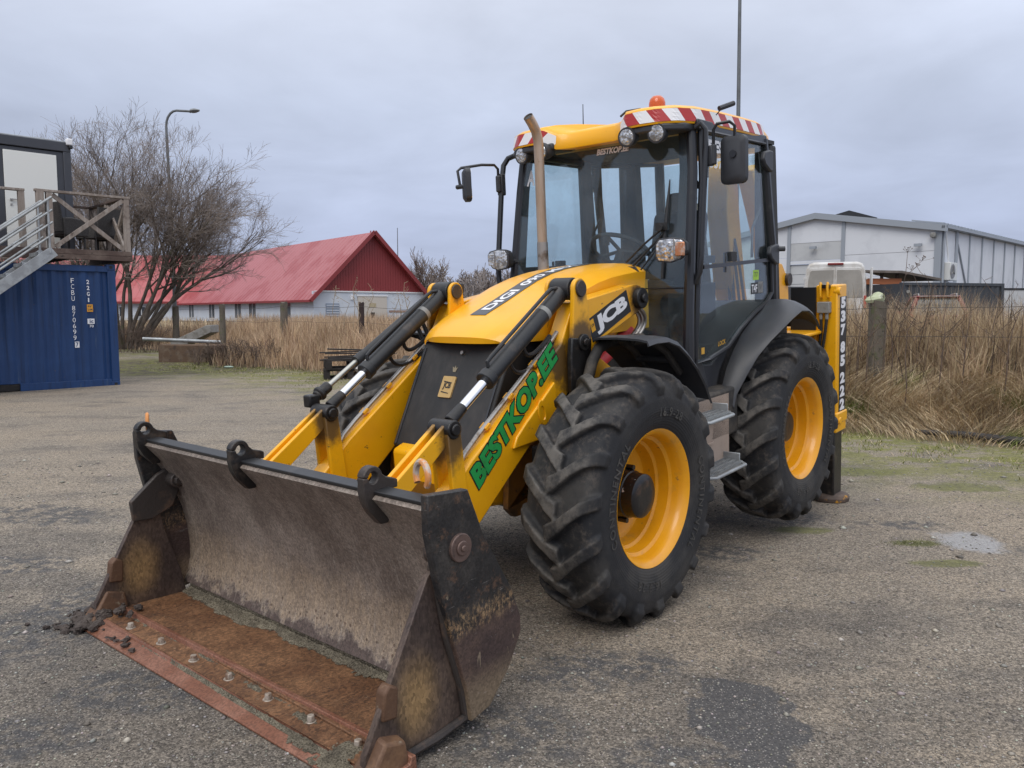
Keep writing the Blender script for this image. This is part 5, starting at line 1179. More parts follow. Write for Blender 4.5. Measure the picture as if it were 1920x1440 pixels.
# ---------------------------------------------------------------- pebbles on the yard
def pebbles():
    n = 15000
    y = 2.55 + 6.5 * RNG.random(n) ** 1.7; x = (RNG.random(n) - .5) * 1.5 * (y + .6)
    r = (.0026 + .0060 * RNG.random(n) ** 2.2 + .012 * (RNG.random(n) > .988)) * (1 + .12 * (y - 2.5))
    keep = edge_dist(x, y) < -.2; x, y, r = x[keep], y[keep], r[keep]; n = len(x)
    base = np.array([(1, 0, 0), (.25, .95, .1), (-.9, .45, 0), (-.6, -.8, .1), (.5, -.85, 0), (.1, .05, .75), (-.1, 0, -.4)], float)
    tri = np.array([(0, 1, 5), (1, 2, 5), (2, 3, 5), (3, 4, 5), (4, 0, 5), (1, 0, 6), (2, 1, 6), (3, 2, 6), (4, 3, 6), (0, 4, 6)])
    a = RNG.random(n) * 6.28; ca, sa = np.cos(a), np.sin(a)
    st = .7 + .6 * RNG.random((n, 1)); B = base[None] * (1 + .35 * (RNG.random((n, 7, 3)) - .5))
    X = (B[:, :, 0] * st * ca[:, None] - B[:, :, 1] * sa[:, None]) * r[:, None] + x[:, None]
    Y = (B[:, :, 0] * st * sa[:, None] + B[:, :, 1] * ca[:, None]) * r[:, None] + y[:, None]
    Z = B[:, :, 2] * r[:, None] * .8 + ground_z(x, y)[:, None] + r[:, None] * .12
    V = np.stack([X, Y, Z], -1).reshape(-1, 3); F = (tri[None] + (np.arange(n) * 7)[:, None, None]).reshape(-1, 3)
    g = (.12 + .34 * RNG.random(n) ** 1.3)[:, None] * np.array([1, .92, .82])[None]; g = g * (1 + .15 * (RNG.random((n, 3)) - .5))
    t = NT('loose_stones'); t.set(base=t.attr('Col'), rough=.8)
    o = link('loose_stones', raw_mesh('loose_stones', V, None, F, t.m, np.repeat(g, 7, 0))); kind(o, 'stuff')
    o['label'] = 'pale loose chippings scattered over the worn asphalt yard'
pebbles()

# ---------------------------------------------------------------- dry grass
def blades(n, xs, ys, hts, widths, leans, cols, name, label, bend=1.0, dirs=None):
    n = len(xs); a = RNG.random(n) * 6.283 if dirs is None else dirs
    z0 = ground_z(xs, ys) - .02; t = np.array([0, .36, .70, 1.0])
    off = leans[:, None] * hts[:, None] * (t[None] ** (1.5)) * bend
    up = hts[:, None] * t[None] * np.sqrt(np.clip(1 - (leans[:, None] * t[None] * .75) ** 2, .05, 1))
    cx = xs[:, None] + np.cos(a)[:, None] * off; cy = ys[:, None] + np.sin(a)[:, None] * off; cz = z0[:, None] + up
    k = RNG.random(n) * 6.283; wx, wy = np.cos(k), np.sin(k); wt = np.array([1, .85, .6, .12])
    w = widths[:, None] * wt[None] / 2
    L = np.stack([cx - wx[:, None] * w, cy - wy[:, None] * w, cz], -1); Rr = np.stack([cx + wx[:, None] * w, cy + wy[:, None] * w, cz], -1)
    V = np.stack([L, Rr], 2).reshape(-1, 3)
    q = np.array([(0, 1, 3, 2), (2, 3, 5, 4), (4, 5, 7, 6)]); F = (q[None] + (np.arange(n) * 8)[:, None, None]).reshape(-1, 4)
    o = link(name, raw_mesh(name, V, F, None, M['grass'], np.repeat(cols, 8, 0))); kind(o, 'stuff'); o['label'] = label
    return o
def grass_mat():
    t = NT('dry_grass'); t.set(base=t.attr('Col'), rough=.85, spec=.2); return t.m
M['grass'] = grass_mat()
PAL = np.array([(.52, .405, .245), (.43, .31, .195), (.64, .52, .345), (.30, .21, .135), (.53, .415, .28), (.115, .083, .058), (.42, .295, .205)])
def sample(n, xr, yr, f):
    out = [];
    while sum(len(o) for o in out) < n:
        x = xr[0] + (xr[1] - xr[0]) * RNG.random(n * 3); y = yr[0] + (yr[1] - yr[0]) * RNG.random(n * 3)
        s = edge_dist(x, y); p = f(x, y, s); k = RNG.random(len(x)) < p
        out.append(np.stack([x[k], y[k], s[k]], 1))
    o = np.concatenate(out)[:n]; return o[:, 0], o[:, 1], o[:, 2]
def inview(x, y): return (np.abs(x) < .70 * y + 3.2)
def clump(x, y, sc): return .5 + .5 * np.sin(x * sc * 1.7 + 1.3 * np.sin(y * sc)) * np.sin(y * sc * 1.3 + 1.1 * np.cos(x * sc * .8))
def grass():
    # upright stalks, near right
    x, y, s = sample(78000, (0, 16), (5, 24), lambda x, y, s: np.where(inview(x, y), np.where(s > .15, np.clip((s - 1.5) / .9, 0.015, 1), 0) * np.exp(-np.clip(s - 3.0, 0, 9) / 2.0) * (.20 + .80 * clump(x, y, 1.9) ** 1.5) * np.where(np.hypot(x - 5.72, (y - 12.0) * .8) < .75, .05, 1), 0))
    n = len(x); h = (.40 + .78 * RNG.random(n)) * np.clip(.35 + s * .30, .4, 1.15); h *= .74 + .46 * clump(x, y, 1.1)
    ci = RNG.choice(len(PAL), n, p=[.17, .24, .10, .19, .12, .08, .10]); c = PAL[ci] * (.72 + .45 * RNG.random((n, 1))) * (.72 + .52 * clump(x + 3, y - 2, 2.7))[:, None]
    blades(n, x, y, h, .004 + .0075 * RNG.random(n), .05 + .95 * RNG.random(n) ** 1.5, c, 'dry_grass', 'tall dry brown grass standing on the bank right of the loader')
    x, y, s = sample(650, (0, 14), (8, 22), lambda x, y, s: np.where(inview(x, y), np.clip((s - 1.2) / .8, 0, 1) * np.exp(-np.clip(s - 2.5, 0, 9) / 1.5), 0))
    n = len(x); c = np.array([.075, .055, .045])[None] * (.6 + .9 * RNG.random((n, 1)))
    blades(n, x, y, .8 + .75 * RNG.random(n), .010 + .008 * RNG.random(n), .02 + .35 * RNG.random(n) ** 2, c, 'dark_stalks', 'dark dead stalks standing among the grass on the right bank')
    # flattened straw at the bank's foot, right
    x, y, s = sample(38000, (0, 16), (4, 22), lambda x, y, s: np.where(inview(x, y), np.clip((s + .25) / .5, 0, 1) * np.exp(-np.clip(s - 1.9, 0, 9) / .5), 0))
    n = len(x); d = clump(x, y, .9) * 4 + 2.4 + RNG.normal(0, .7, n)
    h = (.22 + .50 * RNG.random(n)) * np.clip(.5 + s * .5, .35, 1.1)
    ci = RNG.choice(len(PAL), n, p=[.30, .14, .30, .06, .15, .0, .05]); c = PAL[ci] * (.72 + .5 * RNG.random((n, 1))) * (.70 + .50 * clump(x - 1, y + 2, 3.1))[:, None]
    g = clump(x, y, 2.3) > .86; c[g] = np.array([.17, .19, .06]) * (.7 + .6 * RNG.random((g.sum(), 1)))
    blades(n, x, y, h * .8, .005 + .007 * RNG.random(n), .75 + .35 * RNG.random(n), c, 'flattened_grass', 'pale flattened grass at the foot of the right bank', dirs=d)
    # bank behind and to the left
    x, y, s = sample(60000, (-24, 4), (15, 40), lambda x, y, s: np.where(inview(x, y) & (x < .13 * y), np.clip((s + .1) / .8, 0, 1) * np.exp(-np.clip(s - 2.2, 0, 20) / 2.6) * (.4 + .6 * clump(x, y, 1.2)) * np.where(x < -10.5, .5, 1), 0))
    n = len(x); h = (.40 + .62 * RNG.random(n)) * np.clip(.5 + s * .25, .4, 1.0) * np.where(x < -10.5, .55, 1)
    ci = RNG.choice(len(PAL), n, p=[.24, .18, .20, .10, .18, .03, .07]); c = PAL[ci] * (.78 + .42 * RNG.random((n, 1))) * np.array([1.02, .95, .97]) * (.72 + .45 * clump(x + 3, y - 2, 1.7))[:, None]
    blades(n, x, y, h, .008 + .013 * RNG.random(n), .05 + .55 * RNG.random(n) ** 1.6, c, 'dry_grass', 'tall dry grass along the old fence left of the loader')
    # far field
    x, y, s = sample(16000, (-40, 30), (20, 60), lambda x, y, s: np.where(inview(x, y) & (s > 5), .6, 0))
    n = len(x); c = PAL[RNG.choice(len(PAL), n)] * (.8 + .4 * RNG.random((n, 1)))
    blades(n, x, y, .3 + .5 * RNG.random(n), .02 + .025 * RNG.random(n), .1 + .5 * RNG.random(n), c, 'field_grass', 'dry grass of the field beyond the fence')
    # short green tufts and moss tufts along the yard edge
    x, y, s = sample(16000, (-13, 9), (7, 24), lambda x, y, s: np.where(inview(x, y) & (s < .3), np.clip((s + 2.6) / 2.3, 0, 1) ** 2 * np.where(clump(x * 1.3, y * 1.9, 1.6) > .52, 1, .06), 0))
    n = len(x); c = np.array([.18, .195, .05])[None] * (.55 + .8 * RNG.random((n, 1))) * np.array([1, 1, 1])
    k = RNG.random(n) < .3; c[k] = PAL[2] * .8
    blades(n, x, y, .02 + .06 * RNG.random(n), .006 + .008 * RNG.random(n), .3 + .6 * RNG.random(n), c, 'moss_tufts', 'low green moss and grass tufts at the edge of the yard')
    x, y = RNG.normal(3.02, .13, 900), RNG.normal(5.80, .05, 900); n = 900
    blades(n, x, y, .012 + .03 * RNG.random(n), .003 + .003 * RNG.random(n), .4 + .6 * RNG.random(n), np.array([.085, .095, .03])[None] * (.5 + .9 * RNG.random((n, 1))), 'moss_tufts', 'small green tuft growing beside the pale wet patch')
grass()

# ---------------------------------------------------------------- bare shrubs, weeds and trees
M['bark'] = mat('grey_brown_bark', (.105, .085, .070), .85, layers=[((.17, .145, .12), 3, .48, .68), ((.085, .09, .045), 2.2, .56, .72)], bump=.3, bscale=25)
M['twig'] = mat('bare_twigs', (.190, .155, .135), .85, layers=[((.25, .205, .17), 1.2, .45, .65)])
M['weed'] = mat('dead_weed_stalk', (.085, .058, .045), .85, layers=[((.16, .115, .085), 4, .45, .65)])
def bare_tree(seed, stems, levels, kids, spread, rise, r0, minr, lowest=.28):
    """returns (trunk MB, crown MB): stems = [(foot, direction, length)]"""
    rr = random.Random(seed); T, Cc = MB(), MB()
    def grow(p, d, L, r, lv):
        n = 5 if lv < 2 else (4 if lv < 4 else 3); pts = [p]; dd = d.copy(); q = p.copy()
        for i in range(n):
            w = Vector((rr.gauss(0, 1), rr.gauss(0, 1), rr.gauss(0, 1))) * (.10 if lv < 2 else .17)
            dd = (dd + w + Vector((0, 0, rise * (1 if lv > 0 else .6)))).normalized(); q = q + dd * (L / n); pts.append(q.copy())
        rs = [max(minr, r * (1 - .62 * i / n)) for i in range(n + 1)]
        (T if lv < 2 else Cc).tube(pts, rs, 8 if lv == 0 else (6 if lv == 1 else 3), caps=False)
        if lv >= levels: return
        k = kids[lv]
        for i in range(k):
            t0 = lowest if lv == 0 else .28; t = t0 + (1 - t0) * (i + rr.random() * .8) / k; t = min(t, .999); j = int(t * n); f = t * n - j
            b = pts[j].lerp(pts[j + 1], f); dir_ = (pts[j + 1] - pts[j]).normalized()
            s = Vector((rr.gauss(0, 1), rr.gauss(0, 1), rr.gauss(0, .8))); s = (s - dir_ * s.dot(dir_)).normalized()
            an = spread * (.6 + .7 * rr.random())
            grow(b, dir_ * math.cos(an) + s * math.sin(an), L * (.44 + .26 * rr.random()) * (1.12 - .35 * t), rs[j] * .62, lv + 1)
    for p, d, L in stems: grow(Vector(p), Vector(d).normalized(), L, r0 * (.75 + .4 * rr.random()), 0)
    return T, Cc
def tree_thing(name, label, loc, T, Cc, group=None):
    o = thing(name, label, 'tree', loc, group=group)
    T.build('trunk', M['bark'], o, fix=False, smooth=60); Cc.build('crown', M['twig'], o, fix=False, smooth=0); return o
st = [((.55 * math.cos(t) * f, .35 * math.sin(t) * f, 0), (math.cos(t) * f, math.sin(t) * f * .8, 1), L) for t, f, L in ((0.2, .95, 4.5), (1.3, .7, 4.9), (2.4, .9, 4.2), (3.1, 1.0, 4.0), (3.9, .62, 4.7), (5.0, .75, 4.5), (5.8, .55, 5.2), (.8, .30, 5.2), (2.9, .38, 5.0), (4.4, .12, 5.1), (3.4, .70, 4.5), (3.25, .52, 5.1), (2.7, .60, 4.9), (3.6, .88, 4.5), (2.95, .85, 4.6), (3.1, .20, 5.3), (3.4, .30, 5.2), (.3, .16, 5.3), (.1, .82, 4.4), (6.1, .74, 4.6), (.5, .78, 4.4))]
T, Cc = bare_tree(11, st, 4, [7, 7, 6, 5], .55, .022, .095, .0036, .42)
tree_thing('bare_tree', 'big bare many-stemmed tree growing between the blue container and the red barn', (-14.4, 29.5, .42), T, Cc)
for i, (px, d, h, sd, lab) in enumerate(((792, 92, 8.6, 3, 'bare grey tree just right of the red barn gable'), (766, 96, 7.2, 4, 'smaller bare tree half hidden by the barn roof slope'), (826, 100, 6.4, 5, 'low bushy bare tree between the barn and the far wood'))):
    T, Cc = bare_tree(sd, [((0, 0, 0), (0, 0, 1), h * .62), ((.5, 0, 0), (.30, 0, 1), h * .55), ((-.5, .2, 0), (-.30, .1, 1), h * .5), ((.1, .3, 0), (.1, .1, 1), h * .58)], 3, [7, 5, 4], .42, .08, .13, .020)
    tree_thing('bare_tree', lab, ((px - 960) / 1490 * d, d, .7), T, Cc)
def far_wood():
    m = MB(); rr = random.Random(5)
    T0, C0 = bare_tree(21, [((0, 0, 0), (0, 0, 1), 4.6)], 3, [8, 5, 4], .42, .09, .12, .034); T1, C1 = bare_tree(22, [((0, 0, 0), (.1, 0, 1), 4.2), ((.5, 0, 0), (-.1, .2, 1), 3.6)], 3, [7, 5, 4], .42, .09, .12, .034)
    protos = []
    for a, b in ((T0, C0), (T1, C1)):
        q = MB(); q.add(a.v, a.f); q.add(b.v, b.f); protos.append(q)
    for k in range(84):
        x = -46 + 92 * (k + rr.random()) / 84; y = 175 + rr.uniform(-12, 22); q = protos[k % 2]; s = rr.uniform(1.25, 1.8); t = rr.random() * 6.28; c_, s_ = math.cos(t) * s * 1.25, math.sin(t) * s * 1.25
        m.add([(x + a * c_ - b * s_, y + a * s_ + b * c_, .6 + c * s) for a, b, c in q.v], q.f)
    o = m.build('distant_wood', mat('hazy_twigs', (.26, .225, .21), .9), None, fix=False, smooth=0); kind(o, 'stuff'); o['label'] = 'far off line of bare trees on the horizon behind the loader'  # distance haze is painted in: a paler, greyer twig colour than the near trees
    # dark undergrowth below the far trees
    m = MB()
    for k in range(260):
        x = -60 + 120 * rr.random(); y = 172 + rr.uniform(-6, 20); r = rr.uniform(1.4, 3.2)
        m.lathe([(0, -r * .4), (r * .8, -r * .2), (r, .2 * r), (r * .6, r * .8), (0, r * 1.05)], (x, y, 1.0), 'z', 7)
    o = m.build('undergrowth', mat('dark_undergrowth', (.060, .052, .045), .9, layers=[((.10, .085, .07), 1.5, .45, .6)]), None, fix=False, smooth=0); kind(o, 'stuff'); o['label'] = 'dark undergrowth below the far bare trees'
far_wood()
def weeds():
    spots = [(1672, 12.2, 2.32, 1), (1722, 12.6, 2.35, 1), (1806, 11.4, 1.85, 0), (1700, 11.2, 1.7, 0), (1858, 11.9, 2.0, 0), (1886, 11.0, 1.85, 0), (1762, 11.6, 1.65, 0), (1608, 12.4, 1.75, 0), (1625, 12.0, 1.9, 0)]
    labs = ['tall dead umbel weed rising highest just right of the fence post', 'tall dead umbel weed with a bent head in front of the white hall', 'thin dark weed stalk in front of the red car', 'dead weed stalk left of the red car', 'branched dead weed before the dark container end',
            'dead weed stalk nearest the right edge of the picture', 'slim weed stalk between the umbels and the red car', 'dead stalk just right of the yellow stabiliser', 'dead stalk growing close against the fence post']
    for (px, d, top, um), lab in zip(spots, labs):
        rr = random.Random(px); x = (px - 960) / 1490 * d; z0 = H_(x, d); L = top - z0; m = MB()
        pts = [Vector((rr.gauss(0, .05) * t + .08 * t, rr.gauss(0, .04) * t, L * t)) for t in (0, .3, .6, .85, 1)]
        m.tube(pts, [.011, .010, .008, .006, .004], 5)
        for k in range(9 if um else 7):
            t = rr.uniform(.35, 1); b = pts[0].lerp(pts[-1], t); a = rr.random() * 6.28; l = rr.uniform(.14, .34); tip = b + Vector((math.cos(a) * l, math.sin(a) * l, l * rr.uniform(.5, 1.3)))
            m.tube([b, b.lerp(tip, .5) + Vector((0, 0, -.02)), tip], [.005, .004, .003], 4)
            for j in range(7 if um else 3):
                q = tip + Vector((rr.gauss(0, .05), rr.gauss(0, .05), rr.uniform(.02, .09))); m.tube([tip, q], .0022, 3)
                if um: m.tube([q, q + Vector((0, 0, .012))], .008, 5)
        o = m.build('dead_weed', M['weed'], None, fix=False); o.location = (x, d, z0); tag(o, lab, 'weed', 'dead weeds on the right bank')
    for i, (px, d, top) in enumerate(((640, 22.5, 2.5), (672, 22, 2.7), (700, 22.3, 2.45), (745, 22, 2.35), (770, 21.6, 2.55))):
        rr = random.Random(px); x = (px - 960) / 1490 * d; z0 = H_(x, d); L = top - z0; m = MB()
        for s in range(2):
            bx = rr.uniform(-.15, .15); pts = [Vector((bx + rr.gauss(0, .03) + .25 * t * t * rr.uniform(-1, 1), rr.gauss(0, .03), L * t * (1 - .15 * s))) for t in (0, .3, .6, .85, 1)]
            m.tube(pts, [.010, .009, .008, .007, .005], 4)
            for k in range(10):
                b = pts[-1].lerp(pts[-3], rr.random()); m.tube([b, b + Vector((rr.uniform(-.10, .10), rr.uniform(-.08, .08), rr.uniform(.0, .12)))], .005, 3)
        o = m.build('reed', mat('pale_reed', (.30, .23, .15), .9) if 'reed_m' not in M else M['reed_m'], None, fix=False); M['reed_m'] = o.data.materials[0]; o.location = (x, d, z0)
        tag(o, ['pale dry reed furthest left in front of the barn gable', 'tallest pale reed before the red barn gable', 'pale reed left of the barn door', 'pale reed right of the barn door', 'pale reed nearest the loader before the barn'][i], 'reed', 'dry reeds before the barn')
weeds()
def bushes():
    """low brown scrub where the blades alone would look thin"""
    for i, (px, d, w, h, lab) in enumerate(((470, 21.6, 1.6, .75, 'twiggy brown shrub at the edge of the yard left of the pallets'), (245, 27.5, 1.6, 1.2, 'tangled scrub round the foot of the big bare tree'), (395, 22.5, 1.1, .6, 'low twiggy scrub beside the steel pipe'))):
        x = (px - 960) / 1490 * d; rr = random.Random(i + 40); stems = [((rr.uniform(-w, w) * .5, rr.uniform(-.5, .5), 0), (rr.uniform(-.6, .6), rr.uniform(-.5, .5), 1), h * rr.uniform(.5, .9)) for _ in range(26)]
        T, Cc = bare_tree(50 + i, stems, 2, [5, 4], .6, .02, .012, .004); T.add(Cc.v, Cc.f)
        o = T.build('shrub', M['weed'], None, fix=False, smooth=0); o.location = (x, d, H_(x, d)); tag(o, lab, 'shrub')
bushes()

# ---------------------------------------------------------------- old fence
M['oldwood'] = mat('weathered_fence_post', (.135, .115, .092), .9, layers=[((.085, .072, .058), 3, .42, .62, (1, 1, .4)), ((.24, .225, .19), 26, .60, .72), ((.095, .105, .045), 5, .54, .70), ((.042, .036, .03), 11, .58, .70)], bump=.9, bscale=36)
M['wire'] = mat('rusty_fence_wire', (.10, .085, .075), .6, .5)
FP = [(1641, 12.5, .235, 1.93, 'thick mossy fence post with a stone on top in the right bank'), (678, 22.2, .15, 2.03, 'thin dark brown steel fence post before the barn gable'), (533, 24.0, .22, 2.05, 'grey weathered fence post in the dry grass before the barn windows'),
      (418, 27.0, .20, 2.02, 'weathered fence post right of the leaning concrete slab'), (331, 30.0, .24, 1.98, 'stubby fence post at the foot of the street lamp')]
def fence():
    tops = []
    for i, (px, d, w, zt, lab) in enumerate(FP):
        x = (px - 960) / 1490 * d; z0 = H_(x, d) - (.4 if i == 0 else .2); rr = random.Random(i); m = MB(); L = zt - z0
        rows = []
        for k in range(9):
            t = k / 8; ww = w / 2 * (1.04 - .06 * t + rr.uniform(-.02, .02)); r = []
            for j in range(12):
                a = 2 * math.pi * (j + .5) / 12; e = (abs(math.cos(a)) ** 4 + abs(math.sin(a)) ** 4) ** -.25 if i == 0 else 1.0
                q = ww * e * rr.uniform(.95, 1.05); r.append((math.cos(a) * q + .02 * t, math.sin(a) * q, L * t + (rr.uniform(-.03, .02) if k == 8 else 0)))
            rows.append(r)
        n = 12
        for r in rows: m.v += r
        m.f += [(a * n + j, a * n + (j + 1) % n, (a + 1) * n + (j + 1) % n, (a + 1) * n + j) for a in range(8) for j in range(n)] + [tuple(8 * n + j for j in range(n)), tuple(range(n))[::-1]]
        o = m.build('fence_post', M['oldwood'] if i != 1 else mat('dark_rusty_post', (.040, .024, .022), .7, layers=[((.075, .04, .032), 5, .45, .7)], bump=.2), None, smooth=45); o.location = (x, d, z0); tag(o, lab, 'fence post', 'posts of the old wire fence')
        tops.append((x, d, z0, zt))
        if i == 0:
            m = MB()
            m.lathe([(0, -.06), (.10, -.05), (.125, 0), (.10, .05), (.05, .08), (0, .085)], (-.01, 0, 0), 'z', 10)
            m.map(lambda p: (p[0] * (1.1 + .25 * math.sin(p[1] * 31 + 1)), p[1] * (.9 + .2 * math.sin(p[0] * 37)), p[2] * (1 + .35 * math.sin(p[0] * 23 + p[1] * 17)) + .18 * p[0]))
            c = m.build('mossy_stone', mat('mossy_stone', (.42, .45, .30), .9, layers=[((.55, .56, .46), 9, .5, .66), ((.16, .20, .07), 7, .54, .66)], bump=.5), None); c.location = (x - .02, d, zt + .02); tag(c, 'pale green mossy stone lying on top of the right fence post', 'stone')
    pts = [(7.9, 10.9, .8, 2.0)] + tops; k = 0
    for h in (.12, .55):
        m = MB()
        for a, b in zip(pts, pts[1:]):
            A, B = Vector((a[0], a[1] - .13, a[3] - h)), Vector((b[0], b[1] - .13, b[3] - h)); L = (B - A).length
            m.tube([A.lerp(B, t) - Vector((0, 0, .05 * L / 4 * 4 * t * (1 - t) * (1 + .3 * math.sin(7 * t)))) for t in [j / 14 for j in range(15)]], .0045 if h < .5 else .004, 4)
        o = m.build('fence_wire', M['wire'], None, fix=False); tag(o, 'upper sagging wire strung along the old fence posts' if h < .5 else 'lower sagging wire strung along the old fence posts', 'fence wire', 'wires of the old fence')
fence()

# ---------------------------------------------------------------- blue container, stair, deck and cabin on top
CF = frame(-8.41, 17.0, .722, .692)      # a: to the right along the long side, b: into the depth
CZ = H_(-9, 16.5) - .03
M['blue'] = mat('blue_container_paint', (.009, .042, .140), .48, layers=[((.013, .052, .165), 1.6, .42, .66), ((.008, .030, .095), 1.3, .52, .74, (5, 5, .35)), ((.006, .022, .070), 2.6, .52, .72, (6, 6, .22)), ((.05, .085, .15), 4, .60, .76, (4, 4, .4)), ((.12, .075, .05), 20, .67, .73), ((.11, .055, .035), 4.5, .67, .73, (3, 3, .6))], rvar=.08)
def container():
    O = thing('shipping_container', 'blue corrugated shipping container under the wooden deck at the left', 'container')
    H = 2.591; P = lambda a, b, z: CF(a, b, CZ + z)
    m = MB(); rows = []; a = -5.90; prof = []
    pat = ((.0, 0), (.070, 0), (.138, .036), (.208, .036))
    while a < -.17:
        for da, db in pat: prof.append((a + da, .03 + db))
        a += .276
    prof = [q for q in prof if q[0] < -.165] + [(-.16, .03)]
    m.grid([[P(x, b, z) for x, b in prof] for z in (.17, 2.44)]); m.build('corrugated_wall', M['blue'], O, smooth=0)
    for a0, a1, nm in ((-.16, 0, 'corner_post'), (-6.06, -5.90, 'corner_post')):
        m = MB(); fbox(m, lambda a, b, z: P(a, b, z), a0, a1, 0, .16, .118, 2.473); m.build(nm, M['blue'], O, .012)
    m = MB(); fbox(m, P, -5.9, -.16, .0, .07, 2.43, 2.55); m.build('top_rail', M['blue'], O, .006)
    m = MB(); fbox(m, P, -1.86, -.16, .01, .07, .02, .17); fbox(m, P, -5.9, -2.22, .01, .07, .02, .17); m.build('bottom_rail', M['blue'], O, .006)
    m = MB(); fbox(m, P, -2.22, -1.86, .06, .5, .03, .16); m.build('fork_pocket', M['black_grease'], O)
    for z0 in (0, 2.473):
        for a0 in (-.178, -6.06):
            m = MB(); fbox(m, P, a0, a0 + .178, -.006, .16, z0, z0 + .118); c = m.build('corner_casting', M['blue'], O, .008)
            m = MB(); fbox(m, P, a0 + .06, a0 + .12, -.008, .02, z0 + .03, z0 + .09); m.build('casting_hole', M['black_grease'], c)
    m = MB(); fbox(m, P, -6.0, -.04, 2.30, 2.40, .1, 2.5); fbox(m, P, -.06, -.01, .16, 2.3, .1, 2.5); fbox(m, P, -6.05, -6.0, .16, 2.3, .1, 2.5); fbox(m, P, -6.0, -.05, .08, 2.3, 2.50, 2.56); fbox(m, P, -6.0, -.05, .08, 2.3, .1, .16); m.build('container_shell', M['blue'], O)
    U = Vector(CF(1, 0)) - Vector(CF(0, 0)); V = Vector((0, 0, 1))
    z = 2.235
    for ch in 'FCBU 870699':
        if ch == ' ': z -= .075; continue
        decal('number_character', ch, M['white'], O, P(-.835, .024, z), U, V, .058 if ch != '1' else .03, .098, bold=.0, lift=.006); z -= .122
    f = patch('check_digit_frame', M['white'], O, P(-.80, .026, .92), U, V, .085, .125, lift=.006); decal('number_character', '7', M['blue'], f, P(-.80, .026, .92), U, V, .05, .095, lift=.008)
    z = 2.215
    for ch in '22G1': decal('number_character', ch, M['white'], O, P(-.545, .024, z), U, V, .054 if ch != '1' else .024, .086, lift=.008); z -= .124
    b = patch('yellow_label', mat('label_orange', (.72, .33, .03), .5), O, P(-.525, .026, 1.675), U, V, .115, .155, lift=.006)
    decal('label_letters', "8'6\"", M['greystk'], b, P(-.525, .026, 1.71), U, V, .08, .04, lift=.008); decal('label_letters', '2.6M', M['greystk'], b, P(-.525, .026, 1.645), U, V, .09, .04, lift=.008)
    b = patch('white_label', M['white'], O, P(-.515, .026, 1.40), U, V, .135, .11, lift=.006); decal('label_letters', 'ic', M['blue'], b, P(-.505, .026, 1.40), U, V, .075, .075, lift=.008); decal('label_letters', '70', M['white'], O, P(-.51, .026, 1.30), U, V, .08, .055, lift=.006)
    return O
container()
DZ = CZ + 2.66                                           # underside of the deck
M['greywood'] = mat('weathered_grey_wood', (.25, .205, .175), .85, layers=[((.36, .315, .28), 3, .44, .66, (4, 4, .6)), ((.085, .062, .05), 5, .54, .72)], bump=.3, bscale=40)
M['brownwood'] = mat('dark_stained_wood', (.085, .055, .045), .8, layers=[((.15, .11, .09), 3, .45, .68), ((.035, .026, .022), 9, .55, .7)], bump=.25, bscale=40)
def deck():
    O = thing('timber_deck', 'weathered timber deck with cross braced railing on top of the blue container', 'deck')
    P = lambda a, b, z: CF(a, b, DZ + z)
    for k in range(2):
        m = MB(); fbox(m, P, -1.42, .33, -.10, -.055, .005 + .105 * k, .105 + .105 * k); m.build('fascia_board', M['brownwood'], O, .004)
    m = MB(); fbox(m, P, .285, .33, -.055, 2.35, .0, .205); m.build('fascia_board', M['brownwood'], O, .004)
    m = MB(); fbox(m, P, -5.9, -1.42, -.10, -.055, .0, .205); m.build('fascia_board', M['brownwood'], O, .004)
    for k in range(16):
        m = MB(); fbox(m, P, -5.9, .285, -.05 + k * .15, .09 + k * .15, .175, .205); m.build('deck_board', M['brownwood'], O, .003)
    for a in (-5.0, -3.6, -2.2, -.9, .2):
        m = MB(); fbox(m, P, a - .04, a + .04, -.05, 2.3, .0, .17); m.build('joist', M['brownwood'], O)
    T = 1.36
    def post(a, b, w=.10, mt='greywood', z0=.205): m = MB(); fbox(m, P, a - w / 2, a + w / 2, b - w / 2, b + w / 2, z0, T - .04); m.build('railing_post', M[mt], O, .006)
    for a, b in ((-1.36, -.02), (-1.20, -.02), (.255, -.02), (.255, 1.15), (.255, 2.25), (-1.66, .10), (-.55, 2.25)): post(a, b, .13 if a == -1.36 else .11)
    def rail(p, q, w=.13, h=.045): m = MB(); m.beam(P(*p), P(*q), w, h); m.build('hand_rail', M['brownwood'] if p[1] > .5 or q[1] > .5 else M['greywood'], O, .004)
    rail((-1.45, -.02, T - .02), (.33, -.02, T - .02)); rail((.255, .05, T - .02), (.255, 2.3, T - .02)); rail((-.6, 2.25, T - .02), (.19, 2.25, T - .02)); rail((-1.60, .10, T - .03), (-5.5, .10, T - .03))
    def brace(p, q): m = MB(); m.beam(P(*p), P(*q), .045, .085); m.build('cross_brace', M['greywood'], O, .003)
    brace((-1.13, -.045, .24), (.19, -.045, T - .08)); brace((-1.13, .005, T - .08), (.19, .005, .24))
    for b0, b1 in ((.06, 1.08), (1.22, 2.18)):
        brace((.235, b0, .24), (.235, b1, T - .08)); brace((.28, b0, T - .08), (.28, b1, .24))
    return O
deck()
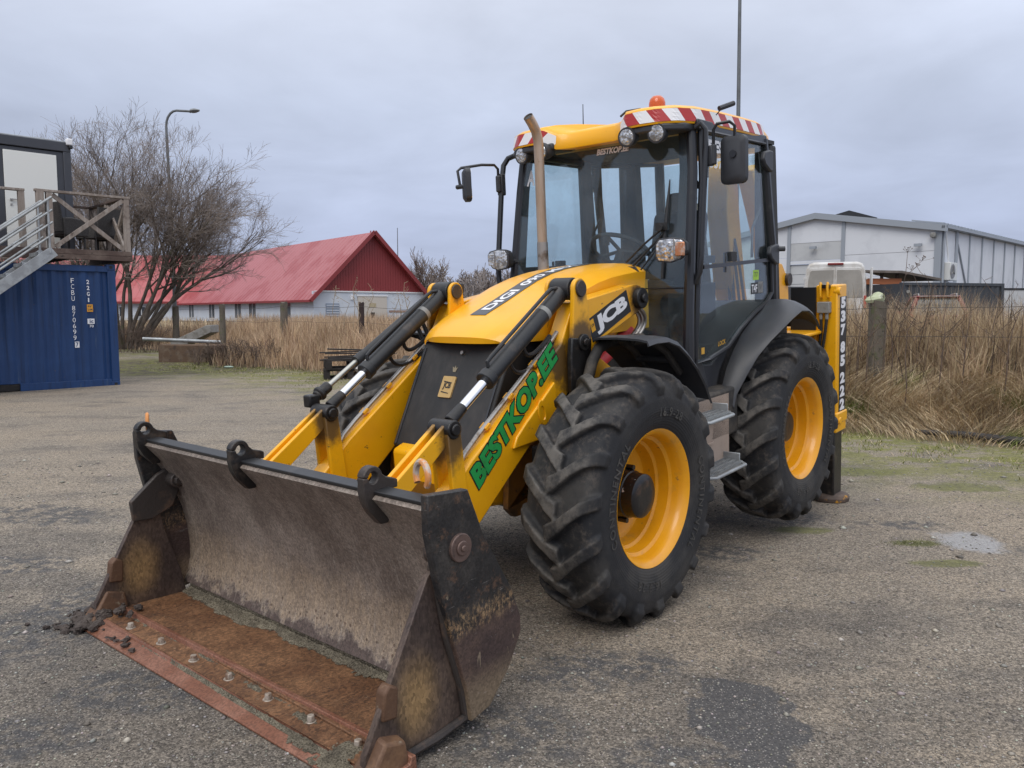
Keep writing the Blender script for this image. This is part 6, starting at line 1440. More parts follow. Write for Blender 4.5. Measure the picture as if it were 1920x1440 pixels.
def chair(a, b, rz, lab):
    c = CF(a, b, DZ + .205); O = thing('rattan_armchair', lab, 'chair', c, rz, 'dark chairs on the deck')
    mt = M['rattan'] = M.get('rattan') or mat('dark_rattan', (.040, .037, .037), .7, layers=[((.075, .070, .068), 60, .45, .6)], bump=.6, bscale=120)
    m = MB(); m.box((0, 0, .38), (.56, .54, .10)); m.build('seat', mt, O, .03)
    m = MB(); m.sheet([[(x * (1 + .1 * t), .25 + .10 * t + .05 * x * x, .40 + .58 * t) for x in np.linspace(-.28, .28, 7)] for t in (0, .35, .7, .93, 1)], .05); m.build('backrest', mt, O)
    for s in (-1, 1):
        m = MB(); m.prism([(-.24, .30), (.27, .30), (.30, .66), (.10, .68), (-.24, .64), (-.27, .5)], 'x', s * .30 - .03, s * .30 + .03); m.build('arm', mt, O, .02)
        for y in (-.2, .22): m = MB(); m.cyl((s * .26, y, 0), (s * .25, y, .34), .022, 8); m.build('leg', mt, O)
base = math.atan2(.692, .722)
chair(-.72, .62, base + R_(110), 'dark rattan armchair on the deck beside the corner post'); chair(-.05, 1.0, base - R_(150), 'dark rattan armchair on the deck behind the railing cross')
def cabin():
    O = thing('office_cabin', 'dark grey office cabin with a white door standing on the blue container', 'cabin')
    z0 = DZ + .205; H = 2.36; P = lambda a, b, z: CF(a, b + 1.2, z0 + z)
    g = mat('anthracite_cladding', (.048, .051, .062), .45, layers=[((.058, .062, .074), 1, .45, .65)])
    m = MB(); fbox(m, P, -6.0, -.58, 0, .06, 0, H - .22); fbox(m, P, -.63, -.57, .06, 2.3, 0, H - .22); fbox(m, P, -6.0, -.8, 2.24, 2.3, 0, H - .22); fbox(m, P, -6.06, -6.0, 0, 2.3, 0, H - .22); fbox(m, P, -6, -.8, .05, 2.25, H - .3, H - .22); m.build('wall_panel', g, O)
    m = MB(); fbox(m, P, -.58, -.43, -.03, .14, 0, H - .20); m.build('corner_column', g, O, .01)
    m = MB(); fbox(m, P, -6.06, -.43, -.035, .12, H - .20, H); fbox(m, P, -.55, -.43, .12, 2.33, H - .20, H); m.build('roof_frame', g, O, .012)
    m = MB(); fbox(m, P, -6.0, -.47, 0, 2.3, H - .02, H + .03); m.build('roof', M['galv'], O, .01)
    d = MB(); fbox(d, P, -1.70, -.72, -.035, .0, .03, 2.06); D = d.build('door', mat('white_cabin_door', (.76, .76, .72), .5), O, .006)
    d = MB(); fbox(d, P, -1.62, -1.58, -.075, -.035, 1.03, 1.07); fbox(d, P, -1.62, -1.47, -.085, -.065, 1.045, 1.065); fbox(d, P, -1.62, -1.58, -.05, -.035, .93, .97); d.build('door_handle', M['steel'], D)
    m = MB(); fbox(m, P, -.52, -.40, -.10, .04, H - .06, H + .08); m.build('flood_light', M['white'], O, .02); m = MB(); fbox(m, P, -.48, -.405, -.11, -.02, H - .13, H - .06); m.build('light_bracket', M['black'], O, .01)
cabin()
def staircase():
    O = thing('metal_staircase', 'galvanised metal staircase climbing to the deck in front of the blue container', 'staircase')
    P = lambda a, b, z: CF(a, b, z); zt = DZ + .20; zb = CZ + .1; a0 = -1.34; n = 13; rise = (zt - zb) / n; run = .275
    for b in (-.86, -.14):
        m = MB(); A, B = Vector(P(a0 - .02, b, zt - .10)), Vector(P(a0 - .02 - n * run, b, zb - .10)); m.beam(A, B, .02, .20); m.build('stringer', M['galv'], O, .004)
        for k, h in enumerate((.32, .55, .78, 1.02)):
            m = MB(); m.tube([A + Vector((0, 0, h)), B + Vector((0, 0, h))], .021 if k < 3 else .026, 8); m.build('hand_rail', M['galv'], O)
        for t in (.02, .27, .52, .77):
            m = MB(); q = A.lerp(B, t); m.tube([q, q + Vector((0, 0, 1.02))], .022, 8); m.build('rail_post', M['galv'], O)
    for k in range(n):
        a = a0 - .05 - k * run; z = zt - (k + .6) * rise
        m = MB(); fbox(m, P, a - .24, a + .02, -.84, -.16, z - .035, z); fbox(m, P, a - .24, a - .21, -.84, -.16, z - .07, z - .03)
        m.build('tread', M['galv'], O, .003)
staircase()

# ---------------------------------------------------------------- yard clutter on the left
M['conc'] = mat('stained_concrete', (.27, .26, .24), .9, layers=[((.16, .145, .12), 2.5, .42, .66), ((.34, .33, .31), 8, .5, .7)], bump=.4, bscale=30)
M['bconc'] = mat('brown_stained_concrete', (.135, .085, .055), .9, layers=[((.20, .15, .11), 3, .45, .66), ((.07, .05, .04), 5, .52, .7)], bump=.5, bscale=25)
def clutter():
    d = 23.4; X = lambda px, dd=d: (px - 960) / 1490 * dd
    m = MB(); m.box((0, 0, .22), (1.85, .55, .62)); o = m.build('concrete_block', M['bconc'], None, .03); o.location = (X(361), d, H_(X(361), d) - .02); o.rotation_euler = (0, 0, R_(-8)); tag(o, 'long brown stained concrete block under the steel pipe', 'concrete block')
    m = MB(); m.prism([(-.70, -.05), (-.30, -.05), (.52, .34), (.52, .56), (.40, .56), (-.70, .06)], 'y', -.35, .35); o = m.build('concrete_slab', M['conc'], None, .01); o.location = (X(372, 24.3), 24.3, .80); tag(o, 'pale sloping concrete slab leaning behind the steel pipe', 'concrete slab')
    zb = H_(X(361), d) + .55
    m = MB(); m.tube([(X(276), d - .25, zb + .13), (X(412), d + .1, zb + .02)], .055, 14); o = m.build('steel_pipe', M['galv'], None); tag(o, 'long grey steel pipe lying across the concrete block', 'pipe')
    # pallets with dark boards
    dd = 18.6; x0 = X(655, dd); rz = R_(14); dw = mat('wet_dark_pallet_wood', (.022, .018, .016), .85, layers=[((.055, .045, .038), 4, .45, .7)], bump=.3)
    z = H_(x0, dd)
    for k in range(2):
        O = thing('pallet', 'lower dark wooden pallet on the yard edge' if k == 0 else 'upper dark wooden pallet of the stack', 'pallet', (x0 + .03 * k, dd, z + .225 * k), rz + R_(3 * k), 'stacked dark pallets')
        for y in (-.38, 0, .38):
            m = MB(); m.box((0, y, .014), (1.2, .10, .028)); m.build('bottom_board', dw, O)
            for x in (-.53, 0, .53): m = MB(); m.box((x, y, .093), (.14, .10, .130)); m.build('block', dw, O, .004)
        for x in (-.53, 0, .53): m = MB(); m.box((x, 0, .170), (.14, .8, .024)); m.build('cross_board', dw, O)
        for j in range(5): m = MB(); m.box((0, -.34 + .17 * j, .196), (1.2, .11, .028)); m.build('top_board', dw, O)
    labs = ['lowest loose dark board on the pallets', 'second loose dark board on the pallets', 'split dark board sticking out left of the stack', 'dark board across the middle of the stack', 'crooked dark board near the top of the stack', 'topmost dark board on the pallet stack']
    for k in range(6):
        rr = random.Random(k); m = MB(); m.box((0, 0, 0), (rr.uniform(1.35, 1.7), .13, .028)); o = m.build('loose_board', dw, None, .003)
        o.location = (x0 + .1 + rr.uniform(-.15, .2), dd + (-.28 + .12 * k), z + .455 + .036 * k); o.rotation_euler = (R_(rr.uniform(-2, 2)), R_(rr.uniform(-2.5, 2.5)), rz + R_(rr.uniform(-6, 8))); tag(o, labs[k], 'board', 'loose dark boards on the pallets')
    # thin dark log at the foot of the right bank
    m = MB(); m.tube([(5.35, 10.45, H_(5.35, 10.45) + .05), (5.8, 10.15, H_(5.8, 10.15) + .055), (6.3, 9.72, H_(6.3, 9.72) + .06), (6.8, 9.30, H_(6.8, 9.3) + .05)], [.03, .045, .05, .05], 10); o = m.build('dark_log', mat('dark_wet_log', (.035, .03, .028), .7, layers=[((.07, .06, .05), 6, .5, .7)], bump=.4), None); tag(o, 'thin dark log lying at the foot of the grassy bank', 'log')
    m = MB(); m.lathe([(0, -.03), (.10, -.02), (.13, .02), (.08, .06), (0, .07)], (0, 0, 0), 'z', 9); o = m.build('plastic_scrap', mat('pale_green_scrap', (.36, .45, .38), .6), None); xx = X(428, 21.2); o.location = (xx, 21.2, H_(xx, 21.2) + .02); o.scale = (1.1, .5, .6); tag(o, 'pale green scrap lying before the dry shrub', 'scrap')
clutter()

# ---------------------------------------------------------------- street lamps
M['lamp'] = mat('grey_lamp_post', (.155, .165, .175), .5, .3, layers=[((.12, .125, .13), 2, .45, .65)])
def street_lamp(x, y, z0, zt, arm, lab, r=.085):
    O = thing('street_lamp', lab, 'street lamp', (x, y, z0)); H = zt - z0
    m = MB(); m.tube([(0, 0, 0), (0, 0, H * .45), (-.08, 0, H * .93)], [r, r * .85, r * .62], 12); m.build('pole', M['lamp'], O)
    pts = [(-.08, 0, H * .93)] + [(-.08 + .45 * (1 - math.cos(t)), 0, H * .93 + (H * .07) * math.sin(t)) for t in [R_(18 * k) for k in range(1, 6)]] + [(arm * .72, 0, H - .03), (arm * .78, 0, H - .06)]
    m = MB(); m.tube(pts, r * .58, 10); m.build('bracket_arm', M['lamp'], O)
    m = MB(); m.tube([(arm * .74, 0, H - .06), (arm * .80, 0, H - .03), (arm * .92, 0, H - .0), (arm * 1.06, 0, H + .01)], [.05, .11, .12, .05], 12); m.map(lambda p: (p[0], p[1] * 1.3, H + (p[2] - H) * .75)); L = m.build('lantern', mat('grey_lantern', (.20, .21, .22), .5), O)
street_lamp((331 - 960) / 1490 * 34, 34, .7, 10.12, 1.25, 'tall street lamp with a curved arm in front of the red barn')
street_lamp((1374.5 - 960) / 1490 * 30, 30, .7, 15.0, 1.25, 'tall grey mast rising behind the loader cab to the top of the picture', .095)

# ---------------------------------------------------------------- red-roofed barn
M['redroof'] = mat('red_metal_roof', (.40, .105, .108), .36, .1, layers=[((.33, .05, .052), .3, .45, .6)], spec=.5)
M['redclad'] = mat('dark_red_cladding', (.24, .032, .034), .55, layers=[((.21, .028, .03), .5, .45, .65)])
M['bwall'] = mat('pale_blue_render', (.56, .60, .66), .8, layers=[((.62, .65, .69), .6, .45, .65), ((.44, .46, .49), 1.5, .58, .75)])
M['wglass'] = mat('dark_window_glass', (.03, .035, .042), .08, spec=.8)
def barn():
    O = thing('red_roofed_barn', 'long barn with red metal roof, red gable and pale blue walls', 'barn')
    G = frame(-17.4, 70, .776, .630)                      # a: along the gable to the right, b: back along the barn
    W, Ez, Rz_, Lg = 11.75, 3.25, 9.05, 38
    m = MB(); fbox(m, G, 0, W, 0, .3, .5, 3.62); m.build('gable_wall', M['bwall'], O)
    m = MB(); fbox(m, G, 0, .3, .3, Lg, .5, Ez); m.build('side_wall', M['bwall'], O)
    m = MB(); fbox(m, G, W - .3, W, .3, Lg, .5, Ez); m.build('side_wall', M['bwall'], O)
    # gable cladding: vertical boards
    cl = thing('x', 'x', 'x'); bpy.data.objects.remove(cl)
    nb = 40
    for k in range(nb):
        a0, a1 = .45 + (W - .9) * k / nb, .45 + (W - .9) * (k + 1) / nb - .018
        zt = lambda a: 3.62 + (Rz_ - .25 - 3.62) * (1 - abs(a - W / 2) / (W / 2 - .35))
        z0, z1 = zt(a0), zt(a1)
        if min(z0, z1) < 3.66: z0, z1 = max(z0, 3.66), max(z1, 3.66)
        m = MB(); m.add([G(a0, -.03, 3.62), G(a1, -.03, 3.62), G(a1, -.03, z1), G(a0, -.03, z0), G(a0, .05, 3.62), G(a1, .05, 3.62), G(a1, .05, z1), G(a0, .05, z0)], [(0, 1, 2, 3), (7, 6, 5, 4), (0, 4, 5, 1), (1, 5, 6, 2), (2, 6, 7, 3), (3, 7, 4, 0)]); m.build('cladding_board', M['redclad'], O, smooth=0)
    m = MB(); m.add([G(.4, .05, 3.6), G(W - .4, .05, 3.6), G(W / 2, .05, Rz_ - .25)], [(0, 1, 2)]); m.build('gable_backing', M['redclad'], O, smooth=0)
    m = MB(); fbox(m, G, .1, W - .1, -.09, -.03, 3.56, 3.68); m.build('gable_trim', M['whitepaint'], O)
    def slope(a0, z0, a1, z1, b0, b1, nm='roof_slope'):
        m = MB(); t = .14; m.add([G(a0, b0, z0), G(a1, b0, z1), G(a1, b1, z1), G(a0, b1, z0), G(a0, b0, z0 - t), G(a1, b0, z1 - t), G(a1, b1, z1 - t), G(a0, b1, z0 - t)], [(0, 1, 2, 3), (7, 6, 5, 4), (0, 4, 5, 1), (1, 5, 6, 2), (2, 6, 7, 3), (3, 7, 4, 0)])
        r = m.build(nm, M['redroof'], O, smooth=0); return r
    ov = .5; dz = ov * (Rz_ - Ez) / (W / 2)
    R1 = slope(-ov, Ez - dz + .1, W / 2, Rz_, -.55, Lg); slope(W + ov, Ez - dz + .1, W / 2, Rz_, -.55, Lg)
    for k in range(45):                                   # standing seams
        b = -.5 + k * .86; m = MB(); m.beam(G(-ov, b, Ez - dz + .105), G(W / 2, b, Rz_ - .005), .05, .022); m.build('roof_seam', M['redroof'], R1, smooth=0)
    for a0, z0 in ((-ov - .02, Ez - dz), (W + ov + .02, Ez - dz)):
        m = MB(); m.beam(G(a0, -.58, z0), G(W / 2, -.58, Rz_ + .02), .10, .34); m.build('barge_board', M['redclad'], O)
    m = MB(); fbox(m, G, -ov - .12, -ov + .02, -.5, Lg, Ez - dz - .12, Ez - dz + .06); m.build('gutter', M['redclad'], O)
    m = MB(); m.tube([G(W / 2, .2, Rz_), G(W / 2, .2, Rz_ + .16)], .06, 6); m.build('ridge_cap', M['redroof'], O)
    def window(fr, a, b, z0, z1, w, nm='window', panes=2, inner=1):
        m = MB(); e = .07
        for (p, q, r, s_) in ((a - w / 2, a + w / 2, z0, z0 + e), (a - w / 2, a + w / 2, z1 - e, z1), (a - w / 2, a - w / 2 + e, z0, z1), (a + w / 2 - e, a + w / 2, z0, z1), (a - .04, a + .04, z0, z1)): fbox(m, fr, p, q, b - .05, b + .04, r, s_)
        f = m.build(nm, M['whitepaint'], O)
        m = MB(); fbox(m, fr, a - w / 2 + .02, a + w / 2 - .02, b - .012, b + .02, z0 + .03, z1 - .03); m.build('pane', M['wglass'], f)
    Sd = lambda a, b, z: G(b, a, z)                       # walk along the long wall
    for px in (540, 476, 449, 400, 362): a = at_px(lambda a, b, z=0: G(b, a, z), px); window(Sd, a, -.0, 1.05, 2.75, 2.0)
    a = at_px(G, 625); m = MB(); fbox(m, G, a - .65, a + .65, -.05, 0, 1.35, 2.55); v = m.build('gable_vent', mat('grey_vent', (.25, .29, .36), .7), O)
    for k in range(5): m = MB(); fbox(m, G, a - .6, a + .6, -.09, -.045, 1.45 + .22 * k, 1.53 + .22 * k); m.build('slat', M['bwall'], v)
    a0, a1 = at_px(G, 672), at_px(G, 726); m = MB(); fbox(m, G, a0, a1, -.08, 0, .7, 3.25); D = m.build('barn_door', mat('cream_door', (.55, .50, .44), .7), O)
    m = MB(); fbox(m, G, a0 - .1, a1 + .1, -.12, -.07, 3.22, 3.36); m.build('door_head', M['whitepaint'], D)
    m = MB(); fbox(m, G, (a0 + a1) / 2 - .2, (a0 + a1) / 2 + .2, -.1, -.08, 1.2, 1.75); m.build('door_light', M['wglass'], D); m = MB(); fbox(m, G, (a0 + a1) / 2 - .35, (a0 + a1) / 2 + .35, -.1, -.08, 2.2, 2.6); m.build('door_sign', mat('yellowed_sign', (.45, .38, .25), .7), D)
    a = at_px(G, 661); m = MB(); fbox(m, G, a - .12, a + .12, -.15, 0, 2.9, 3.3); m.build('wall_light', M['white'], O)
    a0, a1 = at_px(G, 730), at_px(G, 775); m = MB(); fbox(m, G, a0, a1, -.06, 0, .8, 1.9); q = m.build('low_hatch', M['bwall'], O); m = MB(); fbox(m, G, a0, a1, -.10, -.05, 1.75, 1.95); m.build('hatch_lintel', mat('brown_lintel', (.30, .2, .16), .8), q)
    # left wing, turned to lie across the view
    B = thing('barn_wing', 'far left wing of the barn with a flat running red ridge behind the bare tree', 'barn')
    Wg = frame(-39.8, 99.5, -1, .012); m = MB()
    m.add([Wg(0, 0, .5), Wg(46, 0, .5), Wg(46, 0, 3.15), Wg(0, 0, 3.15), Wg(0, -.3, .5), Wg(46, -.3, .5), Wg(46, -.3, 3.15), Wg(0, -.3, 3.15)], [(0, 1, 2, 3), (7, 6, 5, 4), (0, 4, 5, 1), (1, 5, 6, 2), (2, 6, 7, 3), (3, 7, 4, 0)]); m.build('wall', M['bwall'], B)
    m = MB(); t = .14; Q = lambda a, b, z: Wg(a, -b, z)
    m.add([Q(-1.5, -.6, 3.05), Q(46, -.6, 3.05), Q(46, 6.2, 9.25), Q(-4, 6.2, 9.25), Q(-1.5, -.6, 2.9), Q(46, -.6, 2.9), Q(46, 6.2, 9.1), Q(-4, 6.2, 9.1)], [(0, 1, 2, 3), (7, 6, 5, 4), (0, 4, 5, 1), (1, 5, 6, 2), (2, 6, 7, 3), (3, 7, 4, 0)]); r = m.build('roof_slope', M['redroof'], B, smooth=0)
    m = MB(); m.add([Q(-4, 6.2, 9.25), Q(46, 6.2, 9.25), Q(46, 12.6, 3.2), Q(-4, 12.6, 3.2)], [(3, 2, 1, 0)]); m.build('roof_slope', M['redroof'], B, smooth=0)
    for k in range(52): m = MB(); m.beam(Q(-1 + .9 * k, -.6, 3.055), Q(-1 + .9 * k, 6.2, 9.255), .05, .035); m.build('roof_seam', M['redroof'], r, smooth=0)
    m = MB(); m.add([Q(-1.5, -.72, 2.85), Q(46, -.72, 2.85), Q(46, -.72, 3.1), Q(-1.5, -.72, 3.1), Q(-1.5, -.6, 2.85), Q(46, -.6, 2.85), Q(46, -.6, 3.1), Q(-1.5, -.6, 3.1)], [(0, 1, 2, 3), (7, 6, 5, 4), (0, 4, 5, 1), (1, 5, 6, 2), (2, 6, 7, 3), (3, 7, 4, 0)]); m.build('gutter', M['redclad'], B)
    for px in (268, 226):
        a = (-39.8 - (px - 960) / 1490 * 99.5); m = MB(); w = .55; z0, z1 = 1.2, 2.5
        for (p, q, rz0, rz1) in ((a - w, a + w, z0, z0 + .07), (a - w, a + w, z1 - .07, z1), (a - w, a - w + .07, z0, z1), (a + w - .07, a + w, z0, z1), (a - .04, a + .04, z0, z1)): fbox(m, Q, p, q, -.06, .02, rz0, rz1)
        f = m.build('window', M['whitepaint'], B); m = MB(); fbox(m, Q, a - w + .02, a + w - .02, -.02, .0, z0 + .03, z1 - .03); m.build('pane', M['wglass'], f)
    # thin mast behind the barn
    m = MB(); x = (748 - 960) / 1490 * 98; m.tube([(x, 98, .7), (x, 98, 12.0)], [.09, .04], 6); o = m.build('radio_mast', M['lamp'], None); tag(o, 'thin radio mast standing behind the right roof slope of the barn', 'mast')
barn()

# ---------------------------------------------------------------- white hall
M['hallw'] = mat('white_hall_panel', (.66, .68, .72), .5, layers=[((.60, .62, .66), .5, .48, .62)])
M['hallg'] = mat('grey_hall_trim', (.33, .36, .40), .45, .2)
def hall():
    O = thing('white_hall', 'long white panelled hall with a grey roof edge and garage door', 'hall')
    G = frame(24.0, 45.0, -.70, .713)                     # a: along the gable to the left; b positive is towards the viewer
    S_ = lambda a, b, z: G(-b, -a, z)                     # a: along the long side to the right, b: outward
    W, Ez, Az = 14.4, 6.5, 7.75
    top = lambda a: Ez + (Az - Ez) * (1 - abs(a - W / 2) / (W / 2))
    aps = sorted([0, .25] + [at_px(G, p) for p in (1578, 1572, 1476, 1470)] + [W])
    def panel(a0, a1, z0, z1a, z1b, b=0.0, nm='wall_panel', mt='hallw', th=.1):
        m = MB(); m.add([G(a0, b, z0), G(a1, b, z0), G(a1, b, z1b), G(a0, b, z1a), G(a0, b - th, z0), G(a1, b - th, z0), G(a1, b - th, z1b), G(a0, b - th, z1a)], [(0, 1, 2, 3), (7, 6, 5, 4), (0, 4, 5, 1), (1, 5, 6, 2), (2, 6, 7, 3), (3, 7, 4, 0)]); return m.build(nm, M[mt], O, smooth=0)
    d0, d1 = at_px(G, 1574), at_px(G, 1474)
    cuts = [0, .28, d0 - .12, d0 + .12, d1 - .12, d1 + .14, W]
    zs = [.5, 2.35, 3.75, 5.05, None]
    for i, (a0, a1) in enumerate(((.28, d0 - .02), (d0, d1), (d1 + .02, W))):
        if i == 1 : rows_ = [(4.78, 4.98), (5.0, 6.08), (6.10, None)]
        else: rows_ = [(.5, 2.35), (2.37, 3.85), (3.87, 5.2), (5.22, None)]
        for (z0, z1) in rows_:
            xs = [a0, W / 2, a1] if (z1 is None and a0 < W / 2 < a1) else [a0, a1]
            for x0, x1 in zip(xs, xs[1:]):
                panel(x0, x1, z0, top(x0) if z1 is None else z1, top(x1) if z1 is None else z1, nm='wall_panel', mt='hallw' if not (i == 1 and z0 == 5.0) else 'hallgp')
    # garage door: horizontal leaves in a recess
    D = panel(d0, d1, .5, 4.76, 4.76, -.16, 'garage_door', 'hallg', .05)
    for k in range(7):
        m = MB(); fbox(m, lambda a, b, z: G(a, -b, z), d0 + .02, d1 - .02, .10, .16, .55 + .60 * k, 1.12 + .60 * k); m.build('door_leaf', mat('grey_white_leaf', (.52, .53, .54), .5) if k == 0 else m_leaf, D); 
        if k == 0: m_leaf = D.children[0].data.materials[0]
    for a in (d0, d1):
        m = MB(); fbox(m, lambda p, q, z: G(p, -q, z), a - .11, a + .11, -.07, .02, .5, top(a) - .25 if a == d0 else top(a) - .2); m.build('pilaster', M['hallg'], O)
    m = MB(); fbox(m, lambda p, q, z: G(p, -q, z), -.05, .30, -.08, .1, .5, Ez); m.build('corner_trim', M['hallg'], O)
    for (x0, x1) in ((-.35, W / 2), (W / 2, W + .35)):
        m = MB(); z0, z1 = (top(0) - .06 if x0 < 0 else Az), (Az if x0 < 0 else top(W) - .06)
        m.add([G(x0, .30, z0 - .22), G(x1, .30, z1 - .22), G(x1, .30, z1 + .14), G(x0, .30, z0 + .14), G(x0, .05, z0 - .22), G(x1, .05, z1 - .22), G(x1, .05, z1 + .14), G(x0, .05, z0 + .14)], [(0, 1, 2, 3), (7, 6, 5, 4), (0, 4, 5, 1), (1, 5, 6, 2), (2, 6, 7, 3), (3, 7, 4, 0)]); m.build('roof_fascia', M['hallg'], O, smooth=0)
        m = MB(); m.add([G(x0, .28, z0 + .12), G(x1, .28, z1 + .12), G(x1, -42, z1 + .12), G(x0, -42, z0 + .12), G(x0, .28, z0 - .02), G(x1, .28, z1 - .02), G(x1, -42, z1 - .02), G(x0, -42, z0 - .02)], [(0, 1, 2, 3), (7, 6, 5, 4), (0, 4, 5, 1), (1, 5, 6, 2), (2, 6, 7, 3), (3, 7, 4, 0)]); m.build('roof', M['hallg'], O, smooth=0)
    # long side
    L = [0, .28] + [2.55 + 2.5 * k for k in range(12)]
    for k in range(1, len(L) - 1):
        m = MB(); m.add([S_(L[k] + .02, 0, .5), S_(L[k + 1] - .02, 0, .5), S_(L[k + 1] - .02, 0, Ez - .1), S_(L[k] + .02, 0, Ez - .1), S_(L[k] + .02, -.1, .5), S_(L[k + 1] - .02, -.1, .5), S_(L[k + 1] - .02, -.1, Ez - .1), S_(L[k] + .02, -.1, Ez - .1)], [(0, 1, 2, 3), (7, 6, 5, 4), (0, 4, 5, 1), (1, 5, 6, 2), (2, 6, 7, 3), (3, 7, 4, 0)]); m.build('wall_panel', M['hallw'], O, smooth=0)
        m = MB(); m.beam(S_(L[k + 1], .03, .5), S_(L[k + 1], .03, Ez - .1), .07 if k > 1 else .18, .08 if k > 1 else .16); m.build('panel_joint', M['hallg'], O)
    m = MB(); m.beam(S_(-.3, .18, Ez - .02), S_(32, .18, Ez - .02), .16, .16); m.build('gutter', M['hallg'], O)
    for k in range(52): m = MB(); m.beam(S_(.1 + .6 * k, .12, Ez + .20), S_(.1 + .6 * k, -1.6, Ez + .49), .26, .07); m.build('roof_rib', M['hallg'], O, smooth=0)
    m = MB(); m.tube([S_(.14, .12, .6), S_(.14, .12, Ez - .1)], .07, 8); m.build('downpipe', M['hallg'], O)
    m = MB(); m.tube([S_(2.8, .05, Ez - .8), S_(5.0, .05, 2.9)], .05, 6); m.build('stay_rod', M['hallg'], O)
    m = MB(); m.tube([S_(.3, .15, Ez - .3), S_(.9, .2, Ez - 2.2), S_(1.2, .2, Ez - 2.9)], .045, 6); m.build('cable_conduit', M['whitepaint'], O)
    # air conditioner by the corner
    m = MB(); fbox(m, lambda a, b, z: S_(a, b, z), .35, 1.55, .05, .45, 3.55, 4.55); A = m.build('air_conditioner', mat('white_ac_case', (.62, .63, .62), .5), O, .03)
    m = MB(); c = Vector(S_(.72, .46, 4.05)); nrm = (Vector(S_(0, 1, 0)) - Vector(S_(0, 0, 0))).normalized(); m.cyl(c, c + nrm * .02, .40, 28); fn = m.build('fan_grille', mat('grey_fan', (.20, .20, .21), .5), A)
    m = MB()
    for t in (90, 210, 330): m.beam(c + nrm * .03, c + nrm * .03 + (Vector(S_(1, 0, 0)) - Vector(S_(0, 0, 0))) * .3 * math.cos(R_(t)) + Vector((0, 0, .3 * math.sin(R_(t)))), .06, .02)
    m.build('fan_blade', M['litebox'], fn)
    m = MB(); fbox(m, S_, .3, 3.3, .0, 1.1, 2.95, 3.08); m.build('canopy', M['hallg'], O); m = MB(); fbox(m, S_, .5, 1.5, .1, .4, 3.30, 3.45); m.build('ac_bracket', M['hallg'], A)
    m = MB(); c = Vector(G(.35, .25, Ez - .45)); m.lathe([(0, -.16), (.14, -.1), (.17, .02), (.13, .14), (0, .17)], tuple(c), 'z', 14); m.build('dome_camera', M['litebox'], O)
    for px, z in ((1716, 5.55), (1522, 5.75)):
        a = at_px(G, px); m = MB(); m.tube([G(a, .03, z), G(a, .25, z)], .03, 6); fbox(m, lambda p, q, z_: G(p, -q, z_), a - .2, a + .2, -.4, -.2, z - .08, z + .08); m.build('flood_light', M['hallg'], O)
    a = at_px(G, 1640); b_ = MB(); b_.prism([(0, 0), (0, .3), (.8, .55), (2.6, .1), (2.6, 0)], 'y', -1.0, 1.0)
    b_.map(lambda p: (19.3 + 1.2 + p[0] * 1.0, 54 + p[1] * 3, 7.62 + p[2] * 1.0)); b_.build('roof_ventilator', M['black'], O)
M['hallgp'] = mat('light_grey_panel', (.50, .51, .52), .5, layers=[((.44, .45, .46), 1, .45, .65)])
hall()

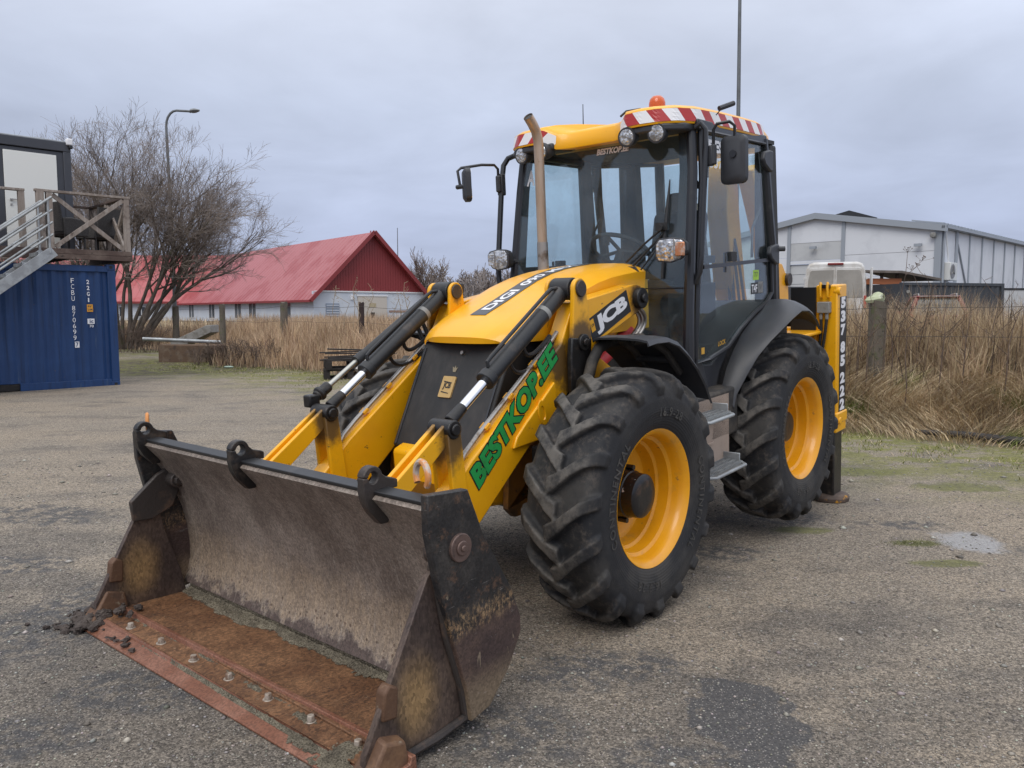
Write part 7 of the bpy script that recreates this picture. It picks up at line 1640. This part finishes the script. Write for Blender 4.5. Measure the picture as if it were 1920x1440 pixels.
# ---------------------------------------------------------------- sheds, containers and vehicles by the hall
def by_hall():
    X = lambda px, d: (px - 960) / 1490 * d
    d = 33.0; fr = frame(X(1685, d), d, 1, .28); O = thing('storage_container', 'dark grey storage container behind the red car', 'container')
    dk = mat('dark_grey_container', (.040, .046, .055), .5, layers=[((.06, .066, .075), 1.2, .45, .65)]); Lc = 5.3; z0, z1 = .72, 2.98
    m = MB(); prof = []; a = .15
    while a < Lc - .2: prof += [(a, 0), (a + .1, 0), (a + .15, .04), (a + .25, .04)]; a += .3
    m.grid([[fr(x, b, z) for x, b in prof] for z in (z0 + .1, z1 - .12)]); fbox(m, fr, .05, Lc, .08, 2.3, z0 + .05, z1 - .05); m.build('corrugated_wall', dk, O, smooth=0)
    for a0 in (0, Lc - .15): m = MB(); fbox(m, fr, a0, a0 + .15, -.03, .12, z0, z1); m.build('corner_post', dk, O)
    for zz in (z0, z1 - .12): m = MB(); fbox(m, fr, .15, Lc - .15, -.03, .1, zz, zz + .12); m.build('rail', dk, O)
    m = MB(); c = Vector(fr(.32, -.02, z1 - .38)); m.cyl(c, c + Vector((0, -.02, 0)), .07, 14); m.build('round_sticker', M['litebox'], O)
    # open timber shed
    O = thing('timber_shed', 'open timber shed with an orange beam between the van and the dark container', 'shed'); d = 34.5; fr = frame(X(1614, d), d, 1, .1); w = 1.62
    wd = mat('dark_shed_wood', (.055, .038, .03), .8, layers=[((.10, .07, .05), 2, .45, .65)])
    for a in (0.02, .85, 1.55): m = MB(); fbox(m, fr, a - .05, a + .05, 0, .1, .7, 3.42); m.build('post', wd, O)
    m = MB(); fbox(m, fr, -.1, 1.7, -.06, .08, 2.95, 3.20); m.build('beam', mat('orange_beam', (.42, .14, .055), .7), O)
    m = MB(); m.add([fr(-.2, -.4, 3.44), fr(1.5, -.4, 3.42), fr(3.3, -.4, 3.10), fr(3.3, 2.4, 3.16), fr(1.5, 2.4, 3.56), fr(-.2, 2.4, 3.56)], [(0, 1, 4, 5), (1, 2, 3, 4)]); r = MB(); r.v = m.v + [(x, y, z + .10) for x, y, z in m.v]; r.f = [f[::-1] for f in m.f] + [tuple(i + 6 for i in f) for f in m.f] + [(0, 1, 7, 6), (1, 2, 8, 7), (2, 3, 9, 8), (3, 4, 10, 9), (4, 5, 11, 10), (5, 0, 6, 11)]; r.build('roof', mat('brown_shed_roof', (.12, .10, .085), .8, layers=[((.18, .15, .13), 2, .45, .65)]), O, smooth=0)
    m = MB(); fbox(m, fr, -.1, 1.7, 2.2, 2.3, .7, 3.2); m.build('back_wall', wd, O)
    m = MB(); fbox(m, fr, .05, .45, 1.0, 1.1, 2.0, 2.35); fbox(m, fr, .55, .95, 1.0, 1.1, 2.0, 2.35); m.build('white_crate', M['whitepaint'], O); m = MB(); fbox(m, fr, .1, 1.5, .4, 1.3, .7, 1.9); m.build('timber_stack', wd, O)
    # dark gate left of the van, pale wall at the right edge
    d = 33; fr = frame(X(1474, d), d, 1, 0); m = MB(); fbox(m, fr, 0, .75, 0, .06, .7, 2.80); g = m.build('dark_panel_gate', mat('dark_gate', (.045, .050, .062), .5), None, .01); tag(g, 'dark grey gate panel left of the white van', 'gate')
    d = 42; fr = frame(X(1862, d), d, 1, .12); O = thing('panel_wall', 'low pale panel wall with a dark cap at the right edge', 'wall')
    for k in range(3): m = MB(); fbox(m, fr, 2.2 * k, 2.2 * k + 2.17, 0, .1, .6, 2.92); m.build('wall_panel', M['hallgp'], O)
    m = MB(); fbox(m, fr, 0, 6.6, -.03, .13, 2.92, 3.02); m.build('wall_cap', M['black'], O)
by_hall()
def tube_wheel(m, c, r, w):
    m.lathe([(r * .6, -w / 2), (r * .95, -w / 2), (r, -w / 3), (r, w / 3), (r * .95, w / 2), (r * .6, w / 2)], c, 'x', 24, closed=True); return m
def van():
    d = 27.2; x = (1561 - 960) / 1490 * d; z0 = H_(x, d); O = thing('white_van', 'dirty white high roofed van seen from behind beyond the bank', 'van', (x, d, z0), -math.atan2(x, d) * .9)
    wp = mat('dirty_white_van_paint', (.62, .61, .59), .4, layers=[((.42, .385, .34), 1.6, .42, .66), ((.70, .70, .70), .7, .52, .7)]); dirt = mat('grimy_rear_glass', (.26, .245, .22), .5, layers=[((.33, .31, .28), 1.2, .42, .65)])
    hw = 1.0; prof = [(-hw, .35), (-hw, 1.3), (-hw + .02, 1.9), (-hw + .075, 2.42), (-hw + .16, 2.57), (-hw + .32, 2.63), (hw - .32, 2.63), (hw - .16, 2.57), (hw - .075, 2.42), (hw - .02, 1.9), (hw, 1.3), (hw, .35)]
    m = MB(); n = len(prof); sc = ((0, .975), (.06, 1), (4.2, 1), (4.6, .95), (5.0, .82))
    for y, s in sc: m.v += [(a * s, y, .35 + (b - .35) * s) for a, b in prof]
    m.f = [(i * n + k, i * n + (k + 1) % n, (i + 1) * n + (k + 1) % n, (i + 1) * n + k) for i in range(len(sc) - 1) for k in range(n)] + [tuple(range(n))[::-1], tuple((len(sc) - 1) * n + k for k in range(n))]
    m.build('body', wp, O, .02)
    for s in (-1, 1):
        m = MB(); pl = [(s * .015, .55), (s * .93, .55), (s * .93, 1.35), (s * .895, 2.1), (s * .84, 2.36), (s * .76, 2.43), (s * .015, 2.45)]; m.prism(pl, 'y', -.035, -.004); D = m.build('rear_door', wp, O, .012)
        m = MB(); m.prism([(s * .05, 1.42), (s * .88, 1.42), (s * .855, 2.02), (s * .80, 2.30), (s * .74, 2.35), (s * .05, 2.36)], 'y', -.046, -.034); m.build('rear_window', dirt, D, .008)
        m = MB(); m.box((s * .955, -.02, 1.28), (.085, .05, .42)); m.build('tail_lamp', M['redstk'], O, .012)
        m = MB(); m.box((s * .99, .01, 2.08), (.04, .06, .10)); m.build('door_hinge', wp, O, .006)
        m = MB(); m.box((s * 1.16, 4.0, 1.55), (.20, .10, .34)); m.build('wing_mirror', M['litebox'], O, .03)
        for y in (.9, 4.2): m = MB(); tube_wheel(m, (s * .88, y, .34), .34, .22); m.build('wheel', M['rubber'], O)
    m = MB(); m.box((0, -.03, 2.56), (.50, .08, .07)); m.build('brake_lamp', mat('dark_brake_lamp', (.20, .018, .018), .3), O, .02)
    m = MB(); m.box((0, -.06, .48), (1.9, .14, .2)); m.build('bumper', M['plastic'], O, .03)
    m = MB(); m.box((.0, -.045, .95), (.5, .015, .11)); m.build('number_plate', M['white'], O)
    # right hand side door folded back
    m = MB(); m.prism([(0, .5), (.65, .5), (.65, 2.35), (.52, 2.43), (0, 2.43)], 'x', 1.13, 1.17); m.build('open_rear_door', wp, O, .012)
van()
def car():
    d = 25.6; x = (1298 + 0 - 960 + 0) / 1490 * d; x = (1254 - 960) / 1490 * d
    x = (1758 - 960) / 1490 * d; z0 = H_(x, d) + .02; O = thing('red_car', 'red estate car with roof rails parked behind the dry grass', 'car', (x, d, z0), -math.atan2(x, d) * .75)
    rp = mat('red_car_paint', (.20, .024, .026), .3, layers=[((.16, .02, .022), 1.5, .45, .65)], coat=.4)
    rows = []; n = 12
    for z, hw, y0, y1 in ((.22, .80, .05, 4.35), (.45, .86, 0, 4.45), (.75, .87, .0, 4.42), (.95, .85, .05, 4.2)):
        rows.append([(-hw, y0 + .1, z), (-hw * .9, y0, z), (0, y0 - .04, z), (hw * .9, y0, z), (hw, y0 + .1, z), (hw, 2.2, z), (hw, y1 - .4, z), (hw * .8, y1, z), (0, y1 + .08, z), (-hw * .8, y1, z), (-hw, y1 - .4, z), (-hw, 2.2, z)])
    m = MB()
    for r in rows: m.v += r
    m.f = [(i * n + k, i * n + (k + 1) % n, (i + 1) * n + (k + 1) % n, (i + 1) * n + k) for i in range(3) for k in range(n)] + [tuple(range(n))[::-1], tuple(3 * n + k for k in range(n))]; m.build('body', rp, O, .03)
    # cabin: pillars, roof and glass
    lo = [(-.83, .12), (.83, .12), (.83, 3.2), (-.83, 3.2)]; hi = [(-.60, .50), (.60, .50), (.60, 2.2), (-.60, 2.2)]; zb, zt = .94, 1.52
    gl = mat('dark_car_glass', (.10, .115, .12), .1, spec=.7)
    m = MB(); m.v = [(x_, y_, zb) for x_, y_ in lo] + [(x_ * .99, y_, zt) for x_, y_ in hi]; m.f = [(0, 1, 5, 4), (1, 2, 6, 5), (2, 3, 7, 6), (3, 0, 4, 7)]; m.build('glass', gl, O, smooth=0)
    for a, b in zip(lo, hi): m = MB(); m.beam((a[0], a[1], zb), (b[0], b[1], zt), .12, .09); m.build('pillar', rp, O, .02)
    m = MB(); m.box((0, 1.33, 1.545), (1.30, 1.85, .07)); m.build('roof', rp, O, .03)
    for s in (-1, 1):
        m = MB(); m.tube([(s * .56, .52, 1.57), (s * .56, .65, 1.64), (s * .56, 2.0, 1.64), (s * .56, 2.1, 1.57)], .02, 8); m.build('roof_rail', M['steel'], O)
        m = MB(); m.box((s * .76, .06, .80), (.14, .08, .34)); m.build('tail_lamp', M['redstk'], O, .02)
        for y in (.85, 3.5): m = MB(); tube_wheel(m, (s * .78, y, .31), .31, .20); m.build('wheel', M['rubber'], O)
        m = MB(); m.box((s * .95, 2.75, 1.02), (.16, .08, .12)); m.build('wing_mirror', rp, O, .02)
    m = MB(); m.box((0, .20, 1.55), (1.1, .10, .03)); m.build('roof_spoiler', M['litebox'], O, .01)
    m = MB(); m.tube([(-.3, .16, 1.05), (.25, .25, 1.12)], .012, 6); m.build('rear_wiper', M['black'], O)
    m = MB(); m.box((0, -.05, .62), (.5, .02, .11)); m.build('number_plate', M['white'], O); m = MB(); m.box((0, -.02, .40), (1.66, .14, .2)); m.build('bumper', M['plastic'], O, .03)
car()

# ---------------------------------------------------------------- sand and mud in and about the bucket
def lumps(name, mt, pts, vox, label):
    m = MB()
    for (x, y, z, r) in pts:
        a = random.random() * 6.28
        m.lathe([(0, -r * .7), (r * .7, -r * .45), (r, 0), (r * .75, r * .5), (0, r * .75)], (0, 0, 0), 'z', 7)
        k = len(m.v) - 35
        for i in range(k, len(m.v)):
            p = m.v[i]; f = random.uniform(.7, 1.25); m.v[i] = (x + p[0] * f, y + p[1] * f, z + p[2] * f * .8)
    me = m.mesh(name, mt, 0); o = link(name, me)
    r = o.modifiers.new('r', 'REMESH'); r.mode = 'VOXEL'; r.voxel_size = vox
    dg = bpy.context.evaluated_depsgraph_get(); dg.update(); out = bpy.data.meshes.new_from_object(o.evaluated_get(dg)); o.modifiers.clear(); o.data = out
    bm = bmesh.new(); bm.from_mesh(out)
    for v in bm.verts:
        q = v.co * 55; v.co += v.normal * .006 * (math.sin(q.x * 1.3 + math.sin(q.y)) + math.sin(q.y * 1.7 + q.z) + random.uniform(-.8, .8))
    bm.to_mesh(out); bm.free(); out.materials.clear(); out.materials.append(mt); kind(o, 'stuff'); o['label'] = label; return o
pts = []
for k in range(150):
    a = random.gauss(4.325, .048); b = random.gauss(-1.235, .080); r = random.uniform(.009, .030); h = max(0, .085 - 1.3 * math.hypot(a - 4.30, (b + 1.235) * .6)); q = to_site(a, b); pts.append((q[0], q[1], random.uniform(.0, h + .02) + .02, r))
for k in range(16): a, b = random.gauss(4.44, .05), random.gauss(-1.31, .10); q = to_site(a, b); pts.append((q[0], q[1], .008, random.uniform(.008, .026)))
for k in range(10): a, b = random.gauss(4.37, .02), random.gauss(-.78, .08); q = to_site(a, b); pts.append((q[0], q[1], .03, random.uniform(.008, .02)))
for k in range(8): a, b = random.gauss(4.23, .03), random.gauss(-1.10, .04); q = to_site(a, b); pts.append((q[0], q[1], .09, random.uniform(.015, .03)))
lumps('mud_clods', M['mud'], pts, .010, 'lump of dark clay mud stuck on the far front corner of the bucket')

def sand_layer():
    """a gritty crust: on the corner between floor and mouldboard, on the floor and on the edge"""
    from mathutils import noise as mn
    prof = [(3.90, .066), (3.86, .066), (3.82, .067), (3.79, .068), (3.77, .075), (3.762, .10), (3.755, .13), (3.748, .16), (3.742, .19), (3.738, .22), (3.735, .25), (3.734, .28), (3.735, .31)]
    pl = [Vector((x, 0, z)) for x, z in prof]; cum = [0]
    for a, b in zip(pl, pl[1:]): cum.append(cum[-1] + (b - a).length)
    V, F = [], []
    def field(ys, us, place, thick):
        base = len(V); ny, nu = len(ys), len(us); T = np.zeros((ny, nu))
        for i, y in enumerate(ys):
            for j, u in enumerate(us):
                T[i, j] = thick(y, u); p, n = place(y, u); q = p + n * max(T[i, j], -.002); V.append(to_site(q[0], q[1] if q[1] > 0 else q[1] * 1.085, q[2]))
        for i in range(ny - 1):
            for j in range(nu - 1):
                if T[i:i + 2, j:j + 2].max() > 0: F.append((base + i * nu + j, base + i * nu + j + 1, base + (i + 1) * nu + j + 1, base + (i + 1) * nu + j))
    def grit(y, u, k=0): return .0035 * mn.noise((y * 60, u * 60, k)) + .0025 * mn.noise((y * 140, u * 140, k + 3))
    def corner(y, u):
        p = Vector((float(np.interp(u, cum, [a.x for a in pl])), y, float(np.interp(u, cum, [a.z for a in pl])))); j = min(len(pl) - 2, max(0, int(np.searchsorted(cum, u)) - 1)); d = (pl[j + 1] - pl[j]).normalized()
        return p, Vector((-d.z, 0, d.x)) * -1 if False else Vector((d.z, 0, -d.x))
    mid = cum[4]
    def thick_c(y, u):
        t = (y + 1.1) / 2.2; n1 = mn.fractal((y * 4.5, u * 7, 1), 1.0, 2.0, 4); n2 = mn.fractal((y * 16, u * 16, 5), 1.0, 2.0, 3)
        wd = (.085 - .035 * t) + .045 * n1; up = (.155 - .085 * t) + .050 * mn.fractal((y * 5.5, 0, 9), 1.0, 2.0, 4)
        d = (mid - u) / max(.01, wd) if u < mid else (u - mid) / max(.01, up)
        return .014 * (1 - d ** 2) + .006 * n2 + .005 * mn.fractal((y * 50, u * 50, 4), 1.0, 2.0, 3) + grit(y, u)
    field(np.linspace(-1.108, 1.108, 300), np.linspace(0, cum[-1], 44), corner, thick_c)
    def flat(x0, x1, y0, y1, z, fn, st=.0075):
        field(np.arange(y0, y1, st), np.arange(x0, x1, st), lambda y, u: (Vector((u, y, z if u < 4.306 else .033 - (u - 4.306) * .27)), Vector((0, 0, 1))), fn)
    def spots(L):
        def fn(y, u):
            b = max(math.exp(-((u - cx) / sx) ** 2 - ((y - cy) / sy) ** 2) for cx, cy, sx, sy in L)
            return .020 * (b - .55 + .34 * mn.fractal((y * 11, u * 14, 2), 1.0, 2.0, 4) + .22 * mn.fractal((y * 45, u * 45, 8), 1.0, 2.0, 3)) + grit(y, u, 1)
        return fn
    flat(4.18, 4.31, -1.0, 1.10, .0505, spots([(4.215, .62, .05, .13), (4.25, .95, .08, .12), (4.20, -.88, .03, .16), (4.20, -.22, .02, .16), (4.21, .22, .03, .14), (4.205, .42, .02, .10), (4.205, .0, .02, .10), (4.20, -.52, .02, .10)]))
    flat(4.306, 4.385, .55, 1.16, 0, spots([(4.33, .96, .05, .14), (4.32, .75, .02, .14)]))
    def seam(y, u): return .010 * (math.exp(-((u - 4.312) / .008) ** 2) - .68 + .34 * mn.fractal((y * 9, u * 30, 7), 1.0, 2.0, 4) + .25 * mn.fractal((y * 60, u * 60, 7), 1.0, 2.0, 3)) + grit(y, u, 2) * .6
    flat(4.300, 4.330, -.8, 1.12, .047, seam, .005)
    me = raw_mesh('dried_sand', V, F, None, M['sand']); me.polygons.foreach_set('use_smooth', [True] * len(me.polygons))
    o = link('dried_sand', me); kind(o, 'stuff'); o['label'] = 'dried grey sand caked along the corner and edge of the bucket'
sand_layer()
